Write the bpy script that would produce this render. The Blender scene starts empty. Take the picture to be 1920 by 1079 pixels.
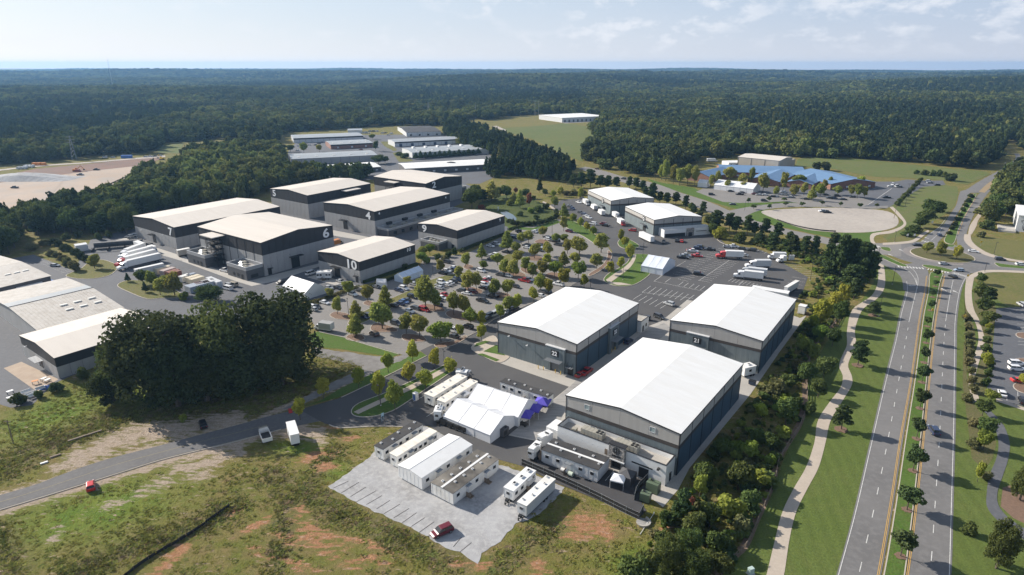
import bpy, bmesh, math, random
import numpy as np
from mathutils import Vector, Matrix, noise

# ------------------------------------------------------------------ camera, sky, sun, exposure
SC = bpy.context.scene
COL = SC.collection
IW, IH, FPX, HZ, CAMZ = 1920.0, 1079.0, 1200.0, 120.0, 90.0
CX, CY = 960.0, 539.5
PT = math.atan((CY - HZ) / FPX)
cam = bpy.data.cameras.new("camera")
cam.lens, cam.sensor_width = 36.0 * FPX / IW, 36.0
cam.clip_start, cam.clip_end = 1.0, 40000.0
cam_o = bpy.data.objects.new("camera", cam)
cam_o.location = (0, 0, CAMZ)
cam_o.rotation_euler = (math.pi / 2 - PT, 0, 0)
COL.objects.link(cam_o)
SC.camera = cam_o

SUN_EL, SUN_AZ = math.radians(29), math.radians(152)      # azimuth counted from +x, the view looks along +y
SUN_DIR = Vector((math.cos(SUN_EL) * math.cos(SUN_AZ), math.cos(SUN_EL) * math.sin(SUN_AZ), math.sin(SUN_EL)))
sun = bpy.data.lights.new("sun", 'SUN')
sun.energy, sun.angle, sun.color = 5.0, math.radians(0.53), (1.0, 0.925, 0.82)
sun_o = bpy.data.objects.new("sun", sun)
sun_o.rotation_euler = SUN_DIR.to_track_quat('Z', 'Y').to_euler()
sun_o.location = (-200, 100, 300)
COL.objects.link(sun_o)

world = bpy.data.worlds.new("World")
SC.world = world
world.use_nodes = True
wt = world.node_tree
wt.nodes.clear()

def wn(t, **k):
 n = wt.nodes.new(t)
 for a, b in k.items():
  setattr(n, a, b)
 return n

sky = wn('ShaderNodeTexSky', sky_type='NISHITA', sun_disc=False, sun_elevation=SUN_EL,
         sun_rotation=math.pi / 2 - SUN_AZ, altitude=100.0, air_density=1.0, dust_density=0.7, ozone_density=1.0)
wtc = wn('ShaderNodeTexCoord')
sep = wn('ShaderNodeSeparateXYZ')
wt.links.new(wtc.outputs['Generated'], sep.inputs[0])

def wmath(op, a, b=None, c=None):
 n = wn('ShaderNodeMath', operation=op)
 for i, v in enumerate((a, b, c)):
  if v is None:
   continue
  if isinstance(v, (int, float)):
   n.inputs[i].default_value = v
  else:
   wt.links.new(v, n.inputs[i])
 return n.outputs[0]

# small fair-weather cumulus, low over the horizon
comb = wn('ShaderNodeCombineXYZ')
wt.links.new(wmath('MULTIPLY', wmath('ARCTAN2', sep.outputs[0], sep.outputs[1]), 1.0), comb.inputs[0])
wt.links.new(wmath('MULTIPLY', sep.outputs[2], 2.0), comb.inputs[1])

def cloud(scale, lo, hi, detail, off):
 mp = wn('ShaderNodeMapping')
 mp.inputs[1].default_value = (off, off * .37, 0)
 wt.links.new(comb.outputs[0], mp.inputs[0])
 n = wn('ShaderNodeTexNoise')
 n.inputs['Scale'].default_value, n.inputs['Detail'].default_value, n.inputs['Roughness'].default_value = scale, detail, 0.6
 wt.links.new(mp.outputs[0], n.inputs['Vector'])
 m = wn('ShaderNodeMapRange')
 m.inputs[1].default_value, m.inputs[2].default_value = lo, hi
 wt.links.new(n.outputs[0], m.inputs[0])
 return m.outputs[0]

puffs = wmath('MULTIPLY', cloud(20.0, 0.48, 0.62, 9.0, 1.3), cloud(4.5, 0.40, 0.56, 3.0, 7.1))
veil = wmath('MULTIPLY', cloud(3.0, 0.40, 0.75, 6.0, 3.7), 0.10)
fade = wn('ShaderNodeMapRange')
fade.inputs[1].default_value, fade.inputs[2].default_value = 0.006, 0.03
wt.links.new(sep.outputs[2], fade.inputs[0])
cl = wmath('MULTIPLY', wmath('MAXIMUM', wmath('MULTIPLY', puffs, 0.58), veil), fade.outputs[0])
mix = wn('ShaderNodeMix', data_type='RGBA')
wt.links.new(cl, mix.inputs[0])
wt.links.new(sky.outputs[0], mix.inputs[6])
mix.inputs[7].default_value = (8.0, 8.2, 8.7, 1)
# pale summer haze low in the sky, brighter towards the sun, palest at the horizon
gr = wn('ShaderNodeMapRange')
gr.inputs[1].default_value, gr.inputs[2].default_value = 0.80, -0.80
wt.links.new(sep.outputs[0], gr.inputs[0])

def wmix(f, a, b):
 n = wn('ShaderNodeMix', data_type='RGBA')
 for i, v in ((0, f), (6, a), (7, b)):
  if isinstance(v, tuple):
   n.inputs[i].default_value = (*v, 1)
  else:
   wt.links.new(v, n.inputs[i])
 return n.outputs[2]

up = wmath('MAXIMUM', sep.outputs[2], 0.0)
high = wmix(gr.outputs[0], (3.7, 4.75, 6.9), (6.6, 7.6, 8.8))
low = wmix(gr.outputs[0], (5.4, 5.8, 6.8), (9.2, 9.3, 9.4))
hzc = wmix(wmath('POWER', 2.718, wmath('MULTIPLY', up, -22.0)), high, low)
wt.links.new(wmix(wmath('MULTIPLY', wmath('POWER', 2.718, wmath('MULTIPLY', up, -2.2)), 0.92), sky.outputs[0], hzc), mix.inputs[6])
bg = wn('ShaderNodeBackground')
bg.inputs[1].default_value = 0.072
wt.links.new(mix.outputs[2], bg.inputs[0])
wo = wn('ShaderNodeOutputWorld')
wt.links.new(bg.outputs[0], wo.inputs[0])

SC.view_settings.view_transform = 'Standard'
SC.view_settings.look = 'None'
SC.view_settings.exposure = 0.68
SC.view_settings.gamma = 1.0
SC.render.engine = 'CYCLES'
SC.cycles.max_bounces = 6
SC.cycles.diffuse_bounces = 3
SC.cycles.glossy_bounces = 2
SC.cycles.transmission_bounces = 3
SC.cycles.transparent_max_bounces = 6
SC.cycles.volume_bounces = 0
SC.cycles.use_denoising = True
SC.cycles.denoiser = 'OPENIMAGEDENOISE'
SC.cycles.use_adaptive_sampling = True
SC.cycles.adaptive_threshold = 0.02
SC.cycles.sample_clamp_indirect = 4.0

# ------------------------------------------------------------------ picture <-> ground
CP, SP = math.cos(PT), math.sin(PT)

def G(px, py, z=0.0):
 x, y = (px - CX) / FPX, -(py - CY) / FPX
 d = (x, CP + y * SP, -SP + y * CP)
 t = (z - CAMZ) / d[2]
 return Vector((t * d[0], t * d[1], z))

def PX(x, y, z=0.0):
 dz = z - CAMZ
 dep = y * CP - dz * SP
 up = y * SP + dz * CP
 return CX + FPX * x / dep, CY - FPX * up / dep

def height_at(base, top):
 g = G(*base)
 y = -(top[1] - CY) / FPX
 t = g.y / (CP + y * SP)
 return CAMZ + t * (-SP + y * CP)

# ------------------------------------------------------------------ materials
MATS = {}

def new_mat(name):
 m = bpy.data.materials.new(name)
 m.use_nodes = True
 nt = m.node_tree
 nt.nodes.clear()
 return m, nt

def mk(nt, t, ins=None, **k):
 n = nt.nodes.new(t)
 for a, b in k.items():
  setattr(n, a, b)
 for i, v in (ins or {}).items():
  if isinstance(v, bpy.types.NodeSocket):
   nt.links.new(v, n.inputs[i])
  else:
   n.inputs[i].default_value = v
 return n

def nz(nt, vec, scale, detail=4.0, lo=0.35, hi=0.65, rough=0.6):
 n = mk(nt, 'ShaderNodeTexNoise', {'Vector': vec, 'Scale': scale, 'Detail': detail, 'Roughness': rough})
 r = mk(nt, 'ShaderNodeMapRange', {0: n.outputs[0], 1: lo, 2: hi})
 return r.outputs[0]

def mixc(nt, f, a, b):
 n = mk(nt, 'ShaderNodeMix', data_type='RGBA')
 for i, v in ((0, f), (6, a), (7, b)):
  if isinstance(v, bpy.types.NodeSocket):
   nt.links.new(v, n.inputs[i])
  elif isinstance(v, (tuple, list)):
   n.inputs[i].default_value = (*v[:3], 1)
  else:
   n.inputs[i].default_value = v
 return n.outputs[2]

def fmath(nt, op, a, b=0.0):
 n = mk(nt, 'ShaderNodeMath', {0: a, 1: b}, operation=op)
 return n.outputs[0]

def mat(name, col, rough=0.6, metal=0.0, col2=None, scale=0.3, detail=5.0, lo=0.35, hi=0.65, bump=0.0, bscale=None, spec=0.5,
  col3=None, scale3=None, stretch=None, local=False):
 """plain or noise-varied surface"""
 if name in MATS:
  return MATS[name]
 m, nt = new_mat(name)
 p = mk(nt, 'ShaderNodeBsdfPrincipled', {'Base Color': (*col, 1), 'Roughness': rough, 'Metallic': metal, 'Specular IOR Level': spec})
 o = mk(nt, 'ShaderNodeOutputMaterial', {0: p.outputs[0]})
 if col2 or bump:
  if local:
   v = mk(nt, 'ShaderNodeTexCoord').outputs['Object']
  else:
   v = mk(nt, 'ShaderNodeNewGeometry').outputs['Position']
  if stretch:
   v = mk(nt, 'ShaderNodeMapping', {0: v, 3: stretch}).outputs[0]
 if col2:
  c = mixc(nt, nz(nt, v, scale, detail, lo, hi), col, col2)
  if col3:
   c = mixc(nt, nz(nt, v, scale3 or scale * 7, 4.0, 0.45, 0.75), c, col3)
  nt.links.new(c, p.inputs['Base Color'])
 if bump:
  b = mk(nt, 'ShaderNodeTexNoise', {'Vector': v, 'Scale': bscale or scale * 6, 'Detail': 4.0})
  bm = mk(nt, 'ShaderNodeBump', {'Height': b.outputs[0], 'Strength': bump, 'Distance': 0.3})
  nt.links.new(bm.outputs[0], p.inputs['Normal'])
 MATS[name] = m
 return m

def leaf_mat(name, a, b, hue=0.025, trans=0.32, var=0.2, big=0.0):
 """leaves: slightly different tone on every tree, thin enough to let some light through"""
 m, nt = new_mat(name)
 oi = mk(nt, 'ShaderNodeObjectInfo')
 pos = mk(nt, 'ShaderNodeNewGeometry').outputs['Position']
 c = mixc(nt, nz(nt, pos, 0.55, 3.0, 0.3, 0.7), a, b)
 if big:      # broad paler patches painted in for sunlit against shaded woodland
  c = mixc(nt, fmath(nt, 'MULTIPLY', nz(nt, pos, 0.006, 4.0, 0.45, 0.62), big), c, tuple(x * k for x, k in zip(a, (1.75, 1.6, 1.3))))
 r = mk(nt, 'ShaderNodeMapRange', {0: oi.outputs['Random'], 1: 0.0, 2: 1.0, 3: 0.5 - hue, 4: 0.5 + hue})
 r2 = mk(nt, 'ShaderNodeMapRange', {0: mk(nt, 'ShaderNodeMath', {0: oi.outputs['Random'], 1: 7.31}, operation='MULTIPLY').outputs[0], 1: 0.0, 2: 7.31, 3: 0.0, 4: 7.31})
 fr = mk(nt, 'ShaderNodeMath', {0: r2.outputs[0]}, operation='FRACT')
 vv = mk(nt, 'ShaderNodeMapRange', {0: fr.outputs[0], 3: 1 - var, 4: 1 + var})
 hs = mk(nt, 'ShaderNodeHueSaturation', {'Hue': r.outputs[0], 'Saturation': 1.0, 'Value': vv.outputs[0], 'Color': c})
 d = mk(nt, 'ShaderNodeBsdfDiffuse', {0: hs.outputs[0]})
 t = mk(nt, 'ShaderNodeBsdfTranslucent', {0: hs.outputs[0]})
 mx = mk(nt, 'ShaderNodeMixShader', {0: trans, 1: d.outputs[0], 2: t.outputs[0]})
 mk(nt, 'ShaderNodeOutputMaterial', {0: mx.outputs[0]})
 MATS[name] = m
 return m

def paint_mat():
 m, nt = new_mat('car_paint')
 oi = mk(nt, 'ShaderNodeObjectInfo')
 p = mk(nt, 'ShaderNodeBsdfPrincipled', {'Base Color': oi.outputs['Color'], 'Roughness': 0.28, 'Coat Weight': 0.5, 'Coat Roughness': 0.08})
 mk(nt, 'ShaderNodeOutputMaterial', {0: p.outputs[0]})
 MATS['car_paint'] = m
 return m

PAINT = paint_mat()
GLASS = mat('dark_glass', (0.015, 0.018, 0.022), 0.08, spec=0.8)
TYRE = mat('tyre_rubber', (0.02, 0.02, 0.02), 0.85)
RIM = mat('wheel_rim', (0.35, 0.35, 0.36), 0.4, 0.6)
WHITE = mat('white_paint', (0.72, 0.72, 0.71), 0.5, col2=(0.66, 0.655, 0.64), scale=0.6, lo=0.4, hi=0.8, local=True)
WHITE_D = mat('weathered_white', (0.72, 0.71, 0.68), 0.6, col2=(0.58, 0.56, 0.51), scale=0.35, lo=0.45, hi=0.75, local=True)
CREAM_R = mat('worn_cream_roof', (0.74, 0.70, 0.62), 0.7, col2=(0.56, 0.50, 0.42), scale=0.5, lo=0.42, hi=0.8, stretch=(2.5, 0.6, 1), local=True)
FABRIC_W = mat('white_tent_fabric', (0.71, 0.71, 0.72), 0.6, col2=(0.65, 0.66, 0.68), scale=0.3, bump=0.05, bscale=0.8)
ROOF_W = mat('white_membrane_roof', (0.74, 0.74, 0.725), 0.65, col2=(0.66, 0.655, 0.635), scale=0.9, lo=0.35, hi=0.9, stretch=(.5, .025, 1), local=True, col3=(0.69, 0.68, 0.65), scale3=1.2)
ROOF_C = mat('cream_membrane_roof', (0.60, 0.55, 0.49), 0.75, col2=(0.53, 0.485, 0.43), scale=0.8, lo=0.35, hi=0.9, stretch=(.4, .03, 1), local=True, col3=(0.55, 0.50, 0.445), scale3=1.2)
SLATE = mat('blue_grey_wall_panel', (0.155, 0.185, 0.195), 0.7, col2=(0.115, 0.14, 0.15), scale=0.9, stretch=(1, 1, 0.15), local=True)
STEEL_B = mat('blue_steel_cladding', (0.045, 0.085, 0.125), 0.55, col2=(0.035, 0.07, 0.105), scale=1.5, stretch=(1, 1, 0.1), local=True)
TAUPE = mat('warm_grey_upper_cladding', (0.40, 0.385, 0.365), 0.6, col2=(0.36, 0.345, 0.325), scale=0.7, stretch=(1, 1, 0.1), local=True)
LGREY = mat('light_grey_precast_panel', (0.36, 0.355, 0.35), 0.75, col2=(0.31, 0.305, 0.30), scale=0.5, stretch=(1, 1, 0.25), local=True)
CHAR = mat('charcoal_band_panel', (0.024, 0.025, 0.030), 0.65, col2=(0.019, 0.02, 0.024), scale=0.8, stretch=(1, 1, 0.2), local=True)
CHAR2 = mat('dark_grey_block_wall', (0.10, 0.10, 0.105), 0.75, col2=(0.08, 0.08, 0.085), scale=0.9, local=True)
BROWNB = mat('dark_brown_belt_course', (0.055, 0.048, 0.045), 0.6)
DARK = mat('near_black_metal', (0.016, 0.017, 0.019), 0.5)
GROOVE = mat('joint_shadow_gap', (0.03, 0.03, 0.032), 0.9)
GREYM = mat('galvanised_metal', (0.26, 0.275, 0.29), 0.55, 0.4)
LTGREYP = mat('light_grey_paint', (0.55, 0.56, 0.57), 0.5)
HVAC = mat('beige_unit_casing', (0.33, 0.315, 0.27), 0.6)
YEL = mat('yellow_safety_paint', (0.75, 0.47, 0.04), 0.5)
REDP = mat('red_paint', (0.45, 0.03, 0.03), 0.35)
ORANGE = mat('orange_paint', (0.6, 0.22, 0.05), 0.5)
GREENB = mat('olive_green_generator', (0.10, 0.135, 0.085), 0.5)
PURPLE = mat('purple_canopy_fabric', (0.075, 0.055, 0.40), 0.65)
BLUEP = mat('blue_plastic', (0.05, 0.14, 0.42), 0.5)
BLUER = mat('blue_metal_roof', (0.135, 0.235, 0.385), 0.5, col2=(0.115, 0.205, 0.34), scale=0.15)
BRICK = mat('red_brown_brick', (0.26, 0.135, 0.10), 0.85, col2=(0.20, 0.11, 0.085), scale=0.7)
TANW = mat('tan_metal_siding', (0.40, 0.36, 0.31), 0.6, col2=(0.36, 0.325, 0.28), scale=0.4, stretch=(1, 1, 0.2), local=True)
METR = mat('grey_metal_roof', (0.34, 0.36, 0.37), 0.5, col2=(0.30, 0.32, 0.335), scale=0.12)
RIBR = mat('weathered_ribbed_roof', (0.40, 0.37, 0.335), 0.65, col2=(0.31, 0.28, 0.245), scale=0.25, lo=0.4, hi=0.7, col3=(0.44, 0.42, 0.39), scale3=0.6)
DKROOF = mat('black_bitumen_roof', (0.03, 0.03, 0.032), 0.8, col2=(0.055, 0.052, 0.05), scale=0.25, lo=0.4, hi=0.75, local=True)
WORNR = mat('worn_dark_felt_roof', (0.06, 0.055, 0.048), 0.85, col2=(0.22, 0.20, 0.17), scale=0.16, lo=0.42, hi=0.72, local=True)
STONE = mat('stacked_stone_veneer', (0.33, 0.31, 0.29), 0.85, col2=(0.16, 0.15, 0.14), scale=2.2, detail=2.0, lo=0.45, hi=0.6, bump=0.5, bscale=3)
BARK = mat('tree_bark', (0.11, 0.085, 0.065), 0.9, col2=(0.07, 0.055, 0.045), scale=2)
WOODF = mat('weathered_timber', (0.22, 0.17, 0.125), 0.85, col2=(0.15, 0.115, 0.085), scale=2)
SIGNW = mat('white_sign_lettering', (0.82, 0.82, 0.82), 0.5)
LAMPM = mat('bronze_lamp_metal', (0.035, 0.032, 0.03), 0.5)
CHROME = mat('bright_headlamp', (0.75, 0.76, 0.78), 0.15)
SKYL = mat('translucent_skylight', (0.72, 0.70, 0.64), 0.4)
WATER = mat('pond_water', (0.06, 0.09, 0.10), 0.06, spec=1.0)
RUST = mat('rust_red_container', (0.24, 0.085, 0.055), 0.7, col2=(0.17, 0.07, 0.05), scale=0.8)

# setting surfaces
ASPH_OLD = mat('aged_grey_asphalt', (0.168, 0.162, 0.158), 0.9, col2=(0.128, 0.124, 0.122), scale=0.045, col3=(0.180, 0.174, 0.170), scale3=0.7, bump=0.15, bscale=5)
ASPH_NEW = mat('new_dark_asphalt', (0.066, 0.065, 0.068), 0.9, col2=(0.085, 0.083, 0.083), scale=0.06, col3=(0.075, 0.072, 0.07), scale3=1.5, bump=0.15, bscale=5)
ASPH_MID = mat('blue_grey_yard_asphalt', (0.105, 0.109, 0.120), 0.9, col2=(0.085, 0.088, 0.098), scale=0.05, col3=(0.12, 0.122, 0.13), scale3=0.9, bump=0.15, bscale=5)
ASPH_LOT = mat('pale_car_park_asphalt', (0.205, 0.192, 0.178), 0.9, col2=(0.175, 0.165, 0.155), scale=0.045, col3=(0.225, 0.21, 0.195), scale3=1.2, bump=0.15, bscale=5)
CONC = mat('pale_concrete', (0.40, 0.375, 0.335), 0.85, col2=(0.345, 0.325, 0.295), scale=0.15, col3=(0.42, 0.395, 0.36), scale3=2, bump=0.1, bscale=5)
CONC_D = mat('grey_concrete_slab', (0.29, 0.28, 0.265), 0.85, col2=(0.20, 0.195, 0.19), scale=0.5, stretch=(0.35, 1.6, 1), lo=0.45, hi=0.65, col3=(0.33, 0.315, 0.30), scale3=2)
CURB = mat('pale_kerb_concrete', (0.42, 0.375, 0.32), 0.85)
GRAVEL = mat('crushed_grey_gravel', (0.36, 0.36, 0.365), 0.95, col2=(0.265, 0.26, 0.257), scale=0.16, detail=8.0, lo=0.38, hi=0.66, col3=(0.43, 0.425, 0.42), scale3=0.9, bump=0.35, bscale=7)
TANG = mat('tan_gravel_ground', (0.40, 0.36, 0.315), 0.95, col2=(0.33, 0.295, 0.26), scale=0.03, col3=(0.44, 0.39, 0.345), scale3=0.4, bump=0.2, bscale=3)
DIRT = mat('graded_tan_earth', (0.40, 0.315, 0.25), 0.95, col2=(0.34, 0.255, 0.19), scale=0.012, col3=(0.30, 0.27, 0.24), scale3=0.05, bump=0.2, bscale=2)
CLAY = mat('red_clay_bank', (0.175, 0.092, 0.062), 0.95, col2=(0.13, 0.08, 0.06), scale=0.04)
MULCH = mat('pine_straw_mulch', (0.20, 0.125, 0.085), 0.95, col2=(0.15, 0.095, 0.065), scale=1.5, bump=0.4, bscale=6)
LINE_W = mat('white_road_paint', (0.62, 0.61, 0.58), 0.7, col2=(0.42, 0.415, 0.40), scale=1.2, lo=0.4, hi=0.7)
LINE_Y = mat('yellow_road_paint', (0.55, 0.34, 0.10), 0.7, col2=(0.52, 0.31, 0.07), scale=1.5)
LINE_D = mat('dark_bay_timber', (0.10, 0.09, 0.08), 0.9)

def grass_mat(name, a, b, c, s=0.05, stripe=0.0, ang=0.0):
 if name in MATS:
  return MATS[name]
 m, nt = new_mat(name)
 v = mk(nt, 'ShaderNodeNewGeometry').outputs['Position']
 col = mixc(nt, nz(nt, v, s, 5.0, 0.35, 0.65), a, b)
 col = mixc(nt, nz(nt, v, s * 9, 5.0, 0.42, 0.72), col, c)
 if stripe:
  mp = mk(nt, 'ShaderNodeMapping', {0: v, 2: (0, 0, -ang)})
  w = mk(nt, 'ShaderNodeTexWave', {0: mp.outputs[0], 1: stripe, 2: 1.5, 3: 2.0}, bands_direction='Y')
  col = mixc(nt, fmath(nt, 'MULTIPLY', w.outputs[1], 0.22), col, tuple(x * 1.5 for x in a))
 fine = mk(nt, 'ShaderNodeTexNoise', {'Vector': v, 'Scale': 2.2, 'Detail': 5.0, 'Roughness': 0.7})
 f2 = mk(nt, 'ShaderNodeMapRange', {0: fine.outputs[0], 1: 0.3, 2: 0.7, 3: 0.72, 4: 1.28})
 hs = mk(nt, 'ShaderNodeHueSaturation', {'Value': f2.outputs[0], 'Color': col})
 p = mk(nt, 'ShaderNodeBsdfPrincipled', {'Base Color': hs.outputs[0], 'Roughness': 0.9, 'Specular IOR Level': 0.1})
 bm = mk(nt, 'ShaderNodeBump', {'Height': fine.outputs[0], 'Strength': 0.5, 'Distance': 0.35})
 nt.links.new(bm.outputs[0], p.inputs['Normal'])
 mk(nt, 'ShaderNodeOutputMaterial', {0: p.outputs[0]})
 MATS[name] = m
 return m

LAWN = grass_mat('mown_lawn', (0.092, 0.124, 0.030), (0.110, 0.132, 0.038), (0.082, 0.114, 0.028), 0.05, 0.11, 1.36)
LAWN_L = grass_mat('bright_irrigated_lawn', (0.070, 0.130, 0.024), (0.086, 0.140, 0.030), (0.100, 0.130, 0.040), 0.08)
LAWN_Y = grass_mat('dry_lawn', (0.150, 0.145, 0.048), (0.115, 0.130, 0.040), (0.17, 0.145, 0.07), 0.06)
MEADOW = grass_mat('far_meadow', (0.130, 0.150, 0.048), (0.100, 0.135, 0.040), (0.15, 0.145, 0.065), 0.015)

LEAF_A = leaf_mat('green_broad_leaves', (0.335, 0.338, 0.086), (0.235, 0.258, 0.068), trans=0.42)
LEAF_Y = leaf_mat('yellow_green_leaves', (0.370, 0.380, 0.066), (0.275, 0.300, 0.056), trans=0.38)
LEAF_G = leaf_mat('bright_green_leaves', (0.260, 0.320, 0.066), (0.185, 0.240, 0.052), trans=0.38)
LEAF_D = leaf_mat('dark_oak_leaves', (0.078, 0.098, 0.040), (0.052, 0.068, 0.028), 0.02, 0.25)
LEAF_P = leaf_mat('pine_needles', (0.074, 0.105, 0.042), (0.050, 0.074, 0.030), 0.02, 0.2)
LEAF_W = leaf_mat('woodland_leaves', (0.120, 0.150, 0.048), (0.076, 0.102, 0.034), 0.025, 0.3, 0.22)
LEAF_F = leaf_mat('far_woodland_leaves', (0.100, 0.122, 0.046), (0.060, 0.080, 0.032), 0.025, 0.25, 0.30, 1.0)
LEAF_FP = leaf_mat('far_pine_needles', (0.060, 0.084, 0.038), (0.042, 0.060, 0.028), 0.02, 0.2, 0.25, 0.5)
LEAF_R = leaf_mat('rust_red_leaves', (0.30, 0.130, 0.066), (0.21, 0.100, 0.055))
LEAF_O = leaf_mat('olive_shrub_leaves', (0.200, 0.195, 0.085), (0.130, 0.132, 0.060))

# ------------------------------------------------------------------ object helpers

def link(name, data, parent=None, loc=None, rotz=0.0):
 o = bpy.data.objects.new(name, data)
 COL.objects.link(o)
 if parent is not None:
  o.parent = parent
 if loc is not None:
  o.location = loc
 if rotz:
  o.rotation_euler = (0, 0, rotz)
 return o

def tag(o, label=None, cat=None, group=None, kind=None):
 if label:
  o['label'] = label
 if cat:
  o['category'] = cat
 if group:
  o['group'] = group
 if kind:
  o['kind'] = kind
 return o

def thing(name, label, cat, loc=(0, 0, 0), rotz=0.0, group=None):
 o = link(name, None, None, loc, rotz)
 o.empty_display_size = 0.5
 return tag(o, label, cat, group)

class MB:
 """collects faces; sy=-1 mirrors y (for frames whose second axis runs the other way)"""

 def __init__(self, sy=1):
  self.v, self.f, self.m, self.sy = [], [], [], sy

 def add(self, vs, fs, mi=0, M=None):
  b = len(self.v)
  for p in vs:
   p = Vector(p)
   if M is not None:
    p = M @ p
   self.v.append((p.x, p.y * self.sy, p.z))
  for f in fs:
   f = [i + b for i in f]
   self.f.append(f[::-1] if self.sy < 0 else f)
   self.m.append(mi)

 def box(self, x0, x1, y0, y1, z0, z1, mi=0, M=None, taper=0.0):
  t = taper
  self.add([(x0, y0, z0), (x1, y0, z0), (x1, y1, z0), (x0, y1, z0), (x0 + t, y0 + t, z1), (x1 - t, y0 + t, z1), (x1 - t, y1 - t, z1), (x0 + t, y1 - t, z1)],
                 [(3, 2, 1, 0), (4, 5, 6, 7), (0, 1, 5, 4), (1, 2, 6, 5), (2, 3, 7, 6), (3, 0, 4, 7)], mi, M)

 def prism(self, poly, z0, z1, mi=0, M=None):
  n = len(poly)
  vs = [(p[0], p[1], z0) for p in poly] + [(p[0], p[1], z1) for p in poly]
  self.add(vs, [tuple(range(n))[::-1], tuple(range(n, 2 * n))] + [(i, (i + 1) % n, n + (i + 1) % n, n + i) for i in range(n)], mi, M)

 def extr_y(self, prof, y0, y1, mi=0, M=None):
  """profile in xz (counter-clockwise seen from -y) run along y"""
  n = len(prof)
  vs = [(p[0], y0, p[1]) for p in prof] + [(p[0], y1, p[1]) for p in prof]
  self.add(vs, [tuple(range(n)), tuple(range(n, 2 * n))[::-1]] + [((i + 1) % n, i, n + i, n + (i + 1) % n) for i in range(n)], mi, M)

 def cyl(self, a, b, r0, r1=None, n=8, mi=0, M=None, cap=True):
  r1 = r0 if r1 is None else r1
  a, b = Vector(a), Vector(b)
  d = (b - a).normalized()
  u = d.cross(Vector((0, 0, 1)) if abs(d.z) < 0.95 else Vector((1, 0, 0))).normalized()
  w = d.cross(u)
  vs = []
  for c, r in ((a, r0), (b, r1)):
   for i in range(n):
    t = 2 * math.pi * i / n
    vs.append(c + u * (r * math.cos(t)) + w * (r * math.sin(t)))
  fs = [(i, (i + 1) % n, n + (i + 1) % n, n + i) for i in range(n)]
  if cap:
   fs += [tuple(range(n))[::-1], tuple(range(n, 2 * n))]
  self.add(vs, fs, mi, M)

 def quad(self, a, b, c, d, mi=0, M=None):
  self.add([a, b, c, d], [(0, 1, 2, 3)], mi, M)

 def mesh(self, name, mats):
  me = bpy.data.meshes.new(name)
  me.from_pydata(self.v, [], self.f)
  for m in (mats if isinstance(mats, (list, tuple)) else [mats]):
   me.materials.append(m)
  if any(self.m):
   me.polygons.foreach_set('material_index', self.m)
  me.update()
  return me

 def obj(self, name, mats, parent=None, loc=None, rotz=0.0):
  return link(name, self.mesh(name, mats), parent, loc, rotz)

def copy_tree(o, parent=None):
 c = o.copy()
 COL.objects.link(c)
 if parent is not None:
  c.parent = parent
 for ch in CH.get(o.name, []):
  copy_tree(ch, c)
 return c

CH = {}

def reg(o):
 """remember the children of a source thing, so that copying needs no scan of the whole scene"""
 for ch in list(bpy.data.objects):
  if ch.parent is not None:
   CH.setdefault(ch.parent.name, [])
   if ch not in CH[ch.parent.name]:
    CH[ch.parent.name].append(ch)
 return o

def frame(N, E, W, H, sq=True):
 """corner px N, length end E, width end W of a level rectangle at height H -> origin on the ground, angle, length, width, side"""
 n, e, w = G(*N, H), G(*E, H), G(*W, H)
 u, v = (e - n).xy, (w - n).xy
 L, Wd = u.length, v.length
 sy = 1 if u.x * v.y - u.y * v.x > 0 else -1
 au, av = math.atan2(u.y, u.x), math.atan2(v.y, v.x)
 dv = (av - sy * math.pi / 2 - au + math.pi) % (2 * math.pi) - math.pi
 a = au + dv / 2
 Wd *= abs(math.cos(dv / 2)) if sq else 1
 return Vector((n.x, n.y, 0)), a, L, Wd, sy

def smooth(pts, n=6, closed=False):
 """Catmull-Rom through pixel points"""
 P = [Vector((p[0], p[1])) for p in pts]
 out = []
 m = len(P)
 for i in range(m if closed else m - 1):
  p0 = P[i - 1] if (i > 0 or closed) else P[i]
  p1, p2 = P[i], P[(i + 1) % m]
  p3 = P[(i + 2) % m] if (i + 2 < m or closed) else p2
  for k in range(n):
   t = k / n
   q = 0.5 * ((2 * p1) + (p2 - p0) * t + (2 * p0 - 5 * p1 + 4 * p2 - p3) * t * t + (3 * p1 - p0 - 3 * p2 + p3) * t ** 3)
   out.append((q.x, q.y))
 if not closed:
  out.append((P[-1].x, P[-1].y))
 return out

def ccw(pts):
 a = sum(pts[i - 1][0] * pts[i][1] - pts[i][0] * pts[i - 1][1] for i in range(len(pts)))
 return pts if a > 0 else pts[::-1]

LEVELS = {}

def poly(name, pxs, z, m, sm=0, rag=0.0):
 LEVELS[z] = LEVELS.get(z, -1) + 1
 z += LEVELS[z] * 0.0012
 if sm:
  pxs = smooth(pxs, sm, True)
 w = ccw([tuple(G(*p).xy) for p in pxs])
 if rag:
  o = []
  for i in range(len(w)):
   a, c = Vector(w[i]), Vector(w[(i + 1) % len(w)])
   k = max(1, int((c - a).length / 0.8))
   for j in range(k):
    q = a.lerp(c, j / k)
    n = noise.noise_vector(Vector((q.x * .35, q.y * .35, 1))) * rag + noise.noise_vector(Vector((q.x * 1.3, q.y * 1.3, 5))) * rag * .5
    o.append((q.x + n.x, q.y + n.y))
  w = o
 bm = bmesh.new()
 f = bm.faces.new([bm.verts.new((x, y, z)) for x, y in w])
 f.normal_update()
 bmesh.ops.triangulate(bm, faces=[f], ngon_method='EAR_CLIP')
 me = bpy.data.meshes.new(name)
 bm.to_mesh(me)
 bm.free()
 me.materials.append(m)
 return tag(link(name, me), kind='structure')

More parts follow.
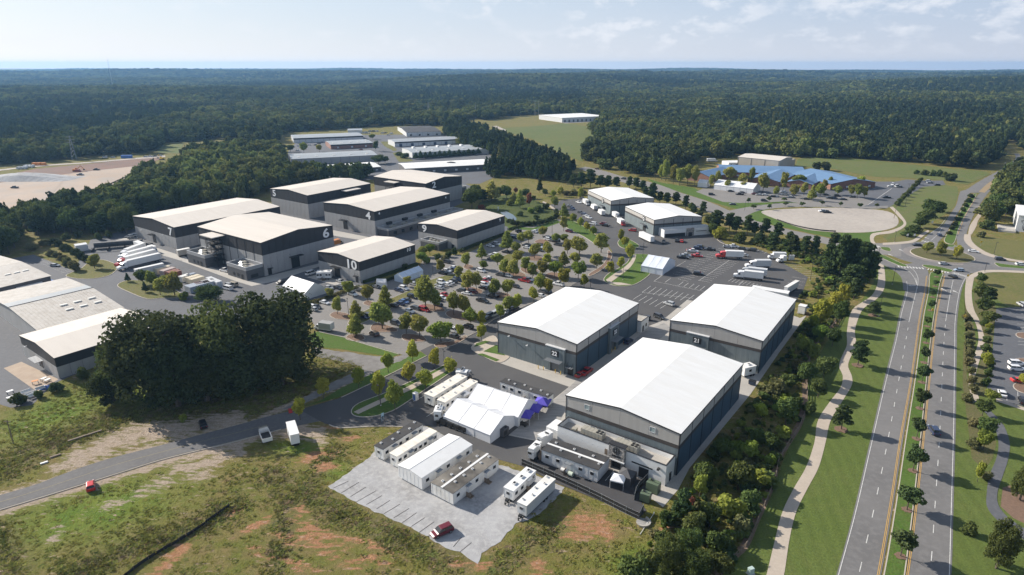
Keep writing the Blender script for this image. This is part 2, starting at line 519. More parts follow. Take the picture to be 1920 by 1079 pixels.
def strip(name, Lp, Rp, z, m, n=5):
 """road between two edge lines given in pixels"""
 Lp, Rp = smooth(Lp, n), smooth(Rp, n)
 k = max(len(Lp), len(Rp))

 def res(P):
  P = [G(*p).xy for p in P]
  d = [0.0]
  for a, b in zip(P, P[1:]):
   d.append(d[-1] + (b - a).length)
  out, j = [], 0
  for i in range(k):
   t = d[-1] * i / (k - 1)
   while j < len(P) - 2 and d[j + 1] < t:
    j += 1
   s = (t - d[j]) / max(d[j + 1] - d[j], 1e-6)
   out.append(P[j].lerp(P[j + 1], s))
  return out
 A, B = res(Lp), res(Rp)
 b = MB()
 for i in range(k - 1):
  q = [(*A[i], z), (*B[i], z), (*B[i + 1], z), (*A[i + 1], z)]
  ar = sum(q[j - 1][0] * q[j][1] - q[j][0] * q[j - 1][1] for j in range(4))
  b.add(q if ar > 0 else q[::-1], [(0, 1, 2, 3)])
 return tag(b.obj(name, m), kind='structure')

def wline(pxs, sm=0):
 return [G(*p).xy for p in (smooth(pxs, sm) if sm else pxs)]

def line_mb(b, pts, w, z, dash=None, off=0.0):
 """flat painted line along world points"""
 P = [Vector(p) for p in pts]
 seg = []
 if dash:
  on, gap = dash
  t, pos, cur = 0.0, 0.0, []
  step = 0.5
  d = [0.0]
  for a, c in zip(P, P[1:]):
   d.append(d[-1] + (c - a).length)

  def at(s):
   for j in range(len(P) - 1):
    if s <= d[j + 1] or j == len(P) - 2:
     return P[j].lerp(P[j + 1], (s - d[j]) / max(d[j + 1] - d[j], 1e-6))
  s = off
  while s + on < d[-1]:
   seg.append([at(s), at(s + on)])
   s += on + gap
 else:
  seg = [P]
 for S in seg:
  for a, c in zip(S, S[1:]):
   if (c - a).length < 1e-4:
    continue
   n = Vector((-(c - a).y, (c - a).x)).normalized() * w / 2
   b.add([(*(a - n), z), (*(c - n), z), (*(c + n), z), (*(a + n), z)], [(0, 1, 2, 3)])

def offset_poly(P, d):
 out, n = [], len(P)
 for i in range(n):
  a, b, c = Vector(P[i - 1]), Vector(P[i]), Vector(P[(i + 1) % n])
  e1, e2 = (b - a), (c - b)
  if e1.length < 1e-6 or e2.length < 1e-6:
   out.append(tuple(b))
   continue
  n1 = Vector((-e1.y, e1.x)).normalized()
  n2 = Vector((-e2.y, e2.x)).normalized()
  m = (n1 + n2)
  m = m / max(m.length_squared / 2, 0.5)
  out.append(tuple(b + m * d))
 return out

def island(name, pxs, top, sm=4, curb=0.22, h=0.13, z=0.0):
 """kerbed island: pale kerb ring and a planted or paved top"""
 if sm:
  pxs = smooth(pxs, sm, True)
 w = ccw([tuple(G(*p).xy) for p in pxs])
 inn = offset_poly(w, curb)
 b = MB()
 n = len(w)
 vs = [(*p, z) for p in w] + [(*p, z + h) for p in w] + [(*p, z + h) for p in inn] + [(*p, z + h - 0.03) for p in inn]
 fs = []
 for i in range(n):
  j = (i + 1) % n
  fs += [(i, j, n + j, n + i), (n + i, n + j, 2 * n + j, 2 * n + i), (2 * n + i, 2 * n + j, 3 * n + j, 3 * n + i)]
 b.add(vs, fs)
 k = tag(b.obj('kerb', CURB), kind='structure')
 bm = bmesh.new()
 f = bm.faces.new([bm.verts.new((x, y, z + h - 0.02)) for x, y in inn])
 f.normal_update()
 bmesh.ops.triangulate(bm, faces=[f], ngon_method='EAR_CLIP')
 me = bpy.data.meshes.new(name)
 bm.to_mesh(me)
 bm.free()
 me.materials.append(top)
 tag(link(name, me), kind='structure')
 return k

# ------------------------------------------------------------------ terrain

def hill(x, y):
 """low rolling woodland far off; level ground round the site"""
 d = np.hypot(x, y)
 a = np.clip((d - 900.0) / 2500.0, 0, 1)
 h = (np.sin(x / 610.0 + 1.3) * np.cos(y / 520.0 + 0.4) + 0.7 * np.sin(x / 330.0 - y / 410.0 + 2.0) + 0.5 * np.sin(y / 190.0 + x / 700.0)
         + 0.6 * np.cos(x / 1300.0 + 0.6) * np.sin(y / 1100.0 + 2.2))
 left = np.clip((-x - 0.25 * y + 500) / 2500.0, 0, 1)
 return a * (2.5 - 1.45 * np.clip((d - 2600) / 3500, 0, 1)) * (np.maximum(h + 0.9, 0) * 8.5 + 14.0 * left * np.clip(np.sin(d / 700.0 + 0.5), 0, 1))

def seg_dist(qx, qy, pts):
 best = np.full(qx.shape, 1e9)
 for (ax, ay), (bx, by) in zip(pts, pts[1:]):
  dx, dy = bx - ax, by - ay
  t = np.clip(((qx - ax) * dx + (qy - ay) * dy) / (dx * dx + dy * dy), 0, 1)
  best = np.minimum(best, np.hypot(qx - ax - t * dx, (qy - ay - t * dy)))
 return best

def in_poly(qx, qy, P):
 ins = np.zeros(qx.shape, bool)
 n = len(P)
 for i in range(n):
  (x1, y1), (x2, y2) = P[i - 1], P[i]
  if y1 == y2:
   continue
  c = ((y1 > qy) != (y2 > qy)) & (qx < (x2 - x1) * (qy - y1) / (y2 - y1) + x1)
  ins ^= c
 return ins

def px_np(x, y, z):
 dz = z - CAMZ
 dep = np.maximum(y * CP - dz * SP, 1.0)
 return CX + FPX * x / dep, CY - FPX * (y * SP + dz * CP) / dep

def axis(lo, hi, fine, far_lo, far_hi):
 a = list(np.arange(lo, hi + fine, fine))
 s, x = fine, a[-1]
 while x < far_hi:
  s = min(s * 1.22, 140)
  x += s
  a.append(x)
 s, x, b = fine, lo, []
 while x > far_lo:
  s = min(s * 1.22, 140)
  x -= s
  b.append(x)
 return np.array(b[::-1] + a)

GX, GY = axis(-150, 130, 1.4, -8800, 8800), axis(70, 250, 1.4, -150, 9300)
XX, YY = np.meshgrid(GX, GY)
ZZ = hill(XX, YY)
QX, QY = px_np(XX, YY, ZZ)
rng = np.random.default_rng(5)

def blob(cx, cy, rx, ry, ang=0.0):
 c, s = math.cos(math.radians(ang)), math.sin(math.radians(ang))
 u, v = (QX - cx) * c + (QY - cy) * s, -(QX - cx) * s + (QY - cy) * c
 return np.clip(1.35 - np.hypot(u / rx, v / ry), 0, 1)

# where earth shows through the grass (tan shoulder, red clay, tall dry weeds), given along pixel lines
tan = np.zeros(XX.shape)
for pts, w in (([(0, 935), (67, 915), (133, 893), (207, 868), (300, 840)], 13), ([(133, 868), (200, 836), (260, 812), (330, 806), (400, 796), (450, 788)], 24),
               ([(0, 955), (160, 912), (233, 886), (300, 866), (367, 850), (433, 833), (500, 815)], 14), ([(215, 870), (330, 838), (420, 815)], 26),
               ([(450, 812), (520, 808), (600, 815)], 18), ([(480, 790), (530, 765), (580, 745), (640, 720), (690, 706)], 8),
               ([(100, 880), (180, 850)], 12), ([(330, 880), (390, 868), (450, 845)], 14), ([(500, 800), (570, 800), (605, 828)], 12)):
 tan = np.maximum(tan, np.clip(1.25 - seg_dist(QX, QY, pts) / w, 0, 1))
for a in ((215, 945, 45, 9, -15), (300, 905, 40, 12, -20), (370, 890, 46, 14, -15), (100, 1010, 26, 8, -35), (280, 920, 30, 8), (105, 992, 14, 6, 0)):
 tan = np.maximum(tan, 0.75 * blob(*a))
clay = np.zeros(XX.shape)
for a in ((595, 855, 42, 15, -12), (610, 875, 30, 12), (565, 955, 18, 16, 20), (440, 960, 24, 9, -20), (330, 1040, 50, 14, -42), (300, 1068, 30, 12, -40),
          (590, 1020, 60, 12, 30), (650, 1055, 44, 9, 25), (540, 1010, 36, 10, 25), (700, 1050, 50, 8, 10), (1110, 985, 60, 26, 12), (1135, 1000, 24, 16, 20),
          (600, 1000, 70, 12, 25), (560, 1060, 60, 10, 20), (480, 985, 46, 9, -30), (690, 1020, 60, 9, 20), (500, 1040, 50, 8, 25), (905, 1062, 26, 10), (1010, 1070, 30, 20, 60), (860, 1058, 30, 7), (625, 800, 30, 6), (660, 822, 24, 7), (1080, 1005, 36, 10), (1245, 990, 12, 14, 60)):
 clay = np.maximum(clay, blob(*a))
weed = np.zeros(XX.shape)
for pts, w in (([(0, 880), (60, 850), (130, 815), (220, 790), (330, 775), (450, 772), (560, 760)], 26), ([(330, 740), (450, 745), (560, 735), (640, 705)], 34),
               ([(140, 1079), (250, 1030), (370, 990), (450, 945)], 24), ([(520, 900), (640, 960), (760, 1010), (860, 1060)], 26), ([(940, 1060), (990, 1020), (1050, 985)], 22),
               ([(0, 1000), (40, 1079)], 30), ([(620, 850), (540, 960), (520, 1079)], 22)):
 weed = np.maximum(weed, np.clip(1.3 - seg_dist(QX, QY, pts) / w, 0, 1))
lush = np.zeros(XX.shape)
for a in ((170, 960, 200, 60, -15), (100, 780, 130, 40, -20), (340, 700, 40, 20), (1200, 1060, 80, 40), (260, 740, 60, 26, -10), (560, 840, 60, 14), (620, 880, 40, 20)):
 lush = np.maximum(lush, blob(*a))

ny, nx = XX.shape
gm = bpy.data.meshes.new('ground')
idx = np.arange(nx * ny).reshape(ny, nx)
quads = np.stack([idx[:-1, :-1], idx[:-1, 1:], idx[1:, 1:], idx[1:, :-1]], -1).reshape(-1, 4)
gm.vertices.add(nx * ny)
gm.vertices.foreach_set('co', np.stack([XX, YY, ZZ], -1).ravel())
gm.loops.add(quads.size)
gm.loops.foreach_set('vertex_index', quads.ravel())
gm.polygons.add(len(quads))
gm.polygons.foreach_set('loop_start', np.arange(0, quads.size, 4))
gm.polygons.foreach_set('use_smooth', np.ones(len(quads), bool))
gm.update(calc_edges=True)
ca = gm.color_attributes.new('soil', 'FLOAT_COLOR', 'POINT')
ca.data.foreach_set('color', np.stack([tan, clay, weed, lush], -1).ravel())

def ground_material():
 m, nt = new_mat('field_ground')
 v = mk(nt, 'ShaderNodeNewGeometry').outputs['Position']
 at = mk(nt, 'ShaderNodeAttribute', attribute_name='soil')
 sp = mk(nt, 'ShaderNodeSeparateColor', {0: at.outputs['Color']})
 big = nz(nt, v, 0.035, 5.0, 0.38, 0.62)
 mid = nz(nt, v, 0.22, 6.0, 0.40, 0.62)
 fin = nz(nt, v, 1.1, 6.0, 0.35, 0.68, 0.7)
 mpv = mk(nt, 'ShaderNodeMapping', {0: v, 2: (0, 0, 0.5), 3: (0.5, 1.6, 1)}).outputs[0]
 streak = nz(nt, mpv, 0.55, 6.0, 0.42, 0.66, 0.7)
 c = mixc(nt, big, (0.172, 0.162, 0.042), (0.130, 0.142, 0.034))
 c = mixc(nt, mid, c, (0.200, 0.158, 0.066))
 c = mixc(nt, at.outputs['Alpha'], c, mixc(nt, mid, (0.112, 0.168, 0.028), (0.165, 0.200, 0.038)))
 wd = fmath(nt, 'MULTIPLY', sp.outputs[2], nz(nt, v, 0.3, 6.0, 0.30, 0.52))
 c = mixc(nt, wd, c, mixc(nt, fin, (0.170, 0.138, 0.070), (0.115, 0.115, 0.042)))

 def ragged(mask, thr):
  s = fmath(nt, 'ADD', mask, fmath(nt, 'MULTIPLY', fmath(nt, 'SUBTRACT', streak, 0.55), 1.1))
  return mk(nt, 'ShaderNodeMapRange', {0: s, 1: thr, 2: thr + 0.45}).outputs[0]
 c = mixc(nt, ragged(sp.outputs[1], 0.22), c, mixc(nt, fin, (0.30, 0.145, 0.075), (0.40, 0.225, 0.13)))
 c = mixc(nt, ragged(sp.outputs[0], 0.16), c, mixc(nt, fin, (0.33, 0.26, 0.195), (0.43, 0.355, 0.285)))
 fine = mk(nt, 'ShaderNodeTexNoise', {'Vector': v, 'Scale': 1.6, 'Detail': 7.0, 'Roughness': 0.75})
 f2 = mk(nt, 'ShaderNodeMapRange', {0: fine.outputs[0], 1: 0.3, 2: 0.7, 3: 0.72, 4: 1.28})
 hs = mk(nt, 'ShaderNodeHueSaturation', {'Value': f2.outputs[0], 'Color': c})
 p = mk(nt, 'ShaderNodeBsdfPrincipled', {'Base Color': hs.outputs[0], 'Roughness': 0.95, 'Specular IOR Level': 0.08})
 bm = mk(nt, 'ShaderNodeBump', {'Height': fine.outputs[0], 'Strength': 0.8, 'Distance': 0.6})
 nt.links.new(bm.outputs[0], p.inputs['Normal'])
 mk(nt, 'ShaderNodeOutputMaterial', {0: p.outputs[0]})
 return m

gm.materials.append(ground_material())
tag(link('ground', gm), kind='structure')

# ------------------------------------------------------------------ paved and mown surfaces (levels step up 1-2 cm each)
Z0, Z1, Z2, Z3, Z4, Z5 = 0.015, 0.03, 0.045, 0.06, 0.075, 0.09

ROUGH = grass_mat('rough_planting', (0.095, 0.105, 0.036), (0.125, 0.120, 0.050), (0.15, 0.12, 0.07), 0.2)
# mown verges of the boulevard
poly('verge_lawn', [(1340, 1100), (1400, 1020), (1445, 930), (1470, 860), (1500, 790), (1512, 740), (1520, 690), (1545, 650), (1580, 600), (1615, 565), (1638, 530), (1643, 485), (1700, 500), (1712, 530),
     (1690, 620), (1660, 750), (1620, 930), (1575, 1100)], Z0, LAWN)
poly('verge_lawn', [(1700, 1100), (1760, 740), (1775, 600), (1800, 520), (1925, 500), (1960, 620), (2080, 900), (2150, 1100)], Z0, LAWN)
poly('verge_lawn', [(1815, 520), (1840, 506), (1925, 503), (1990, 520), (2000, 585), (1930, 590), (1880, 570), (1850, 545), (1830, 530)], Z1, LAWN_Y)
poly('verge_lawn', [(1655, 444), (1690, 425), (1740, 412), (1745, 425), (1710, 452), (1668, 457)], Z0, LAWN_Y)
poly('verge_lawn', [(1820, 445), (1860, 445), (1930, 455), (1960, 490), (1920, 494), (1862, 478), (1832, 465), (1822, 452)], Z0, LAWN_Y)
poly('verge_lawn', [(1213, 335), (1240, 343), (1300, 352), (1340, 372), (1385, 378), (1440, 378), (1490, 374), (1500, 380), (1440, 390), (1380, 392), (1330, 378), (1280, 362), (1228, 346)], Z0, LAWN_L)
poly('verge_lawn', [(1388, 400), (1420, 393), (1440, 393), (1430, 399), (1460, 414), (1510, 431), (1567, 437), (1620, 437), (1655, 432), (1640, 445), (1632, 456), (1600, 455), (1540, 442), (1480, 429), (1420, 416), (1392, 405)], Z0, LAWN_L)
poly('far_meadow', [(905, 229), (960, 223), (1035, 228), (1103, 238), (1121, 262), (1099, 276), (1093, 304), (1052, 288), (1000, 262), (945, 246)], Z0 + .1, MEADOW)
poly('far_meadow', [(1497, 298), (1547, 295), (1640, 301), (1697, 308), (1800, 318), (1847, 322), (1857, 327), (1813, 347), (1773, 339), (1700, 334), (1640, 332), (1557, 316), (1490, 312)], Z0 + .1, MEADOW)
poly('far_meadow', [(295, 287), (300, 272), (345, 270), (335, 288)], Z0 + .1, MEADOW)
poly('far_meadow', [(1655, 380), (1700, 365), (1745, 345), (1795, 350), (1797, 362), (1790, 388), (1760, 410), (1700, 440), (1660, 450), (1690, 415), (1680, 398)], Z0, MEADOW)
poly('far_meadow', [(925, 300), (945, 296), (985, 312), (960, 318), (930, 310)], Z0 + .05, MEADOW)

# boulevard
strip('road', [(1546, 1140), (1568, 1079), (1598, 970), (1626, 850), (1656, 720), (1676, 640), (1686, 590), (1697, 548), (1697, 530), (1688, 514), (1672, 500)],
      [(1632, 1140), (1652, 1079), (1676, 940), (1694, 820), (1711, 720), (1722, 640), (1729, 590), (1738, 545), (1741, 518), (1738, 505), (1722, 492)], Z2, ASPH_OLD)
strip('road', [(1690, 1140), (1699, 1079), (1714, 960), (1727, 840), (1739, 720), (1746, 650), (1753, 595), (1763, 545), (1770, 515), (1776, 502)],
      [(1776, 1140), (1784, 1079), (1788, 940), (1792, 800), (1793, 720), (1794, 650), (1795, 600), (1803, 545), (1817, 516), (1835, 505)], Z2, ASPH_OLD)
strip('road', [(1725, 462), (1740, 440), (1766, 424), (1783, 400), (1793, 385), (1797, 370), (1801, 359)],
      [(1752, 462), (1774, 438), (1782, 424), (1797, 398), (1807, 381), (1818, 364), (1822, 354)], Z2 + .005, ASPH_OLD)
strip('road', [(1796, 462), (1794, 438), (1810, 403), (1830, 371), (1841, 359), (1850, 350)],
      [(1830, 478), (1814, 450), (1813, 436), (1826, 403), (1846, 371), (1858, 357), (1872, 345)], Z2 + .008, ASPH_OLD)
strip('road', [(1799, 362), (1812, 356), (1832, 343), (1862, 326), (1884, 314), (1900, 303), (1904, 293), (1895, 284), (1882, 278)],
      [(1852, 362), (1862, 352), (1880, 338), (1905, 322), (1917, 312), (1914, 300), (1912, 290), (1902, 282), (1888, 276)], Z2 + .011, ASPH_OLD)
tag(strip('median_paint', [(1835, 360), (1850, 346), (1868, 334), (1884, 322)], [(1846, 362), (1862, 348), (1880, 336), (1894, 324)], Z3 + .01, mat('ochre_road_surface', (0.29, 0.215, 0.12), 0.9)), kind='structure')
rc = G(1766, 479)
rr = (G(1714, 479) - rc).length

def disc(name, c, r, z, m, n=64):
 b = MB()
 b.add([(c.x + r * math.cos(2 * math.pi * i / n), c.y + r * math.sin(2 * math.pi * i / n), z) for i in range(n)], [tuple(range(n))])
 return tag(b.obj(name, m), kind='structure')

disc('road', rc, rr * 1.86, Z2 + .014, ASPH_OLD)
ann = MB()
line_mb(ann, [(rc.x + (rr + 1.6) * math.cos(2 * math.pi * i / 60), rc.y + (rr + 1.6) * math.sin(2 * math.pi * i / 60)) for i in range(61)], 3.0, Z3 + .005)
tag(ann.obj('truck_apron', mat('apron_concrete', (0.24, 0.215, 0.20), 0.9, col2=(0.2, 0.18, 0.17), scale=0.3)), kind='structure')
strip('road', [(1098, 313), (1130, 320), (1167, 331), (1227, 344), (1277, 362), (1327, 378), (1360, 392), (1400, 409), (1440, 421), (1480, 431), (1540, 444), (1600, 456), (1690, 456)],
      [(1085, 316), (1110, 326), (1167, 342), (1227, 359), (1277, 376), (1327, 398), (1377, 414), (1430, 430), (1480, 442), (1540, 456), (1600, 470), (1690, 482)], Z2 + .017, ASPH_LOT)
strip('road', [(1590, 462), (1635, 470), (1668, 486), (1690, 502), (1702, 520), (1704, 545)], [(1590, 475), (1630, 486), (1655, 497), (1676, 508), (1690, 522), (1694, 545)], Z2 + .02, ASPH_OLD)
strip('road', [(1815, 468), (1850, 482), (1885, 490), (1960, 500)], [(1800, 515), (1850, 510), (1890, 508), (1960, 514)], Z2 + .023, ASPH_OLD)

pm = MB()
for pts, w, dash, off in (
  ([(1572, 1079), (1602, 970), (1630, 850), (1660, 720), (1680, 640), (1690, 590), (1701, 548), (1700, 528)], 0.14, None, 0),
  ([(1545, 1140), (1572, 1079)], 0.18, None, 0),
  ([(1610, 1079), (1638, 958), (1662, 840), (1684, 720), (1704, 607)], 0.16, (3.0, 6.2), 1),
  ([(1704, 605), (1712, 570), (1719, 540), (1717, 522)], 0.16, None, 0),
  ([(1780, 1079), (1784, 940), (1788, 800), (1789, 720), (1790, 650), (1791, 600), (1799, 547), (1812, 518)], 0.14, None, 0),
  ([(1741, 1110), (1747, 1040), (1753, 950), (1761, 830), (1766, 720), (1770, 640), (1773, 605)], 0.16, (3.0, 6.2), 0),
  ([(1773, 603), (1780, 560), (1787, 526)], 0.16, None, 0),
  ([(1742, 440), (1762, 425), (1775, 408)], 0.16, None, 0), ([(1745, 452), (1758, 440), (1766, 428)], 0.16, None, 0),
  ([(1690, 500), (1708, 513), (1717, 528), (1720, 542)], 0.15, None, 0), ([(1699, 497), (1714, 508), (1721, 522), (1720, 540)], 0.15, None, 0)):
 line_mb(pm, wline(pts, 6), w, Z4, dash, off)
# crossings: broad bars
for a, bb, n in (((1682, 500), (1733, 504), 9), ((1738, 505), (1780, 512), 8), ((1786, 512), (1812, 519), 7), ((1727, 452), (1752, 457), 5), ((1768, 458), (1790, 462), 6), ((1634, 472), (1646, 461), 4)):
 A, B = G(*a).xy, G(*bb).xy
 d = (B - A).normalized()
 nn = Vector((-d.y, d.x))
 for i in range(n):
  c = A.lerp(B, (i + 0.5) / n)
  line_mb(pm, [c - nn * 1.3, c + nn * 1.3], (B - A).length / n * 0.5, Z4 + .01)
for p in ((1706, 536), (1711, 536), (1715, 536)):
 c = G(*p).xy
 line_mb(pm, [c + Vector((-.5, 0)), c + Vector((.5, 0))], 0.8, Z4)
# arrows on the northbound lanes: shaft and head
for p in ((1770, 544), (1792, 548), (1738, 447), (1690, 470), (1670, 479)):
 c = G(*p).xy
 pm.add([(c.x - .15, c.y - 1.8, Z4 + .01), (c.x + .15, c.y - 1.8, Z4 + .01), (c.x + .15, c.y + .4, Z4 + .01), (c.x - .15, c.y + .4, Z4 + .01)], [(0, 1, 2, 3)])
 pm.add([(c.x - .7, c.y + .4, Z4 + .01), (c.x + .7, c.y + .4, Z4 + .01), (c.x, c.y + 2.2, Z4 + .01)], [(0, 1, 2)])
tag(pm.obj('road_markings', LINE_W), kind='structure')
ym = MB()
for pts in ([(1636, 1125), (1648, 1079), (1672, 940), (1690, 820), (1708, 720), (1719, 640), (1726, 590), (1735, 545), (1738, 518)],
   [(1693, 1125), (1703, 1079), (1718, 960), (1731, 840), (1743, 720), (1750, 650), (1756, 597), (1766, 545), (1772, 518)]):
 for o in (0, 0.32):
  P = wline(pts, 6)
  P = [p + Vector((-o, 0)) for p in P]
  line_mb(ym, P, 0.12, Z4)
for pts in ([(1775, 440), (1783, 425), (1797, 400)], [(1796, 440), (1810, 405), (1829, 373)]):
 line_mb(ym, wline(pts, 5), 0.18, Z4)
tag(ym.obj('yellow_road_lines', LINE_Y), kind='structure')

# median strip and splitter islands
island('median_lawn', [(1640, 1130), (1656, 1079), (1680, 940), (1698, 820), (1714, 720), (1725, 640), (1732, 590), (1741, 545), (1744, 512), (1768, 513), (1763, 530), (1752, 590), (1744, 650), (1737, 720),
                       (1725, 840), (1712, 960), (1697, 1079), (1688, 1130)], LAWN_L, 3)
island('median_lawn', [(1770, 452), (1776, 438), (1786, 422), (1800, 398), (1814, 376), (1826, 364), (1830, 368), (1812, 400), (1798, 428), (1790, 455), (1780, 458)], LAWN_L, 3)
island('splitter_lawn', [(1731, 497), (1758, 500), (1786, 507), (1780, 511), (1752, 505), (1733, 501)], LAWN_L, 3)
island('splitter_lawn', [(1651, 464), (1668, 465), (1670, 472), (1655, 469)], LAWN_L, 3)
island('splitter_lawn', [(1632, 471), (1660, 480), (1685, 492), (1702, 499), (1690, 500), (1665, 490), (1640, 478)], LAWN_L, 3)
island('splitter_lawn', [(1865, 493), (1885, 496), (1960, 505), (1960, 507), (1885, 502), (1870, 499)], LAWN_L, 3)
island('splitter_lawn', [(1767, 458), (1790, 460), (1787, 464), (1772, 462)], LAWN_L, 3)
rp = [PX(rc.x + rr * math.cos(2 * math.pi * i / 36), rc.y + rr * math.sin(2 * math.pi * i / 36)) for i in range(36)]
island('roundabout_garden', rp, ROUGH, 0, 0.4, 0.2, Z3)

# paths
PATH = mat('tan_concrete_path', (0.43, 0.365, 0.295), 0.85, col2=(0.38, 0.325, 0.265), scale=0.3, col3=(0.45, 0.385, 0.315), scale3=1.5)
strip('path', [(1425, 1120), (1437, 1079), (1453, 1013), (1467, 960), (1489, 915), (1511, 877), (1527, 830), (1533, 790), (1555, 755), (1576, 727), (1580, 705), (1573, 687), (1580, 665), (1588, 647), (1588, 620), (1597, 583),
               (1620, 565), (1634, 555), (1644, 537), (1647, 510), (1643, 490)],
      [(1458, 1120), (1470, 1079), (1480, 1013), (1493, 960), (1515, 915), (1535, 877), (1548, 830), (1557, 790), (1578, 755), (1597, 723), (1597, 705), (1590, 687), (1596, 668), (1606, 648), (1603, 620), (1616, 583),
       (1635, 568), (1650, 555), (1659, 537), (1659, 510), (1654, 488)], Z3, PATH)
strip('path', [(1812, 520), (1809, 550), (1812, 580), (1826, 600), (1833, 620), (1834, 643), (1824, 675), (1816, 707), (1818, 733), (1825, 755)],
      [(1827, 518), (1822, 550), (1826, 580), (1836, 600), (1842, 620), (1847, 643), (1837, 675), (1829, 707), (1831, 733), (1839, 755)], Z3, PATH)
strip('path', [(1824, 752), (1845, 772), (1862, 795), (1872, 830), (1868, 860), (1855, 893), (1850, 925), (1852, 955), (1880, 985), (1930, 1020)],
      [(1838, 752), (1858, 772), (1880, 795), (1893, 830), (1890, 862), (1880, 893), (1870, 925), (1873, 950), (1895, 975), (1940, 1003)], Z3 + .005, ASPH_MID)
strip('path', [(1808, 440), (1808, 452), (1822, 466), (1850, 480), (1890, 489), (1960, 499)], [(1820, 440), (1822, 452), (1834, 464), (1858, 477), (1895, 486), (1960, 495)], Z3 + .03, PATH)
strip('path', [(1815, 518), (1840, 508), (1880, 507), (1960, 511)], [(1822, 524), (1845, 513), (1882, 511), (1960, 515)], Z3 + .03, PATH)
strip('path', [(1655, 456), (1690, 454), (1712, 450), (1728, 438), (1740, 432)], [(1655, 460), (1692, 458), (1716, 454), (1733, 442), (1743, 434)], Z3 + .03, PATH)
strip('path', [(1825, 387), (1838, 389), (1835, 400), (1826, 412), (1818, 425), (1815, 440)], [(1848, 387), (1846, 392), (1842, 402), (1834, 414), (1830, 426), (1822, 440)], Z3, PATH)
strip('path', [(1668, 389), (1684, 406), (1694, 421), (1668, 433), (1636, 438), (1631, 448), (1634, 458)], [(1674, 388), (1690, 404), (1699, 422), (1675, 437), (1645, 441), (1638, 449), (1642, 457)], Z3, PATH)

# car park at the far right
poly('car_park', [(1868, 578), (1960, 575), (2060, 700), (2100, 800), (1960, 780), (1920, 763), (1870, 750), (1849, 737), (1858, 690)], Z2, ASPH_MID)
island('car_park_bed', [(1904, 627), (1918, 624), (1960, 632), (1960, 640), (1915, 635)], MULCH, 3)
island('car_park_bed', [(1899, 725), (1912, 718), (1960, 730), (1960, 745), (1915, 737)], MULCH, 3)
island('car_park_bed', [(1901, 675), (1920, 672), (1960, 678), (1960, 686), (1912, 682)], MULCH, 3)
poly('path', [(1868, 748), (1925, 766), (1925, 772), (1868, 753)], Z3, PATH)
lm = MB()
for i in range(11):
 a = G(1905 + i * 0.4, 560 + i * 6.5 + 22).xy
 line_mb(lm, [a, a + Vector((8, -1))], 0.15, Z4)
for x in (1887, 1908):
 line_mb(lm, wline([(x, 735), (x + 1, 752)]), 0.12, Z4)
tag(lm.obj('parking_lines', LINE_W), kind='structure')
poly('planting_bed', [(1808, 545), (1815, 590), (1806, 660), (1805, 720), (1815, 800), (1822, 860), (1845, 880), (1862, 860), (1868, 830), (1850, 790), (1822, 752), (1812, 700), (1830, 640), (1826, 610), (1810, 585)], Z1, ROUGH)
poly('planting_bed', [(1826, 540), (1850, 545), (1868, 580), (1855, 690), (1846, 745), (1832, 740), (1830, 708), (1848, 645), (1838, 600), (1826, 580)], Z1, ROUGH)
poly('planting_bed', [(1880, 915), (1930, 900), (1960, 1000), (1900, 972), (1876, 950)], Z1, MULCH)

# campus: yard, car park, streets
poly('service_yard', [(40, 482), (62, 478), (138, 508), (170, 450), (215, 437), (250, 430), (300, 430), (420, 420), (480, 400), (600, 385), (720, 390), (860, 340), (885, 350), (880, 375), (780, 420), (800, 455),
                      (700, 530), (640, 545), (600, 560), (540, 570), (470, 600), (300, 640), (170, 690), (100, 720), (60, 760), (20, 765), (-60, 740), (-200, 640), (-60, 500)], Z0, ASPH_MID)
poly('car_park', [(598, 622), (575, 590), (600, 568), (650, 548), (700, 533), (785, 505), (795, 482), (870, 478), (955, 438), (985, 418), (1010, 402), (1045, 410), (1100, 428), (1132, 450), (1145, 472), (1136, 498),
                  (1105, 518), (1072, 536), (925, 600), (880, 630), (813, 647), (788, 659), (760, 667), (748, 664), (667, 640), (648, 633)], Z1, ASPH_LOT, 0)
poly('street', [(560, 769), (633, 748), (720, 710), (800, 668), (788, 658), (813, 646), (880, 629), (925, 600), (1072, 535), (1105, 517), (1138, 498), (1148, 472), (1133, 449), (1100, 426), (1060, 402), (1030, 385), (1058, 374),
    (1120, 372), (1230, 380), (1345, 444), (1360, 458), (1420, 467), (1440, 475), (1470, 495), (1515, 520), (1506, 545), (1495, 562), (1300, 640), (1180, 780), (1090, 870), (1000, 880), (890, 850), (803, 799),
    (755, 801), (707, 800), (640, 803), (610, 795)], Z1 + .005, ASPH_NEW)
poly('service_lane', [(935, 436), (1000, 424), (1035, 410), (1010, 400), (955, 415)], Z2, ASPH_MID)
strip('access_road', [(-60, 945), (0, 929), (67, 909), (133, 884), (207, 860), (300, 836), (367, 818), (447, 797), (500, 782), (560, 768)],
      [(-60, 972), (0, 955), (57, 938), (160, 906), (233, 883), (300, 862), (367, 845), (433, 829), (500, 812), (600, 790)], Z2, mat('worn_road_asphalt', (0.125, 0.122, 0.122), 0.9, col2=(0.10, 0.098, 0.10), scale=0.1, col3=(0.15, 0.145, 0.14), scale3=1.2, bump=0.15, bscale=5))
em = MB()
for pts in ([(-60, 958), (0, 942), (62, 923), (147, 895), (220, 871), (300, 849), (367, 831), (440, 813), (500, 797)],):
 line_mb(em, wline(pts, 5), 0.12, Z3)
tag(em.obj('yellow_road_lines', mat('faded_yellow_paint', (0.27, 0.22, 0.11), 0.8)), kind='structure')
b = MB()
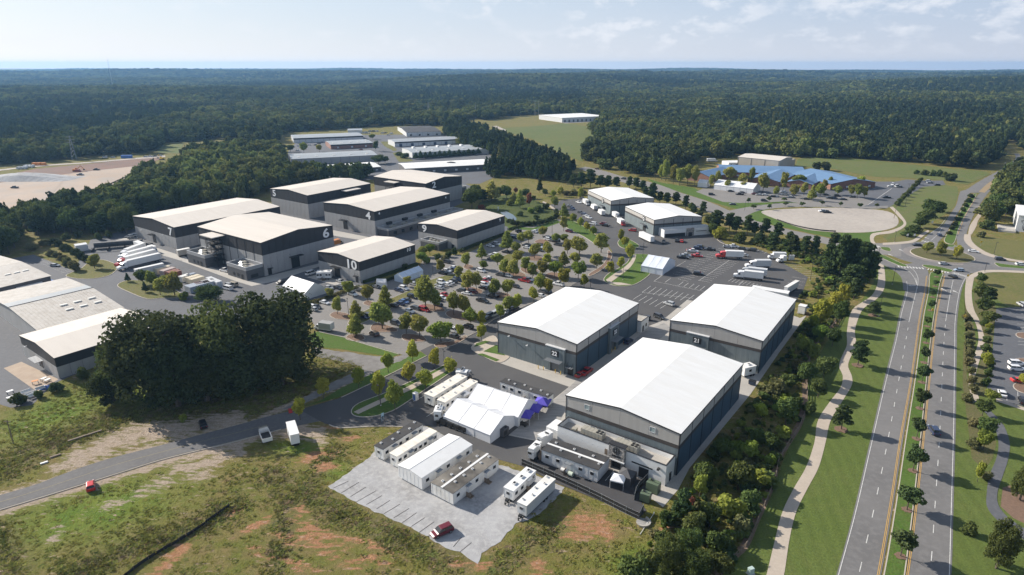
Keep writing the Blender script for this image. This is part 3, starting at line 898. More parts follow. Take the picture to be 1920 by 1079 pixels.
for pts in ([(0, 957), (57, 940), (160, 908), (233, 885), (300, 864), (367, 847), (433, 831), (527, 806)], [(640, 746), (720, 708), (800, 668)], [(598, 623), (648, 634), (667, 641), (748, 665)], [(617, 797), (640, 803), (707, 800), (755, 801)],
   [(925, 600), (1072, 536)], [(813, 647), (880, 630), (925, 600)], [(1340, 443), (1358, 458), (1420, 467)]):
 P = wline(pts, 4)
 for a, c in zip(P, P[1:]):
  d = (c - a)
  n = Vector((-d.y, d.x)).normalized() * 0.12
  b.add([(*(a - n), 0), (*(c - n), 0), (*(c + n), 0), (*(a + n), 0), (*(a - n), .16), (*(c - n), .16), (*(c + n), .16), (*(a + n), .16)], [(4, 5, 6, 7), (0, 1, 5, 4), (2, 3, 7, 6)])
tag(b.obj('kerb', CURB), kind='structure')

poly('lawn', [(575, 630), (597, 622), (648, 633), (667, 640), (750, 664), (735, 670), (640, 655), (590, 650)], Z1, LAWN_L)
poly('lawn', [(560, 765), (600, 752), (640, 728), (700, 700), (720, 690), (760, 668), (788, 660), (800, 667), (720, 708), (633, 746)], Z2 - .01, LAWN_L)
poly('gravel_track', [(590, 652), (640, 660), (700, 668), (735, 672), (757, 665), (770, 668), (720, 690), (690, 704), (640, 725), (560, 762), (530, 768), (600, 728), (660, 700), (680, 690), (640, 678), (590, 668)], Z2 - .005, mat('worn_gravel_track', (0.22, 0.21, 0.20), 0.95, col2=(0.15, 0.14, 0.13), scale=0.3, bump=0.3, bscale=5), 0, .7)

# concrete round the stages
poly('concrete_apron', [(936, 681), (957, 666), (1000, 640), (1100, 600), (1195, 620), (1240, 603), (1288, 563), (1302, 565), (1400, 560), (1500, 597), (1512, 592), (1462, 660), (1407, 740), (1293, 878), (1272, 918),
      (1243, 952), (1225, 938), (1200, 930), (1120, 870), (1060, 800), (1007, 828), (953, 817), (1033, 753), (1067, 726)], Z3, CONC)
poly('concrete_slab', [(1033, 755), (1067, 727), (1082, 712), (1100, 716), (1205, 624), (1245, 606), (1262, 618), (1150, 700), (1063, 760), (1050, 792), (1007, 826), (956, 815)], Z4, CONC_D)
poly('courtyard', [(975, 873), (1010, 850), (1035, 830), (1180, 895), (1222, 900), (1203, 945), (1212, 958), (1200, 971), (1130, 942), (1040, 905)], Z4 + .01, mat('dark_courtyard_asphalt', (0.050, 0.049, 0.052), 0.9, col2=(0.06, 0.058, 0.06), scale=0.3))
poly('gravel_lot', [(617, 912), (690, 860), (700, 848), (760, 800), (800, 800), (890, 850), (945, 876), (1000, 890), (1056, 915), (1040, 940), (1003, 970), (968, 982), (945, 1010), (905, 1040), (897, 1058), (860, 1036), (817, 1020),
     (770, 988), (723, 970), (693, 955), (640, 927)], Z2, GRAVEL, 0, .6)
bm_ = MB()
for i, (a, c) in enumerate((((625, 916), (653, 903)), ((640, 925), (673, 905)), ((657, 932), (686, 914)), ((668, 942), (705, 921)), ((687, 947), (716, 930)), ((706, 955), (731, 939)), ((720, 964), (750, 946)),
       ((738, 972), (767, 954)), ((754, 981), (781, 962)), ((771, 988), (797, 971)), ((786, 999), (814, 979)), ((802, 1007), (830, 990)), ((850, 1026), (865, 1008)), ((862, 1036), (884, 1018)))):
 A, B = G(*a), G(*c)
 d = (B - A).normalized()
 n = Vector((-d.y, d.x, 0)) * 0.06
 bm_.add([A - n + Vector((0, 0, Z2)), B - n + Vector((0, 0, Z2)), B + n + Vector((0, 0, Z2)), A + n + Vector((0, 0, Z2)), A - n + Vector((0, 0, .08)), B - n + Vector((0, 0, .08)), B + n + Vector((0, 0, .08)), A + n + Vector((0, 0, .08))],
   [(4, 5, 6, 7), (0, 1, 5, 4), (1, 2, 6, 5), (2, 3, 7, 6), (3, 0, 4, 7)])
tag(bm_.obj('bay_divider', LINE_D), kind='structure')

# kerbed lawns and beds of the campus
island('lawn', [(658, 772), (672, 757), (720, 738), (780, 711), (815, 694), (835, 684), (850, 684), (852, 694), (830, 710), (800, 730), (765, 754), (735, 772), (700, 782), (668, 782)], LAWN_L, 4, 0.25, .13, Z2)
strip('path', [(663, 774), (700, 756), (745, 736), (790, 713), (838, 688)], [(672, 778), (708, 761), (752, 741), (800, 718), (846, 692)], Z2 + .16, PATH)
island('lawn', [(884, 656), (890, 645), (905, 638), (925, 630), (937, 642), (957, 666), (938, 681), (912, 672)], PATH, 3, 0.25, .13, Z2)
poly('lawn', [(889, 652), (893, 645), (910, 640), (920, 642)], Z2 + .15, LAWN_L)
poly('lawn', [(906, 660), (930, 648), (938, 650), (947, 668)], Z2 + .15, LAWN_L)
poly('lawn', [(895, 665), (905, 664), (937, 676), (930, 679)], Z2 + .15, LAWN_L)
island('lawn', [(1132, 527), (1140, 514), (1160, 503), (1176, 492), (1182, 480), (1190, 477), (1222, 479), (1224, 490), (1210, 500), (1220, 512), (1205, 526), (1184, 536), (1155, 537)], LAWN_L, 4, 0.25, .13, Z2)
strip('path', [(1136, 526), (1152, 514), (1172, 501), (1184, 488), (1187, 478)], [(1146, 530), (1162, 518), (1180, 504), (1190, 490), (1193, 479)], Z2 + .16, PATH)
poly('path', [(1136, 526), (1146, 530), (1165, 531), (1185, 535), (1160, 536), (1142, 532)], Z2 + .155, PATH)
island('lawn', [(1158, 455), (1165, 448), (1180, 450), (1195, 458), (1198, 464), (1175, 467), (1162, 463)], LAWN_L, 4, 0.25, .13, Z2)
island('lawn', [(1050, 418), (1062, 410), (1085, 420), (1108, 434), (1128, 452), (1120, 460), (1095, 445), (1070, 432)], LAWN_L, 4, 0.25, .13, Z2)
strip('path', [(1016, 379), (1035, 392), (1055, 410), (1075, 422)], [(1020, 378), (1040, 391), (1060, 408), (1080, 420)], Z3 + .02, PATH)
island('bed', [(1140, 470), (1148, 478), (1143, 492), (1128, 507), (1108, 518), (1104, 514), (1126, 500), (1137, 486)], MULCH, 4, 0.25, .13, Z2)
LOT_BEDS = ([(618, 591), (630, 585), (655, 590), (660, 600), (640, 600), (625, 597)], [(648, 636), (655, 628), (675, 628), (685, 636), (668, 641)], [(694, 616), (705, 606), (740, 615), (745, 622), (720, 624), (700, 622)],
   [(752, 632), (760, 626), (790, 630), (800, 640), (775, 642), (758, 639)], [(814, 648), (825, 641), (850, 641), (870, 630), (876, 634), (850, 648), (825, 653)], [(835, 588), (850, 582), (885, 592), (895, 604), (870, 602), (845, 597)],
   [(783, 578), (795, 570), (825, 575), (835, 584), (810, 585)], [(865, 545), (880, 538), (905, 545), (900, 552), (880, 551)], [(920, 556), (935, 549), (955, 552), (955, 560), (935, 561)], [(935, 510), (950, 505), (980, 512), (985, 520), (950, 519)],
   [(975, 505), (990, 500), (1010, 508), (1000, 515), (985, 513)], [(1020, 518), (1035, 511), (1065, 518), (1058, 526), (1035, 524)], [(680, 570), (690, 564), (705, 570), (695, 575)], [(868, 502), (875, 496), (888, 500), (880, 507)],
   [(985, 485), (1000, 479), (1018, 484), (1010, 490), (995, 489)], [(1002, 455), (1012, 449), (1030, 453), (1022, 459)])
for p in LOT_BEDS:
 island('car_park_bed', p, MULCH, 3, 0.2, .13, Z1)
for p in ([(655, 600), (720, 566), (790, 536), (800, 528), (845, 515), (855, 520), (800, 548), (740, 575), (668, 612)], [(930, 490), (945, 480), (960, 476), (970, 484), (950, 495)]):
 island('car_park_lawn', p, LAWN_Y, 3, 0.2, .13, Z1)
island('lawn', [(123, 517), (143, 523), (175, 523), (205, 517), (221, 504), (219, 497), (195, 488), (170, 490), (150, 505)], LAWN_Y, 4, 0.25, .13, Z1)
island('lawn', [(220, 537), (232, 528), (255, 526), (290, 530), (330, 545), (345, 558), (300, 560), (275, 561), (243, 549)], LAWN_Y, 4, 0.25, .13, Z1)
for p in ([(215, 452), (240, 445), (262, 455), (350, 483), (352, 490), (338, 489), (300, 478), (250, 462)], [(340, 490), (352, 487), (430, 512), (472, 526), (520, 514), (600, 494), (605, 498), (520, 527), (472, 537), (440, 527)],
          [(600, 430), (625, 432), (705, 448), (690, 453), (640, 445), (605, 438)], [(575, 520), (600, 515), (680, 540), (672, 548)], [(7, 691), (40, 679), (110, 712), (70, 735)], [(240, 440), (262, 432), (262, 440)]):
 poly('concrete_apron', p, Z2, CONC if p[0][0] != 7 else mat('stained_tan_pad', (0.40, 0.315, 0.235), 0.9, col2=(0.34, 0.255, 0.19), scale=0.3))

# pond garden behind stage 9
poly('pond_garden', [(905, 420), (885, 400), (900, 380), (960, 362), (1010, 378), (1045, 402), (1040, 415), (1000, 425), (950, 425)], Z2 + .01, grass_mat('reed_garden', (0.07, 0.095, 0.028), (0.10, 0.115, 0.036), (0.05, 0.065, 0.025), 0.12))
poly('pond', [(938, 399), (950, 397), (962, 403), (970, 411), (966, 414), (952, 411)], Z3 + .02, WATER)
poly('lawn', [(950, 424), (1000, 428), (1044, 412), (1050, 418), (1010, 432), (955, 431)], Z2 + .02, LAWN_L)

# far side: streets and lots of the warehouses, school, building site
poly('warehouse_yard', [(540, 330), (540, 285), (560, 262), (650, 244), (700, 238), (745, 236), (830, 240), (935, 300), (960, 318), (900, 345), (820, 345), (720, 335), (620, 345)], Z0 + .02, ASPH_MID)
poly('grass_strip', [(713, 266), (728, 266), (745, 282), (738, 284), (722, 275)], Z1 + .02, LAWN_Y)
poly('grass_strip', [(736, 287), (750, 285), (775, 302), (762, 304), (748, 304)], Z1 + .02, LAWN_Y)
poly('car_park', [(1305, 360), (1318, 354), (1413, 362), (1500, 366), (1620, 372), (1640, 380), (1612, 390), (1540, 386), (1472, 378), (1437, 380), (1387, 381), (1355, 379)], Z1, ASPH_LOT)
poly('car_park', [(1310, 352), (1400, 350), (1500, 352), (1610, 356), (1644, 341), (1680, 341), (1700, 337), (1728, 339), (1768, 339), (1773, 347), (1730, 351), (1695, 372), (1667, 389), (1617, 389), (1600, 378), (1500, 368), (1413, 364)], Z0 + .01, ASPH_MID)
strip('road', [(1365, 396), (1400, 389), (1437, 384), (1480, 381), (1560, 384), (1620, 388), (1666, 386)], [(1395, 408), (1415, 398), (1437, 393), (1480, 389), (1560, 389), (1620, 392), (1664, 391)], Z1 + .02, ASPH_LOT)
poly('gravel_lot', smooth([(1427, 398), (1463, 393), (1547, 390), (1600, 391), (1655, 395), (1680, 405), (1684, 420), (1667, 430), (1625, 436), (1567, 436), (1510, 430), (1462, 414)], 4, True), Z1 + .01, TANG)
poly('building_site', [(-250, 430), (-250, 345), (0, 342), (93, 329), (242, 313), (280, 310), (272, 330), (255, 350), (200, 374), (120, 390), (66, 406), (48, 420), (0, 424)], Z1 + .05, DIRT, 0, 2.5)
poly('red_bank', [(-250, 345), (-250, 335), (0, 331), (67, 317), (167, 308), (273, 296), (305, 297), (275, 310), (180, 320), (93, 331), (0, 343)], Z1 + .1, CLAY)
strip('dirt_road', [(-100, 330), (60, 312), (160, 305), (240, 298), (310, 292)], [(-100, 333), (60, 314), (160, 307), (240, 300), (310, 295)], Z1 + .12, TANG)
strip('dirt_road', [(880, 226), (900, 229), (920, 236), (945, 246)], [(890, 224), (908, 228), (930, 236), (950, 245)], Z1 + .12, TANG)
poly('gravel_lot', [(-20, 415), (30, 405), (62, 410), (60, 420), (-20, 428)], Z1, TANG)
poly('warehouse_yard', [(1030, 226), (1120, 222), (1130, 228), (1060, 232)], Z1 + .1, TANG)

# white bay lines of the northern lots
wl = MB()

def bays(a, c, n, ln, side=1, w=0.14, z=Z3 + .02):
 A, B = G(*a).xy, G(*c).xy
 d = (B - A).normalized()
 nn = Vector((-d.y, d.x)) * side
 for i in range(n):
  p = A.lerp(B, i / (n - 1))
  line_mb(wl, [p, p + nn * ln], w, z)

def wl_px(*pts, w=0.16):
 line_mb(wl, wline(pts), w, Z3 + .022)

for k in range(9):
 x, y = 1204 + k * 10.2, 549 + k * 2.1
 wl_px((x, y), (x + 16, y - 12))
wl_px((1204, 549), (1300, 560))
for k in range(6):
 x, y = 1187 + k * 10.2, 562 + k * 3.4
 wl_px((x, y), (x + 16, y - 10))
for k in range(6):
 x, y = 1272 + k * 10.2, 536 + k * 2.1
 wl_px((x, y), (x + 9, y - 7))
wl_px((1226, 528), (1325, 548))
wl_px((1226, 528), (1245, 515))
wl_px((1247, 530), (1258, 522))
bays((1262, 514), (1345, 466), 16, 5.0, -1)
bays((1290, 528), (1382, 482), 18, 5.0, 1)
bays((1310, 526), (1366, 489), 14, 5.0, -1)
wl_px((1310, 527), (1367, 489))
wl_px((1236, 519), (1286, 490))
bays((1470, 495), (1514, 521), 9, 6.0, 1)
bays((1497, 548), (1512, 524), 5, 6.0, 1)
bays((1365, 528), (1420, 540), 9, 5.0, 1)
wl_px((1383, 537), (1394, 528))
bays((1380, 466), (1432, 476), 8, 4.5, 1)
bays((93, 489), (136, 508), 11, 4.5, -1)
bays((790, 335), (838, 330), 14, 4.5, 1, 0.18)
wl_px((1627, 385), (1672, 354), w=0.3)
wl_px((775, 754), (810, 735))
wl_px((800, 782), (814, 773))
tag(wl.obj('parking_lines', LINE_W), kind='structure')

# ------------------------------------------------------------------ buildings
MESHES = {}

class Face:
 """one wall of a rectangular building, in the building's own frame: t runs along it, z up, d outwards"""

 def __init__(s, L, W, k):
  s.o, s.a, s.n = [((0, 0), 0, L), ((L, 0), math.pi / 2, W), ((L, W), math.pi, L), ((0, W), -math.pi / 2, W)][k]

 def mat(s, t=0.0, z=0.0, d=0.0):
  c, q = math.cos(s.a), math.sin(s.a)
  return Matrix.Translation((s.o[0] + c * t + q * d, s.o[1] + q * t - c * d, z)) @ Matrix.Rotation(s.a, 4, 'Z')

FRONT, RIGHT, BACK, LEFT = 0, 1, 2, 3      # front = along N->E, left = along N->W

def panel_mesh(key, m, w, z0, z1, t0=None, top=None, th=0.07):
 """a wall panel with its edges chamfered back, so that the joints read"""
 if key in MESHES:
  return MESHES[key]
 g = 0.03
 b = MB()
 if top is None:
  P = [(g, z0 + g), (w - g, z0 + g), (w - g, z1 - g), (g, z1 - g)]
 else:
  P = [(g, z0 + g), (w - g, z0 + g)] + [(x, z - g) for x, z in top[::-1]]
 n = len(P)
 cx, cz = sum(p[0] for p in P) / n, sum(p[1] for p in P) / n
 sh = lambda p: (p[0] + math.copysign(0.03, cx - p[0]), p[1] + math.copysign(0.03, cz - p[1]))
 vs = [(p[0], 0, p[1]) for p in P] + [(p[0], -th + .02, p[1]) for p in P] + [(sh(p)[0], -th, sh(p)[1]) for p in P]
 fs = []
 for i in range(n):
  j = (i + 1) % n
  fs += [(i, j, n + j, n + i), (n + i, n + j, 2 * n + j, 2 * n + i)]
 fs.append(tuple(range(2 * n, 3 * n)))
 b.add(vs, fs)
 MESHES[key] = b.mesh('wall_panel', m)
 return MESHES[key]

def put(name, me, parent, M):
 o = link(name, me, parent)
 if parent is not None and parent.parent is not None:       # a sub-part: M is given in the frame of the whole thing
  M = parent.matrix_basis.inverted() @ M
 o.matrix_basis = M
 return o

def text_mesh(s, size, m, bold=0.02, ext=0.04):
 key = ('txt', s, size, m.name)
 if key in MESHES:
  return MESHES[key]
 cu = bpy.data.curves.new('lettering', 'FONT')
 cu.body, cu.size, cu.extrude, cu.offset = s, size, ext, bold * size
 cu.align_x, cu.align_y = 'CENTER', 'CENTER'
 cu.resolution_u = 3
 o = bpy.data.objects.new('lettering', cu)
 COL.objects.link(o)
 dg = bpy.context.evaluated_depsgraph_get()
 me = bpy.data.meshes.new_from_object(o.evaluated_get(dg))
 bpy.data.objects.remove(o)
 bpy.data.curves.remove(cu)
 me.materials.clear()
 me.materials.append(m)
 MESHES[key] = me
 return me

RX90 = Matrix.Rotation(math.pi / 2, 4, 'X')

def number(parent, F, t, z, s, size, d=0.12, bold=0.03):
 return put('number_lettering', text_mesh(s, size, SIGNW, bold * .75), parent, F.mat(t, z, d) @ RX90 @ Matrix.Diagonal((1.3, 1, 1, 1)))

def fbox(name, parent, F, t0, t1, z0, z1, d0, d1, m):
 b = MB()
 b.box(t0, t1, -d1, -d0, z0, z1)
 return put(name, b.mesh(name, m), parent, F.mat())

def gable_top(L, H, rise):
 return lambda t: H + rise * (1 - abs(2 * t / L - 1))

def stage(label, N, E, W, H, rise, ridge, rooftop, lower, upper, zb, belt=None, low2=None, bay=5.6, name='sound_stage', cat='sound stage', group='large sound stages', trim=CHAR, far=1.0):
 """gabled hall: core, wall panels in two tiers, belt course, roof with edge trim.  ridge='x' runs along N->E"""
 o, a, L, Wd, sy = frame(N, E, W, H)
 assert sy > 0
 S = thing(name, label, cat, o, a, group)
 nf = [Face(L, Wd, k) for k in range(4)]
 core = MB()
 gable = (LEFT, RIGHT) if ridge == 'x' else (FRONT, BACK)
 if ridge == 'x':
  prof = [(0, 0), (L, 0)]
  P = [(0.02, -.5), (Wd - .02, -.5), (Wd - .02, H - .1), (Wd / 2, H + rise - .1), (.02, H - .1)]
  n = len(P)
  vs = [(0.02, p[0], p[1]) for p in P] + [(L - .02, p[0], p[1]) for p in P]
  core.add(vs, [tuple(range(n))[::-1], tuple(range(n, 2 * n))] + [(i, (i + 1) % n, n + (i + 1) % n, n + i) for i in range(n)])
 else:
  P = [(0.02, -.5), (L - .02, -.5), (L - .02, H - .1), (L / 2, H + rise - .1), (.02, H - .1)]
  core.extr_y(P, 0.02, Wd - .02)
 core.obj('wall_core', GROOVE, S)
 for k, F in enumerate(nf):
  n = max(2, round(F.n / (bay * far)))
  w = F.n / n
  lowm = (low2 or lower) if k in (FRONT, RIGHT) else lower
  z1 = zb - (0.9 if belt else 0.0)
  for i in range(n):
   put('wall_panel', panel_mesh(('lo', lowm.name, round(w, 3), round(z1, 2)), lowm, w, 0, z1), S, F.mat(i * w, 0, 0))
   if k in gable:
    gt = gable_top(F.n, H, rise)
    t0, t1 = i * w, (i + 1) * w
    tp = [(0.03, gt(t0 + .03) - .12)] + ([(F.n / 2 - t0, gt(F.n / 2) - .12)] if t0 < F.n / 2 < t1 else []) + [(w - .03, gt(t1 - .03) - .12)]
    put('wall_panel', panel_mesh(('up', upper.name, round(w, 3), zb, round(H, 2), round(rise, 2), round(F.n, 2), i), upper, w, zb, 0, top=tp), S, F.mat(t0, 0, 0))
   else:
    put('wall_panel', panel_mesh(('up', upper.name, round(w, 3), zb, round(H, 2)), upper, w, zb, H - .12), S, F.mat(i * w, 0, 0))
  if belt:
   fbox('belt_course', S, F, 0, F.n, zb - .9, zb, 0.0, 0.10, belt)
   for i in range(n + 1):
    if k in (FRONT, RIGHT) or i in (0, n):
     fbox('pilaster', S, F, max(i * w - .13, 0), min(i * w + .13, F.n), 0, H - .13, 0.07, 0.125, CHAR)
 rb = MB()
 e = 0.18
 t = 0.16
 if ridge == 'x':
  for (y0, z0, y1, z1) in ((-e, H - .06, Wd / 2, H + rise), (Wd / 2, H + rise, Wd + e, H - .06)):
   rb.add([(-e, y0, z0), (L + e, y0, z0), (L + e, y1, z1), (-e, y1, z1), (-e, y0, z0 + t), (L + e, y0, z0 + t), (L + e, y1, z1 + t), (-e, y1, z1 + t)],
                   [(3, 2, 1, 0), (4, 5, 6, 7), (0, 1, 5, 4), (1, 2, 6, 5), (2, 3, 7, 6), (3, 0, 4, 7)])
 else:
  for (x0, z0, x1, z1) in ((-e, H - .06, L / 2, H + rise), (L / 2, H + rise, L + e, H - .06)):
   rb.add([(x0, -e, z0), (x1, -e, z1), (x1, Wd + e, z1), (x0, Wd + e, z0), (x0, -e, z0 + t), (x1, -e, z1 + t), (x1, Wd + e, z1 + t), (x0, Wd + e, z0 + t)],
                   [(3, 2, 1, 0), (4, 5, 6, 7), (0, 1, 5, 4), (1, 2, 6, 5), (2, 3, 7, 6), (3, 0, 4, 7)])
 ro = rb.obj('roof', rooftop, S)
 tb = MB()
 for k, F in enumerate(nf):
  if k in gable:
   gt = gable_top(F.n, H, rise)
   for t0, t1 in ((-e, F.n / 2), (F.n / 2, F.n + e)):
    z0, z1 = (H - .06, H + rise) if t0 < 0 else (H + rise, H - .06)
    Mx = F.mat()
    tb.add([(t0, -e, z0 - .12), (t1, -e, z1 - .12), (t1, -e - .06, z1 - .12), (t0, -e - .06, z0 - .12), (t0, -e, z0 + t + .03), (t1, -e, z1 + t + .03), (t1, -e - .06, z1 + t + .03), (t0, -e - .06, z0 + t + .03)],
                       [(0, 1, 2, 3), (7, 6, 5, 4), (3, 2, 6, 7), (1, 0, 4, 5), (0, 3, 7, 4), (2, 1, 5, 6)], 0, Mx)
  else:
   tb.box(-e, F.n + e, -e - .07, -e, H - .2, H + .11, 0, F.mat())
 tb.obj('eave_trim', trim, ro)
 return S, nf, L, Wd

def door(S, F, t, w, h, m=None):
 d = fbox('door', S, F, t - w / 2, t + w / 2, 0.05, h, 0.06, 0.12, m or DARK)
 fr = MB()
 for q in (t - w / 2 - .12, t + w / 2):
  fr.box(q, q + .12, -.17, -.06, 0, h + .12)
 fr.box(t - w / 2, t + w / 2, -.17, -.06, h, h + .12)
 o = fr.mesh('door_frame', CHAR)
 put('door_frame', o, d, F.mat())
 return d

def canopy(S, F, t, w, z, dep, m=GREYM, ribs=6):
 c = fbox('canopy', S, F, t - w / 2, t + w / 2, z, z + .18, 0.1, dep, m)
 b = MB()
 for i in range(ribs):
  q = t - w / 2 + (i + .3) * w / ribs
  b.box(q, q + .08, -dep + .05, -.1, z + .18, z + .26)
 put('canopy_rib', b.mesh('canopy_rib', DARK), c, F.mat())
 for q in (t - w / 2 + .3, t + w / 2 - .3):
  r = MB()
  r.cyl((q, -.12, z + 1.5), (q, -dep + .3, z + .2), .04, n=5)
  put('tie_rod', r.mesh('tie_rod', DARK), c, F.mat())
 return c

def wall_lamp(S, F, t, z):
 b = MB()
 b.box(t - .12, t + .12, -.5, -.08, z, z + .14)
 b.box(t - .3, t + .3, -.9, -.5, z - .12, z + .10)
 put('wall_lamp', b.mesh('wall_lamp', LTGREYP), S, F.mat())

def roof_unit(parent, x, y, z, l, w, h, nf=4, rot=0.0):
 """packaged air handler: casing, fans, hoods"""
 b = MB()
 b.box(0, l, 0, w, .25, h)
 for i in range(1, 6):
  b.box(l * i / 6 - .02, l * i / 6 + .02, -.03, w + .03, .3, h + .03)
 u = b.obj('roof_unit', HVAC, parent, (x, y, z), rot)
 f = MB()
 for i in range(nf):
  cx, cy = l - 0.55 - (i // 2) * 0.95, w * (0.28 + 0.44 * (i % 2))
  f.cyl((cx, cy, h), (cx, cy, h + .12), .36, n=10)
  fo = f.obj('fan', DARK, u)
  f = MB()
 for q in (0.28, 0.58):
  hd = MB()
  hd.extr_y([(l * q, h * .35), (l * q + 1.0, h * .35), (l * q + 1.0, h * 1.15), (l * q, h * 1.15)], w, w + .08)
  hd.add([(l * q, w, h * 1.15), (l * q + 1.0, w, h * 1.15), (l * q + 1.0, w + 1.1, h * .55), (l * q, w + 1.1, h * .55), (l * q, w, h * .4), (l * q + 1, w, h * .4), (l * q + 1, w + 1.1, h * .45), (l * q, w + 1.1, h * .45)],
               [(3, 2, 1, 0), (4, 5, 6, 7), (1, 2, 6, 5), (0, 4, 7, 3), (2, 3, 7, 6)])
  hd.obj('intake_hood', GREYM, u)
 return u

def parapet_block(S, x0, x1, y0, y1, h, wallm, roofm, pm=None, par=0.8, name='annex', cap=CHAR):
 """flat-roofed wing with a parapet"""
 b = MB()
 b.box(x0, x1, y0, y1, 0, h - par, 0)
 an = b.obj(name, wallm, S)
 p = MB()
 t = .28
 for q in ((x0, x1, y0, y0 + t), (x0, x1, y1 - t, y1), (x0, x0 + t, y0 + t, y1 - t), (x1 - t, x1, y0 + t, y1 - t)):
  p.box(q[0], q[1], q[2], q[3], h - par, h)
 p.obj('parapet', pm or wallm, an)
 c = MB()
 for q in ((x0 - .06, x1 + .06, y0 - .06, y0 + t), (x0 - .06, x1 + .06, y1 - t, y1 + .06), (x0 - .06, x0 + t, y0 + t, y1 - t), (x1 - t, x1 + .06, y0 + t, y1 - t)):
  c.box(q[0], q[1], q[2], q[3], h + .003, h + .12)
 c.obj('parapet_cap', cap, an)
 r = MB()
 r.box(x0 + t, x1 - t, y0 + t, y1 - t, h - par, h - par + .05)
 r.obj('annex_roof', roofm, an)
 return an

def window(parent, F, t, z, w, h, glass=GLASS, frame=LTGREYP, d=0.0):
 f = MB()
 e = .09
 for q in ((t - w / 2 - e, t + w / 2 + e, z - e, z), (t - w / 2 - e, t + w / 2 + e, z + h, z + h + e), (t - w / 2 - e, t - w / 2, z, z + h), (t + w / 2, t + w / 2 + e, z, z + h)):
  f.box(q[0], q[1], -.1 - d, .02 - d, q[2], q[3])
 W_ = put('window', f.mesh('window', frame), parent, F.mat())
 g = MB()
 g.box(t - w / 2, t + w / 2, -.03 - d, .01 - d, z, z + h)
 put('pane', g.mesh('pane', glass), W_, F.mat())
 return W_

# --- dark-banded stages
DB = dict(lower=LGREY, upper=CHAR, bay=3.6)
S7, F7, L7, W7 = stage('long grey hall with black upper band and a white 7, beside the truck yard', (326, 427), (525, 388), (248, 406), 11.6, 1.6, 'x', ROOF_C, zb=6.2, **DB)
number(S7, F7[LEFT], W7 - 4.4, 8.6, '7', 5.6, bold=.035)
canopy(S7, F7[LEFT], W7 * .47, 4.0, 4.6, 2.6, DARK)
door(S7, F7[LEFT], W7 * .47, 2.8, 4.4)
wall_lamp(S7, F7[LEFT], 8, 5.2)
wall_lamp(S7, F7[LEFT], 31, 6.0)

S6, F6, L6, W6 = stage('tall grey and black hall with a white 6 and an outside stair tower', (489, 456), (622, 423), (373, 425), 15.4, 2.0, 'y', ROOF_C, zb=9.6, **DB)
number(S6, F6[FRONT], L6 - 4.4, 12.3, '6', 6.0, bold=.035)
door(S6, F6[FRONT], 16.5, 4.2, 5.2)
canopy(S6, F6[FRONT], 16.5, 6.5, 5.6, 2.6, DARK)
door(S6, F6[FRONT], 2.6, 1.6, 2.6)
canopy(S6, F6[FRONT], 2.6, 2.4, 3.0, 1.3, DARK, 3)
for i in range(8):
 b = MB()
 b.box(W6 * i / 8 - .12, W6 * i / 8 + .12, -.16, -.06, 0, 15.2)
 put('pilaster', b.mesh('pilaster', CHAR), S6, F6[LEFT].mat())
# stair tower on the left wall
st = MB()
t0, t1 = W6 * .27, W6 * .42
for t in (t0, (t0 + t1) / 2, t1):
 for d in (1.0, 4.6):
  st.cyl((t, -d, 0), (t, -d, 14.2), .14, n=6)
for z in (2.6, 5.2, 7.8, 10.4, 13.0):
 st.box(t0, t1, -4.8, -.2, z, z + .14)
 for d in (.9, 4.7):
  st.box(t0, t1, -d - .04, -d + .04, z + 1.05, z + 1.13)
for k, z in enumerate((0, 2.6, 5.2, 7.8, 10.4)):
 a, c = (t0 + .6, t1 - .6) if k % 2 == 0 else (t1 - .6, t0 + .6)
 d = 1.6 if k % 2 == 0 else 3.6
 st.add([(a, -d - .6, z), (a, -d + .6, z), (c, -d + .6, z + 2.6), (c, -d - .6, z + 2.6), (a, -d - .6, z + .35), (a, -d + .6, z + .35), (c, -d + .6, z + 2.95), (c, -d - .6, z + 2.95)],
           [(0, 1, 2, 3), (7, 6, 5, 4), (0, 3, 7, 4), (2, 1, 5, 6), (1, 0, 4, 5), (3, 2, 6, 7)])
tw = put('stair_tower', st.mesh('stair_tower', LAMPM), S6, F6[LEFT].mat())
cb = MB()
cb.box(t0 - 1.5, t1 + 1.5, -6.4, .1, 14.3, 14.7)
o = put('canopy_roof', cb.mesh('canopy_roof', ROOF_C), S6, F6[LEFT].mat())
an1 = parapet_block(S6, -8.7, -.3, 0.3, 15.0, 6.0, CHAR2, CONC_D, LGREY, 1.5, cap=LTGREYP)
an2 = parapet_block(S6, -8.7, -.3, 33.0, 48.5, 6.0, CHAR2, CONC_D, LGREY, 1.5, cap=LTGREYP)
for an, y in ((an1, 1.2), (an2, 34.0)):
 for i in range(3):
  roof_unit(an, -5.8 + i * 2.0, y + 1.6 + (i * 1.7) * 2.0, 4.5, 3.2, 1.8, 1.3, 2, math.pi / 2)
 for k, yy in enumerate((2.2, 5.2, 8.4)):
  b = MB()
  b.box(-8.82, -8.7, y + yy, y + yy + 1.2, .1 if k == 0 else 1.2, 2.5)
  b.obj('door' if k == 0 else 'window', DARK, an)
b = MB()
b.box(2.0, 5.5, .18, .3, .8, 2.3)
b.obj('window', DARK, an1, (-8.7, 0, 0))

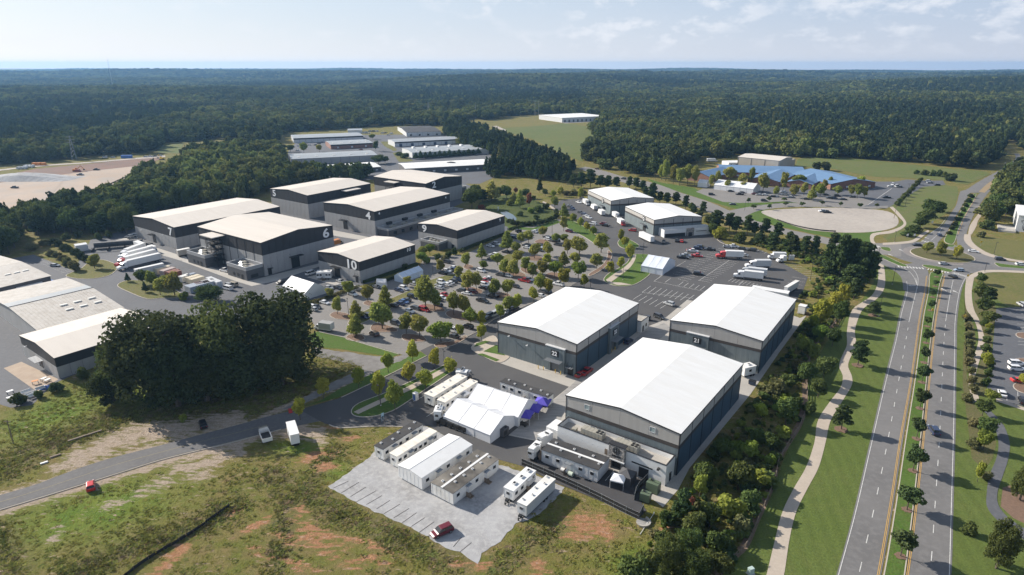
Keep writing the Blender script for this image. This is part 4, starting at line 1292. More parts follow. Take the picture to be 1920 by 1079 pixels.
S5, F5, L5, W5 = stage('grey and black hall with a white 5 near the wood', (576, 367), (697.5, 345), (503, 355), 14.6, 1.5, 'x', ROOF_C, zb=9.2, **DB)
number(S5, F5[LEFT], 4.2, 12.2, '5', 5.6, bold=.035)
b = MB()
b.box(26, 38, -5, 0, 13.4, 13.8)
b.obj('canopy_roof', ROOF_C, S5)
b = MB()
for x in (27, 32, 37):
 b.cyl((x, -4.4, 0), (x, -4.4, 13.4), .16, n=6)
for z in (3.5, 7, 10.5):
 b.box(27, 37, -4.6, -.2, z, z + .14)
b.obj('stair_tower', LAMPM, S5)

S4, F4, L4, W4 = stage('grey and black hall with a big white 4 and a low office wing', (701.7, 397.5), (845, 364), (605, 380.5), 13.4, 1.5, 'x', ROOF_C, zb=8.2, **DB)
number(S4, F4[LEFT], W4 - 5.0, 10.4, '4', 5.8, bold=.035)
number(S4, F4[FRONT], 3.4, 11.8, '4', 2.0)
number(S4, F4[FRONT], L4 - 4, 11.6, '4', 1.8)
door(S4, F4[LEFT], W4 * .42, 3.2, 5.0)
canopy(S4, F4[LEFT], W4 * .42, 5.5, 5.4, 2.8, DARK)
an = parapet_block(S4, 1.0, L4 + 2.0, -9.0, -.3, 4.6, CHAR2, CONC_D, LGREY, 1.0, cap=LTGREYP)
for i in range(9):
 b = MB()
 b.box(5 + i * 6.2, 7.2 + i * 6.2, -9.12, -9.0, .9, 2.6)
 b.obj('window', GLASS, an)
for i in range(6):
 roof_unit(an, 6 + i * 9.5, -6.4, 3.6, 3.4, 1.8, 1.6, 2)
for i in range(4):
 b = MB()
 b.box(8 + i * 12.5, 11.5 + i * 12.5, -1.6, -.1, 4.7, 6.0)
 b.obj('wall_duct', DARK, S4)

S9, F9, L9, W9 = stage('lower grey and black hall with a white 9 facing the tree-planted car park', (857, 433), (952, 406), (780, 420.5), 10.2, 1.3, 'x', ROOF_C, zb=5.9, **DB)
number(S9, F9[LEFT], 4.6, 8.0, '9', 5.2, bold=.035)
number(S9, F9[FRONT], L9 - 4.5, 8.6, '9', 2.2)
an = parapet_block(S9, -7.0, -.3, 6.5, 19.0, 4.4, CHAR2, CONC_D, LGREY, 1.0, cap=LTGREYP)
for i in range(3):
 roof_unit(an, -5.6 + i * 1.2, 8.5 + i * 3.2, 3.4, 2.2, 1.4, 1.1, 2)
b = MB()
b.box(-7.12, -7.0, 8, 11, .2, 2.6)
b.obj('door', GLASS, an)
door(S9, F9[LEFT], W9 - 3.0, 1.4, 2.4)

S10, F10, L10, W10 = stage('lower grey and black hall with a white 10 on its corner', (673.3, 491.7), (781, 460), (592.5, 473), 9.7, 1.4, 'x', ROOF_C, zb=5.6, **DB)
number(S10, F10[LEFT], W10 - 5.2, 7.5, '10', 5.6, bold=.035)
number(S10, F10[FRONT], L10 - 4.4, 8.3, '10', 2.3)
door(S10, F10[LEFT], W10 * .46, 3.4, 4.4)
canopy(S10, F10[LEFT], W10 * .46, 5.6, 4.8, 2.0, DARK)
door(S10, F10[LEFT], W10 - 2.2, 1.4, 2.4)
canopy(S10, F10[LEFT], W10 - 2.2, 2.4, 2.9, 1.4, DARK, 3)
b = MB()
b.box(.5, L10, -1.6, -.35, 0, 1.3, taper=.25)
hg = tag(b.obj('hedge', LEAF_D, None), 'low clipped dark hedge along the wall of the hall numbered 10', 'hedge', 'clipped hedges along the halls')
hg.location, hg.rotation_euler = S10.location, S10.rotation_euler

S2, F2, L2, W2 = stage('double-ridged grey and black hall half hidden behind the hall numbered 4', (798, 345), (868, 331), (698, 332), 15.6, 2.0, 'y', ROOF_C, zb=9.8, **DB)
number(S2, F2[FRONT], 8.0, 13.6, '2', 5.8, bold=.035)
an = parapet_block(S2, L2 + .2, L2 + 12, 6, 22, 6.5, CHAR2, ROOF_C, LGREY, 1.0, cap=LTGREYP)
b = MB()
b.box(-5, 0, 24, 34, 14.0, 14.4)
b.obj('canopy_roof', ROOF_C, S2)
b = MB()
for y in (25, 29, 33):
 b.cyl((-4.5, y, 0), (-4.5, y, 14), .16, n=6)
for z in (3.5, 7, 10.5):
 b.box(-4.7, -.2, 25, 33, z, z + .14)
b.obj('stair_tower', LAMPM, S2)

SW, FW, LW, WW = stage('cream roofed grey and black hall beside the big dark oaks', (102, 672), (300, 613), (32, 631), 6.9, 1.3, 'x', ROOF_C, zb=3.9, **DB)
door(SW, FW[LEFT], WW * .52, 2.6, 2.6, BROWNB)
cp = MB()
for i in range(6):
 q = WW * .52 - 2.6 + i
 cp.box(q, q + .55, -2.4, -.15, 3.05, 3.2)
put('slatted_canopy', cp.mesh('slatted_canopy', LTGREYP), SW, FW[LEFT].mat())
wall_lamp(SW, FW[LEFT], 5, 4.6)

# --- white-roofed stages
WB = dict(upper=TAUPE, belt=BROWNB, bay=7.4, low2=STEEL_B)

def sign_box(S, F, t, z, s, size):
 b = MB()
 b.box(t - size * .75, t + size * .75, -.5, -.14, z - size * .55, z + size * .55)
 q = put('number_sign', b.mesh('number_sign', DARK), S, F.mat())
 put('number_lettering', text_mesh(s, size, SIGNW, .035), q, F.mat(t, z, .54) @ RX90)

def portal(S, F, t, w, h, num, lower, bollards=True):
 p = MB()
 p.box(t - w / 2, t - w / 4.2, -.9, -.1, 0, h)
 p.box(t + w / 4.2, t + w / 2, -.9, -.1, 0, h)
 p.box(t - w / 4.2, t + w / 4.2, -.9, -.1, h * .46, h)
 po = put('entrance_portal', p.mesh('entrance_portal', lower), S, F.mat())
 c = MB()
 c.box(t - w / 2 - .1, t + w / 2 + .1, -1.05, -.06, h, h + .22)
 put('coping', c.mesh('coping', LTGREYP), po, F.mat())
 dr = MB()
 for i in range(9):
  z = h * .46 * i / 9
  dr.box(t - w / 4.2, t + w / 4.2, -.22 - .03 * (i % 2), -.1, z + .02, z + h * .46 / 9)
 put('roller_door', dr.mesh('roller_door', mat('grey_roller_door', (0.14, 0.15, 0.155), 0.5)), po, F.mat())
 cn = MB()
 cn.box(t - w * .42, t + w * .42, -3.0, -.92, h * .50, h * .50 + .12)
 for i in range(7):
  q = t - w * .42 + .1 + i * w * .84 / 7
  cn.box(q, q + .1, -3.05, -.9, h * .50 + .12, h * .50 + .2)
 put('canopy', cn.mesh('canopy', GREYM), po, F.mat())
 sb = MB()
 sb.box(t - 1.35, t + 1.35, -1.12, -.9, h * .77 - 1.0, h * .77 + 1.0)
 put('number_sign', sb.mesh('number_sign', DARK), po, F.mat())
 put('number_lettering', text_mesh(num, 1.9, SIGNW, .03, .03), po, F.mat(t, h * .77 - .05, 1.17) @ RX90)
 return po

S22, F22, L22, W22 = stage('white roofed slate hall with a 22 sign over its portal', (1081.7, 645.8), (1202, 570.5), (931, 606), 10.9, 1.5, 'x', ROOF_W, SLATE, zb=8.1, **WB)
portal(S22, F22[LEFT], W22 * .76, 6.8, 8.2, '22', SLATE)
portal(S22, F22[FRONT], L22 * .55, 6.4, 9.2, '22', SLATE)
door(S22, F22[LEFT], W22 - 1.9, 1.6, 2.3)
canopy(S22, F22[LEFT], W22 - 1.9, 2.4, 2.8, 1.4, GREYM, 3)
wall_lamp(S22, F22[LEFT], W22 * .40, 6.0)
wall_lamp(S22, F22[LEFT], W22 * .16, 7.4)
an = parapet_block(S22, L22 + .3, L22 + 6.5, -1.6, 10, 4.2, WHITE, CONC, WHITE, .7, cap=CHAR)
for y in (0.4, 4.0):
 b = MB()
 b.box(L22 + 1.5, L22 + 2.4, -1.72, -1.6, .1, 2.2) if y < 1 else b.box(L22 + 4, L22 + 5, -1.72, -1.6, 1.2, 2.3)
 b.obj('door' if y < 1 else 'window', DARK, an)

S20, F20, L20, W20 = stage('nearest white roofed slate hall with a white annex of rooftop air units', (1275.8, 814), (1390, 682), (1063, 741), 11.1, 1.5, 'x', ROOF_W, SLATE, zb=8.0, **WB)
for t in (W20 * .20, W20 * .78):
 window(S20, F20[LEFT], t, 9.2, 1.3, 1.2, mat('pale_window_glass', (0.30, 0.36, 0.36), 0.2), d=.07)
AX0, AX1, AY0, AY1, AH = -5.4, -.35, .5, 29.2, 5.4
an = parapet_block(S20, AX0, AX1, AY0, AY1, AH, WHITE, CONC, WHITE, 1.2, cap=CHAR)
roof_unit(an, -4.0, 23.4, AH - 1.2, 5.8, 1.9, 1.9, 4, -math.pi / 2)
roof_unit(an, -4.0, 14.2, AH - 1.2, 5.8, 1.9, 1.9, 4, -math.pi / 2)
b = MB()
b.box(-4.2, -3.0, 24.8, 26.0, AH - 1.2, AH - .2)
b.obj('condenser', HVAC, an)
FA = Face(L20, W20, LEFT)
ay = lambda y: W20 - y            # left face runs from W to N

def abox(name, y0, y1, z0, z1, d0, d1, m, parent=an):
 b = MB()
 b.box(AX0 - d1, AX0 - d0, y0, y1, z0, z1)
 return b.obj(name, m, parent)

st = abox('stone_entrance', 10.4, 14.4, 2.7, 6.4, 0.05, 1.0, STONE)
abox('stone_entrance', 10.4, 11.1, 0, 2.7, 0.05, 1.0, STONE)
abox('stone_entrance', 13.7, 14.4, 0, 2.7, 0.05, 1.0, STONE)
abox('coping', 10.3, 14.5, 6.4, 6.6, -.5, 1.1, CHAR)
abox('door', 11.1, 13.7, .05, 2.6, 0.02, .12, DARK)
abox('ledge', 10.2, 14.6, 2.5, 2.75, .8, 1.3, LTGREYP)
# emblem: two concentric rings, a bar and a row of dark letters too small to read in the photograph
em = MB()
for r0, r1 in ((.95, .8), (.62, .45)):
 n = 20
 for i in range(n):
  a0, a1 = 2 * math.pi * i / n, 2 * math.pi * (i + 1) / n
  P = [(AX0 - 1.06, 12.4 + r * math.cos(q), 5.15 + r * math.sin(q)) for r, q in ((r0, a0), (r1, a0), (r1, a1), (r0, a1))]
  em.add(P + [(p[0] + .05, p[1], p[2]) for p in P], [(0, 1, 2, 3), (7, 6, 5, 4), (0, 3, 7, 4), (1, 5, 6, 2)])
em.box(AX0 - 1.06, AX0 - 1.01, 12.3, 12.5, 4.4, 5.9)
em.box(AX0 - 1.06, AX0 - 1.01, 11.3, 13.5, 3.5, 3.95)
em.obj('emblem', DARK, st)
abox('doorway', 4.6, 7.0, .05, 2.7, .02, .1, DARK)
abox('sign_rail', 3.6, 8.8, 3.2, 3.4, .05, .3, DARK)
abox('wall_banner', 15.2, 15.9, 2.5, 4.0, .03, .1, WOODF)
b = MB()
b.box(-3.2, -2.2, AY0 - .12, AY0, .05, 2.2)
b.obj('door', DARK, an)
b = MB()
b.box(AX0 - .9, AX0 - .05, 1.9, 2.4, 4.0, 4.4)
b.obj('wall_lamp', LAMPM, an)
for i in range(9):
 b = MB()
 b.cyl((AX0 - .25, 17.5 + i * 1.4, AH - 1.4), (AX0 - .9, 17.5 + i * 1.4, AH - 1.1), .03, n=4)
 b.obj('lamp_arm', GREYM, an)
b = MB()
b.box(-5.0, -.4, AY1 + .1, AY1 + 3.6, 0, 3.6)
b.obj('side_wing', WHITE, an)

S21, F21, L21, W21 = stage('white roofed slate hall with a 21 sign beside the belt of trees', (1430, 640), (1497.5, 563), (1256, 602), 10.9, 1.5, 'x', ROOF_W, SLATE, zb=8.0, **WB)
portal(S21, F21[LEFT], W21 * .33, 7.2, 8.4, '21', SLATE)
door(S21, F21[LEFT], W21 - 2.4, 1.6, 2.3)
canopy(S21, F21[LEFT], W21 - 2.4, 2.4, 2.8, 1.4, GREYM, 3)
parapet_block(S21, L21 + .3, L21 + 7, 12, 20, 4.0, WHITE, CONC, WHITE, .6)

S24, F24, L24, W24 = stage('white roofed slate hall with a white front wing beside the truck lot', (1227, 413), (1317, 407), (1171, 388), 8.7, 1.5, 'y', ROOF_W, SLATE, zb=6.4, upper=TAUPE, belt=BROWNB, bay=6.2)
an = parapet_block(S24, 3.0, L24 + 2.5, -6.5, -.3, 4.2, WHITE, CONC, WHITE, 2.2, cap=LTGREYP)
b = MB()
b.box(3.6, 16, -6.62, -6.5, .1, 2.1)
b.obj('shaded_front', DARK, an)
b = MB()
b.box(16.5, 21, -7.2, -6.5, 0, 4.6)
so = b.obj('stone_entrance', STONE, an)
b = MB()
b.box(17.6, 19.8, -7.3, -7.2, .1, 2.2)
b.obj('door', DARK, an)
b = MB()
b.box(22.5, 29, -7.0, -6.5, 2.4, 2.6)
b.obj('sign_rail', DARK, an)
S23, F23, L23, W23 = stage('smaller-looking white roofed slate hall behind the one with the white front wing', (1146, 377), (1226, 372), (1103, 357), 9.2, 1.4, 'y', ROOF_W, SLATE, zb=6.8, upper=TAUPE, belt=BROWNB, bay=6.2)
for S, F, W_ in ((S24, F24, W24), (S23, F23, W23)):
 b = MB()
 t = W_ * .68
 b.box(t - 1.3, t + 1.3, -.4, -.12, 5.5, 8.1)
 q = put('number_sign', b.mesh('number_sign', DARK), S, F[LEFT].mat())
 r = MB()
 for i in range(16):
  a0, a1 = 2 * math.pi * i / 16, 2 * math.pi * (i + 1) / 16
  r.add([(t + .95 * math.cos(a0), -.44, 6.8 + 1.0 * math.sin(a0)), (t + .6 * math.cos(a0), -.44, 6.8 + .65 * math.sin(a0)), (t + .6 * math.cos(a1), -.44, 6.8 + .65 * math.sin(a1)), (t + .95 * math.cos(a1), -.44, 6.8 + 1.0 * math.sin(a1))], [(3, 2, 1, 0)])
 put('sign_ring', r.mesh('sign_ring', SIGNW), S, F[LEFT].mat())
 door(S, F[LEFT], t + 1, 3.4, 3.4)
 canopy(S, F[LEFT], t + 1, 5.0, 3.8, 2.4, GREYM, 5)

# --- plain warehouses: gabled shed with roof, walls, windows or dock doors
def shed(label, N, E, W, H, rise, roofm, wallm, ridge='x', name='warehouse', group='low industrial sheds', wins=0, docks=0, winm=GLASS, sky=0, over=0.25, band=None, face=FRONT, cat='warehouse', panels=7.0):
 o, a, L, Wd, sy = frame(N, E, W, H)
 S = thing(name, label, cat, o, a, group)
 wb = MB(sy)
 if ridge == 'x':
  P = [(0, -.5), (Wd, -.5), (Wd, H), (Wd / 2, H + rise), (0, H)]
  n = len(P)
  wb.add([(0, p[0], p[1]) for p in P] + [(L, p[0], p[1]) for p in P], [tuple(range(n))[::-1], tuple(range(n, 2 * n))] + [(i, (i + 1) % n, n + (i + 1) % n, n + i) for i in range(n)])
 else:
  wb.extr_y([(0, -.5), (L, -.5), (L, H), (L / 2, H + rise), (0, H)], 0, Wd)
 w = wb.obj('wall', wallm, S)
 e, t = over, .14
 rb = MB(sy)
 if ridge == 'x':
  sl = rise / (Wd / 2)
  for (y0, z0, y1, z1) in ((-e, H - e * sl, Wd / 2, H + rise), (Wd / 2, H + rise, Wd + e, H - e * sl)):
   rb.add([(-e, y0, z0 + .02), (L + e, y0, z0 + .02), (L + e, y1, z1 + .02), (-e, y1, z1 + .02), (-e, y0, z0 + t), (L + e, y0, z0 + t), (L + e, y1, z1 + t), (-e, y1, z1 + t)],
                   [(3, 2, 1, 0), (4, 5, 6, 7), (0, 1, 5, 4), (1, 2, 6, 5), (2, 3, 7, 6), (3, 0, 4, 7)])
 else:
  sl = rise / (L / 2)
  for (x0, z0, x1, z1) in ((-e, H - e * sl, L / 2, H + rise), (L / 2, H + rise, L + e, H - e * sl)):
   rb.add([(x0, -e, z0 + .02), (x1, -e, z1 + .02), (x1, Wd + e, z1 + .02), (x0, Wd + e, z0 + .02), (x0, -e, z0 + t), (x1, -e, z1 + t), (x1, Wd + e, z1 + t), (x0, Wd + e, z0 + t)],
                   [(3, 2, 1, 0), (4, 5, 6, 7), (0, 1, 5, 4), (1, 2, 6, 5), (2, 3, 7, 6), (3, 0, 4, 7)])
 r = rb.obj('roof', roofm, S)
 if band:
  b = MB(sy)
  b.box(-.1, L + .1, -.12, -.02, H * .72, H - .05)
  b.obj('fascia_band', band, S)
 for i in range(wins):
  b = MB(sy)
  x = L * (i + .5) / wins
  b.box(x - 1.3, x + 1.3, -.09, .02, .7, H * .55)
  f = b.obj('window', DARK, S)
  b = MB(sy)
  b.box(x - 1.1, x + 1.1, -.12, -.09, .9, H * .52)
  b.obj('pane', winm, f)
 for i in range(docks):
  b = MB(sy)
  x = L * (i + .5) / docks
  b.box(x - 1.7, x + 1.7, -.09, .02, .1, H * .6)
  b.obj('dock_door', winm, S)
 for i in range(sky):
  x, y = L * (i + .5) / sky, Wd * .25
  b = MB(sy)
  b.box(x - 1.4, x + 1.4, y - 1.2, y + 1.2, H + rise * .5 + .1, H + rise * .5 + .45)
  b.obj('skylight', SKYL, r)
 if panels:
  for i in range(1, int(L / panels)):
   b = MB(sy)
   b.box(i * panels - .1, i * panels + .1, -.06, .01, 0, H - .1)
   b.obj('downpipe', CHAR2, S)
 return S, r, L, Wd, sy

shed('long white roofed warehouse with a small arched gable over its middle entrance', (760, 317), (926, 308), (747, 307), 4.8, 1.2, ROOF_W, CHAR2, wins=8, winm=LTGREYP, group='sheds of the industrial park', panels=9)
gx = thing('entrance_gable', 'grey arched gable piece standing at the middle of the long white roofed warehouse', 'gable', G(846, 318), 0.0)
b = MB()
b.extr_y([(-5, 0), (5, 0), (5, 5.6), (3, 6.6), (0, 7.0), (-3, 6.6), (-5, 5.6)], -.4, .4)
b.obj('gable_wall', CHAR2, gx)
b = MB()
b.box(-3, 3, -.5, -.4, .2, 3.2)
b.obj('door', LTGREYP, gx)
S_, r_, L_, Wd_, sy_ = shed('grey roofed shed with a row of roof vents behind young firs', (773, 287), (916, 279), (755, 278), 5.2, 1.2, METR, LTGREYP, sky=5, group='sheds of the industrial park')
for i in range(6):
 b = MB(sy_)
 x = L_ * (.1 + i * .16)
 b.box(x, x + 2.2, Wd_ * .66, Wd_ * .8, 5.9, 7.4)
 b.obj('roof_vent', WHITE, r_)
shed('grey roofed shed with five dark loading doors facing the street', (740, 267), (868, 261), (726, 262), 5.4, 1.2, METR, LTGREYP, docks=6, winm=mat('navy_dock_door', (0.04, 0.06, 0.11), 0.5), band=CHAR, group='sheds of the industrial park')
shed('black roofed shed at the edge of the far wood', (762, 249), (827, 247), (746, 238), 5.2, 1.6, DKROOF, LTGREYP, group='sheds of the industrial park', wins=4)
shed('long grey roofed shed farthest back on the west side of the street', (550, 260), (680, 254.5), (547, 253.5), 5.6, .9, METR, LTGREYP, band=CHAR, wins=0, group='sheds of the industrial park')
shed('tiny grey roofed store at the end of the industrial street', (652, 245), (679, 244.5), (651, 242), 4.2, .7, METR, LTGREYP, group='sheds of the industrial park', panels=0)
shed('red brick shed with a grey roof and white skylights', (620, 272), (698, 268), (612, 265), 5.0, .9, METR, BRICK, sky=5, wins=3, winm=LTGREYP, band=CHAR, group='sheds of the industrial park', panels=0)
shed('long pale grey walled shed west of the industrial street', (546, 299), (707, 291), (541, 289.5), 5.6, .9, METR, LGREY, sky=5, group='sheds of the industrial park', panels=9)
shed('long white roofed shed partly hidden by a row of young firs', (553, 325), (718, 315.5), (532, 315.5), 3.8, 1.1, ROOF_W, CHAR2, wins=10, winm=LTGREYP, group='sheds of the industrial park', panels=0)
b = thing('distribution_warehouse', 'large isolated white roofed warehouse beyond the meadow', 'warehouse', G(1055, 228), 0)
o1, a1, L1, W1, s1 = frame((1054, 222), (1117, 216.5), (1031, 215.5), 7)
b.location, b.rotation_euler = o1, (0, 0, a1)
q = MB(s1)
q.box(0, L1, 0, W1, -.5, 7)
q.obj('wall', LTGREYP, b)
q = MB(s1)
q.box(-.4, L1 + .4, -.4, W1 + .4, 7, 7.5)
q.obj('roof', ROOF_W, b)
for i in range(10):
 q = MB(s1)
 q.box(4 + i * L1 / 10.5, 7 + i * L1 / 10.5, -.15, 0, .2, 4)
 q.obj('dock_door', CHAR2, b)

# west side sheds
S_, r_, L_, Wd_, sy_ = shed('wide metal roofed warehouse, half grey and half ribbed beige', (72, 619.5), (225.5, 576), (0, 549), 6.2, 1.6, RIBR, LGREY, group='ribbed metal warehouses', sky=0, over=.5)
# the northern slope is sheeted in plain grey; ribs stand on the southern one
b = MB(sy_)
y0, y1 = Wd_ / 2 + .05, Wd_ + .5
b.add([(-.5, y0, 7.8 + .15), (L_ + .5, y0, 7.8 + .15), (L_ + .5, y1, 6.12 + .15), (-.5, y1, 6.12 + .15)], [(0, 1, 2, 3)])
b.obj('grey_roof_sheet', METR, r_)
b = MB(sy_)
b.box(-.5, L_ + .5, Wd_ / 2 - .1, Wd_ / 2 + .12, 7.82, 8.1)
b.obj('ridge_cap', CHAR2, r_)
for i in range(int(L_ / 1.15)):
 b = MB(sy_)
 x = .4 + i * 1.15
 z = lambda y: 6.2 + 1.6 * y / (Wd_ / 2) + .14
 b.add([(x, -.45, z(-.45)), (x + .14, -.45, z(-.45)), (x + .14, Wd_ / 2 - .2, z(Wd_ / 2 - .2)), (x, Wd_ / 2 - .2, z(Wd_ / 2 - .2)), (x + .03, -.45, z(-.45) + .1), (x + .11, -.45, z(-.45) + .1), (x + .11, Wd_ / 2 - .2, z(Wd_ / 2 - .2) + .1), (x + .03, Wd_ / 2 - .2, z(Wd_ / 2 - .2) + .1)],
          [(4, 5, 6, 7), (0, 1, 5, 4), (1, 2, 6, 5), (3, 0, 4, 7), (2, 3, 7, 6)])
 if i == 0:
  rib = b.mesh('roof_rib', RIBR)
 ro_ = link('roof_rib', rib, r_)
 ro_.location = (i * 1.15, 0, 0)
for x in (L_ * .45, L_ * .62, L_ * .80):
 for y in (.2, .3):
  b = MB(sy_)
  zz = 6.2 + 1.6 * 2 * y + .16
  b.box(x, x + 2.4, Wd_ * y - .6, Wd_ * y + .6, zz, zz + .35)
  b.obj('skylight', SKYL, r_)
S_, r_, L_, Wd_, sy_ = shed('metal roofed warehouse with a white trailer parked at its dock', (-40, 549), (83, 515), (-80, 493), 5.2, 1.4, RIBR, CHAR2, group='ribbed metal warehouses', sky=0, over=.4)
for i in range(3):
 b = MB(sy_)
 b.box(L_ * (.55 + .13 * i), L_ * (.55 + .13 * i) + 2.2, Wd_ * .25 - .6, Wd_ * .25 + .6, 6.05, 6.3)
 b.obj('skylight', SKYL, r_)

# school: brick hall and long blue roofs, gym behind
shed('brick hall with a dark blue gable roof at the end of the school', (1333, 333), (1343, 320), (1299, 325), 4.6, 3.2, BLUER, BRICK, ridge='x', wins=2, name='school_wing', cat='school', group='blue roofed school wings', over=.6, panels=0)
shed('longest blue roofed school wing in front of the beige gym', (1352, 322), (1515, 331), (1330, 309), 4.4, 3.0, BLUER, BRICK, ridge='x', wins=12, winm=LTGREYP, name='school_wing', cat='school', group='blue roofed school wings', over=.8, panels=0)
shed('blue roofed school wing jutting forward behind the car park trees', (1460, 341), (1475, 325), (1405, 334), 4.0, 2.6, BLUER, BRICK, ridge='x', wins=4, winm=LTGREYP, name='school_wing', cat='school', group='blue roofed school wings', over=.8, panels=0)
shed('small blue roofed school wing with a brick gable at the entrance court', (1522, 346), (1530, 332), (1478, 340), 4.0, 2.4, BLUER, BRICK, ridge='x', wins=3, winm=LTGREYP, name='school_wing', cat='school', group='blue roofed school wings', over=.8, panels=0)
shed('blue roofed school wing at the east end beside the yellow shrubs', (1558, 345), (1603, 335), (1535, 323), 4.4, 3.0, BLUER, BRICK, ridge='y', wins=4, winm=LTGREYP, name='school_wing', cat='school', group='blue roofed school wings', over=.8, panels=0)
gy, r_, L_, Wd_, sy_ = shed('beige metal gymnasium with a cream roof behind the blue school roofs', (1462, 302), (1482, 295), (1386, 294), 9.5, 1.4, ROOF_C, TANW, ridge='y', name='gymnasium', cat='gymnasium', group=None, panels=0)
for i in range(4):
 b = MB(sy_)
 y = Wd_ * (.01 + i * .325)
 b.box(-.12, .02, y, y + .4, 0, 9.3)
 b.obj('downpipe', CHAR2, gy)
b = MB(sy_)
b.box(L_, L_ + 14, Wd_ * .05, Wd_ * .35, -.5, 6.5)
b.obj('side_wing', TANW, gy)

# pale building cut by the frame on the east, a line mural on its wall
eb = thing('painted_building', 'pale building at the east edge with a black line mural on its wall', 'building', G(1903, 434), -.60)
q = MB()
q.box(0, 26, 0, 34, -.5, 9)
q.obj('wall', LTGREYP, eb)
q = MB()
q.box(-.3, 26.3, -.3, 34.3, 9, 9.5)
q.obj('roof', ROOF_W, eb)
q = MB()
rr_ = random.Random(3)
for i in range(26):
 x, z = rr_.uniform(2.2, 12), rr_.uniform(1.5, 6.8)
 r0 = rr_.uniform(.6, 2.0)
 a0 = rr_.uniform(0, 6.28)
 for k in range(9):
  u, v = a0 + k * .4, a0 + k * .4 + .42
  q.add([(x + r * math.cos(s), -.05, z + r * math.sin(s) * .8) for r, s in ((r0, u), (r0 - .22, u), (r0 - .22, v), (r0, v))], [(0, 1, 2, 3)])
q.obj('line_mural', DARK, eb)
q = MB()
q.box(-8, 0, -6, 10, 0, 1.0)
q.obj('loading_dock', CONC, eb)

# ------------------------------------------------------------------ trees
RND = random.Random(11)

def leaf_cloud(seed, n, size, lobes, ground=0.0, flat=0.0, out=0.75):
 """many small leaf sprays spread through a few lobes: (x, y, z, rx, rz)"""
 r = np.random.default_rng(seed)
 L = np.array(lobes, float)
 vol = L[:, 3] ** 2 * L[:, 4]
 pick = r.choice(len(L), n, p=vol / vol.sum())
 d = r.normal(size=(n, 3))
 d /= np.linalg.norm(d, axis=1)[:, None]
 rad = r.uniform(0.45, 1.0, n) ** 0.45 * (1 + 0.10 * r.normal(size=n))
 c = L[pick, :3] + d * rad[:, None] * L[pick][:, [3, 3, 4]]
 c[:, 2] = np.maximum(c[:, 2], ground)
 nrm = d * out + r.normal(size=(n, 3)) * 0.55 + np.array([0, 0, 0.25])
 nrm /= np.linalg.norm(nrm, axis=1)[:, None]
 t = np.cross(nrm, r.normal(size=(n, 3)))
 t /= np.linalg.norm(t, axis=1)[:, None]
 b = np.cross(nrm, t)
 s = size * r.uniform(0.6, 1.35, n)[:, None]
 droop = nrm * s * 0.35
 v = np.stack([c - t * s * 0.55 - b * s * 0.1, c + b * s * 0.5 + droop * .4, c + t * s * 0.55 - b * s * .05, c - b * s * 0.55 - droop * .4], 1)
 return v.reshape(-1, 3)

def cloud_mesh(name, v, m):
 n = len(v) // 4
 me = bpy.data.meshes.new(name)
 me.vertices.add(len(v))
 me.vertices.foreach_set('co', v.astype(np.float32).ravel())
 me.loops.add(4 * n)
 me.loops.foreach_set('vertex_index', np.arange(4 * n))
 me.polygons.add(n)
 me.polygons.foreach_set('loop_start', np.arange(0, 4 * n, 4))
 me.update(calc_edges=True)
 me.materials.append(m)
 return me

def lobes_for(shape, seed, k=9):
 """crown lobes for a tree of height 1; crown half-width about 0.4"""
 r = random.Random(seed)
 o = []
 if shape == 'oval':
  o.append((0, 0, .60, .26, .33))
  for i in range(k):
   a = i * 2.4 + r.random()
   z = r.uniform(.36, .86)
   q = .25 * math.sin(math.pi * min(1, max(.15, (z - .18) / .85))) ** .7
   o.append((q * math.cos(a), q * math.sin(a), z, r.uniform(.11, .17), r.uniform(.09, .14)))
 elif shape == 'cone':
  for i in range(k + 4):
   z = .24 + .70 * i / (k + 3)
   q = .30 * (1 - (z - .2) / .85)
   a = i * 2.4 + r.random()
   o.append((q * .6 * math.cos(a), q * .6 * math.sin(a), z, q * .75 + .06, .10))
 elif shape == 'round':
  o.append((0, 0, .58, .30, .30))
  for i in range(k):
   a = i * 2.4 + r.random()
   z = r.uniform(.36, .84)
   q = .29 * math.sin(math.pi * min(1, max(.2, (z - .15) / .85))) ** .6
   o.append((q * math.cos(a), q * math.sin(a), z, r.uniform(.13, .19), r.uniform(.10, .15)))
 elif shape == 'oak':
  o.append((0, 0, .50, .34, .32))
  for i in range(k * 3):
   a = i * 2.4 + r.random()
   z = r.uniform(.16, .90)
   q = .33 * math.sin(math.pi * min(1, max(.30, (z + .12) / 1.1))) ** .6 * r.uniform(.82, 1.05)
   o.append((q * math.cos(a), q * math.sin(a), z, r.uniform(.11, .16), r.uniform(.09, .13)))
 elif shape == 'pine':
  for i in range(k + 5):
   z = .30 + .64 * i / (k + 4)
   q = .27 * (1 - ((z - .45) / .6) ** 2) if z > .45 else .27
   a = i * 2.4 + r.random()
   o.append((q * .75 * math.cos(a), q * .75 * math.sin(a), z, .13 + .04 * r.random(), .065))
  o.append((0, 0, .6, .15, .3))
 elif shape == 'bush':
  for i in range(k):
   a = i * 2.4 + r.random()
   q = r.uniform(.05, .28)
   z = r.uniform(.22, .70) * (1 - .6 * q)
   o.append((q * math.cos(a), q * math.sin(a), z, r.uniform(.16, .24), r.uniform(.18, .28)))
 elif shape == 'wide':
  for i in range(k + 3):
   a = i * 2.4 + r.random()
   q = r.uniform(.1, .36)
   o.append((q * math.cos(a), q * math.sin(a), r.uniform(.45, .82), r.uniform(.11, .17), r.uniform(.07, .12)))
  o.append((0, 0, .6, .25, .22))
 return o

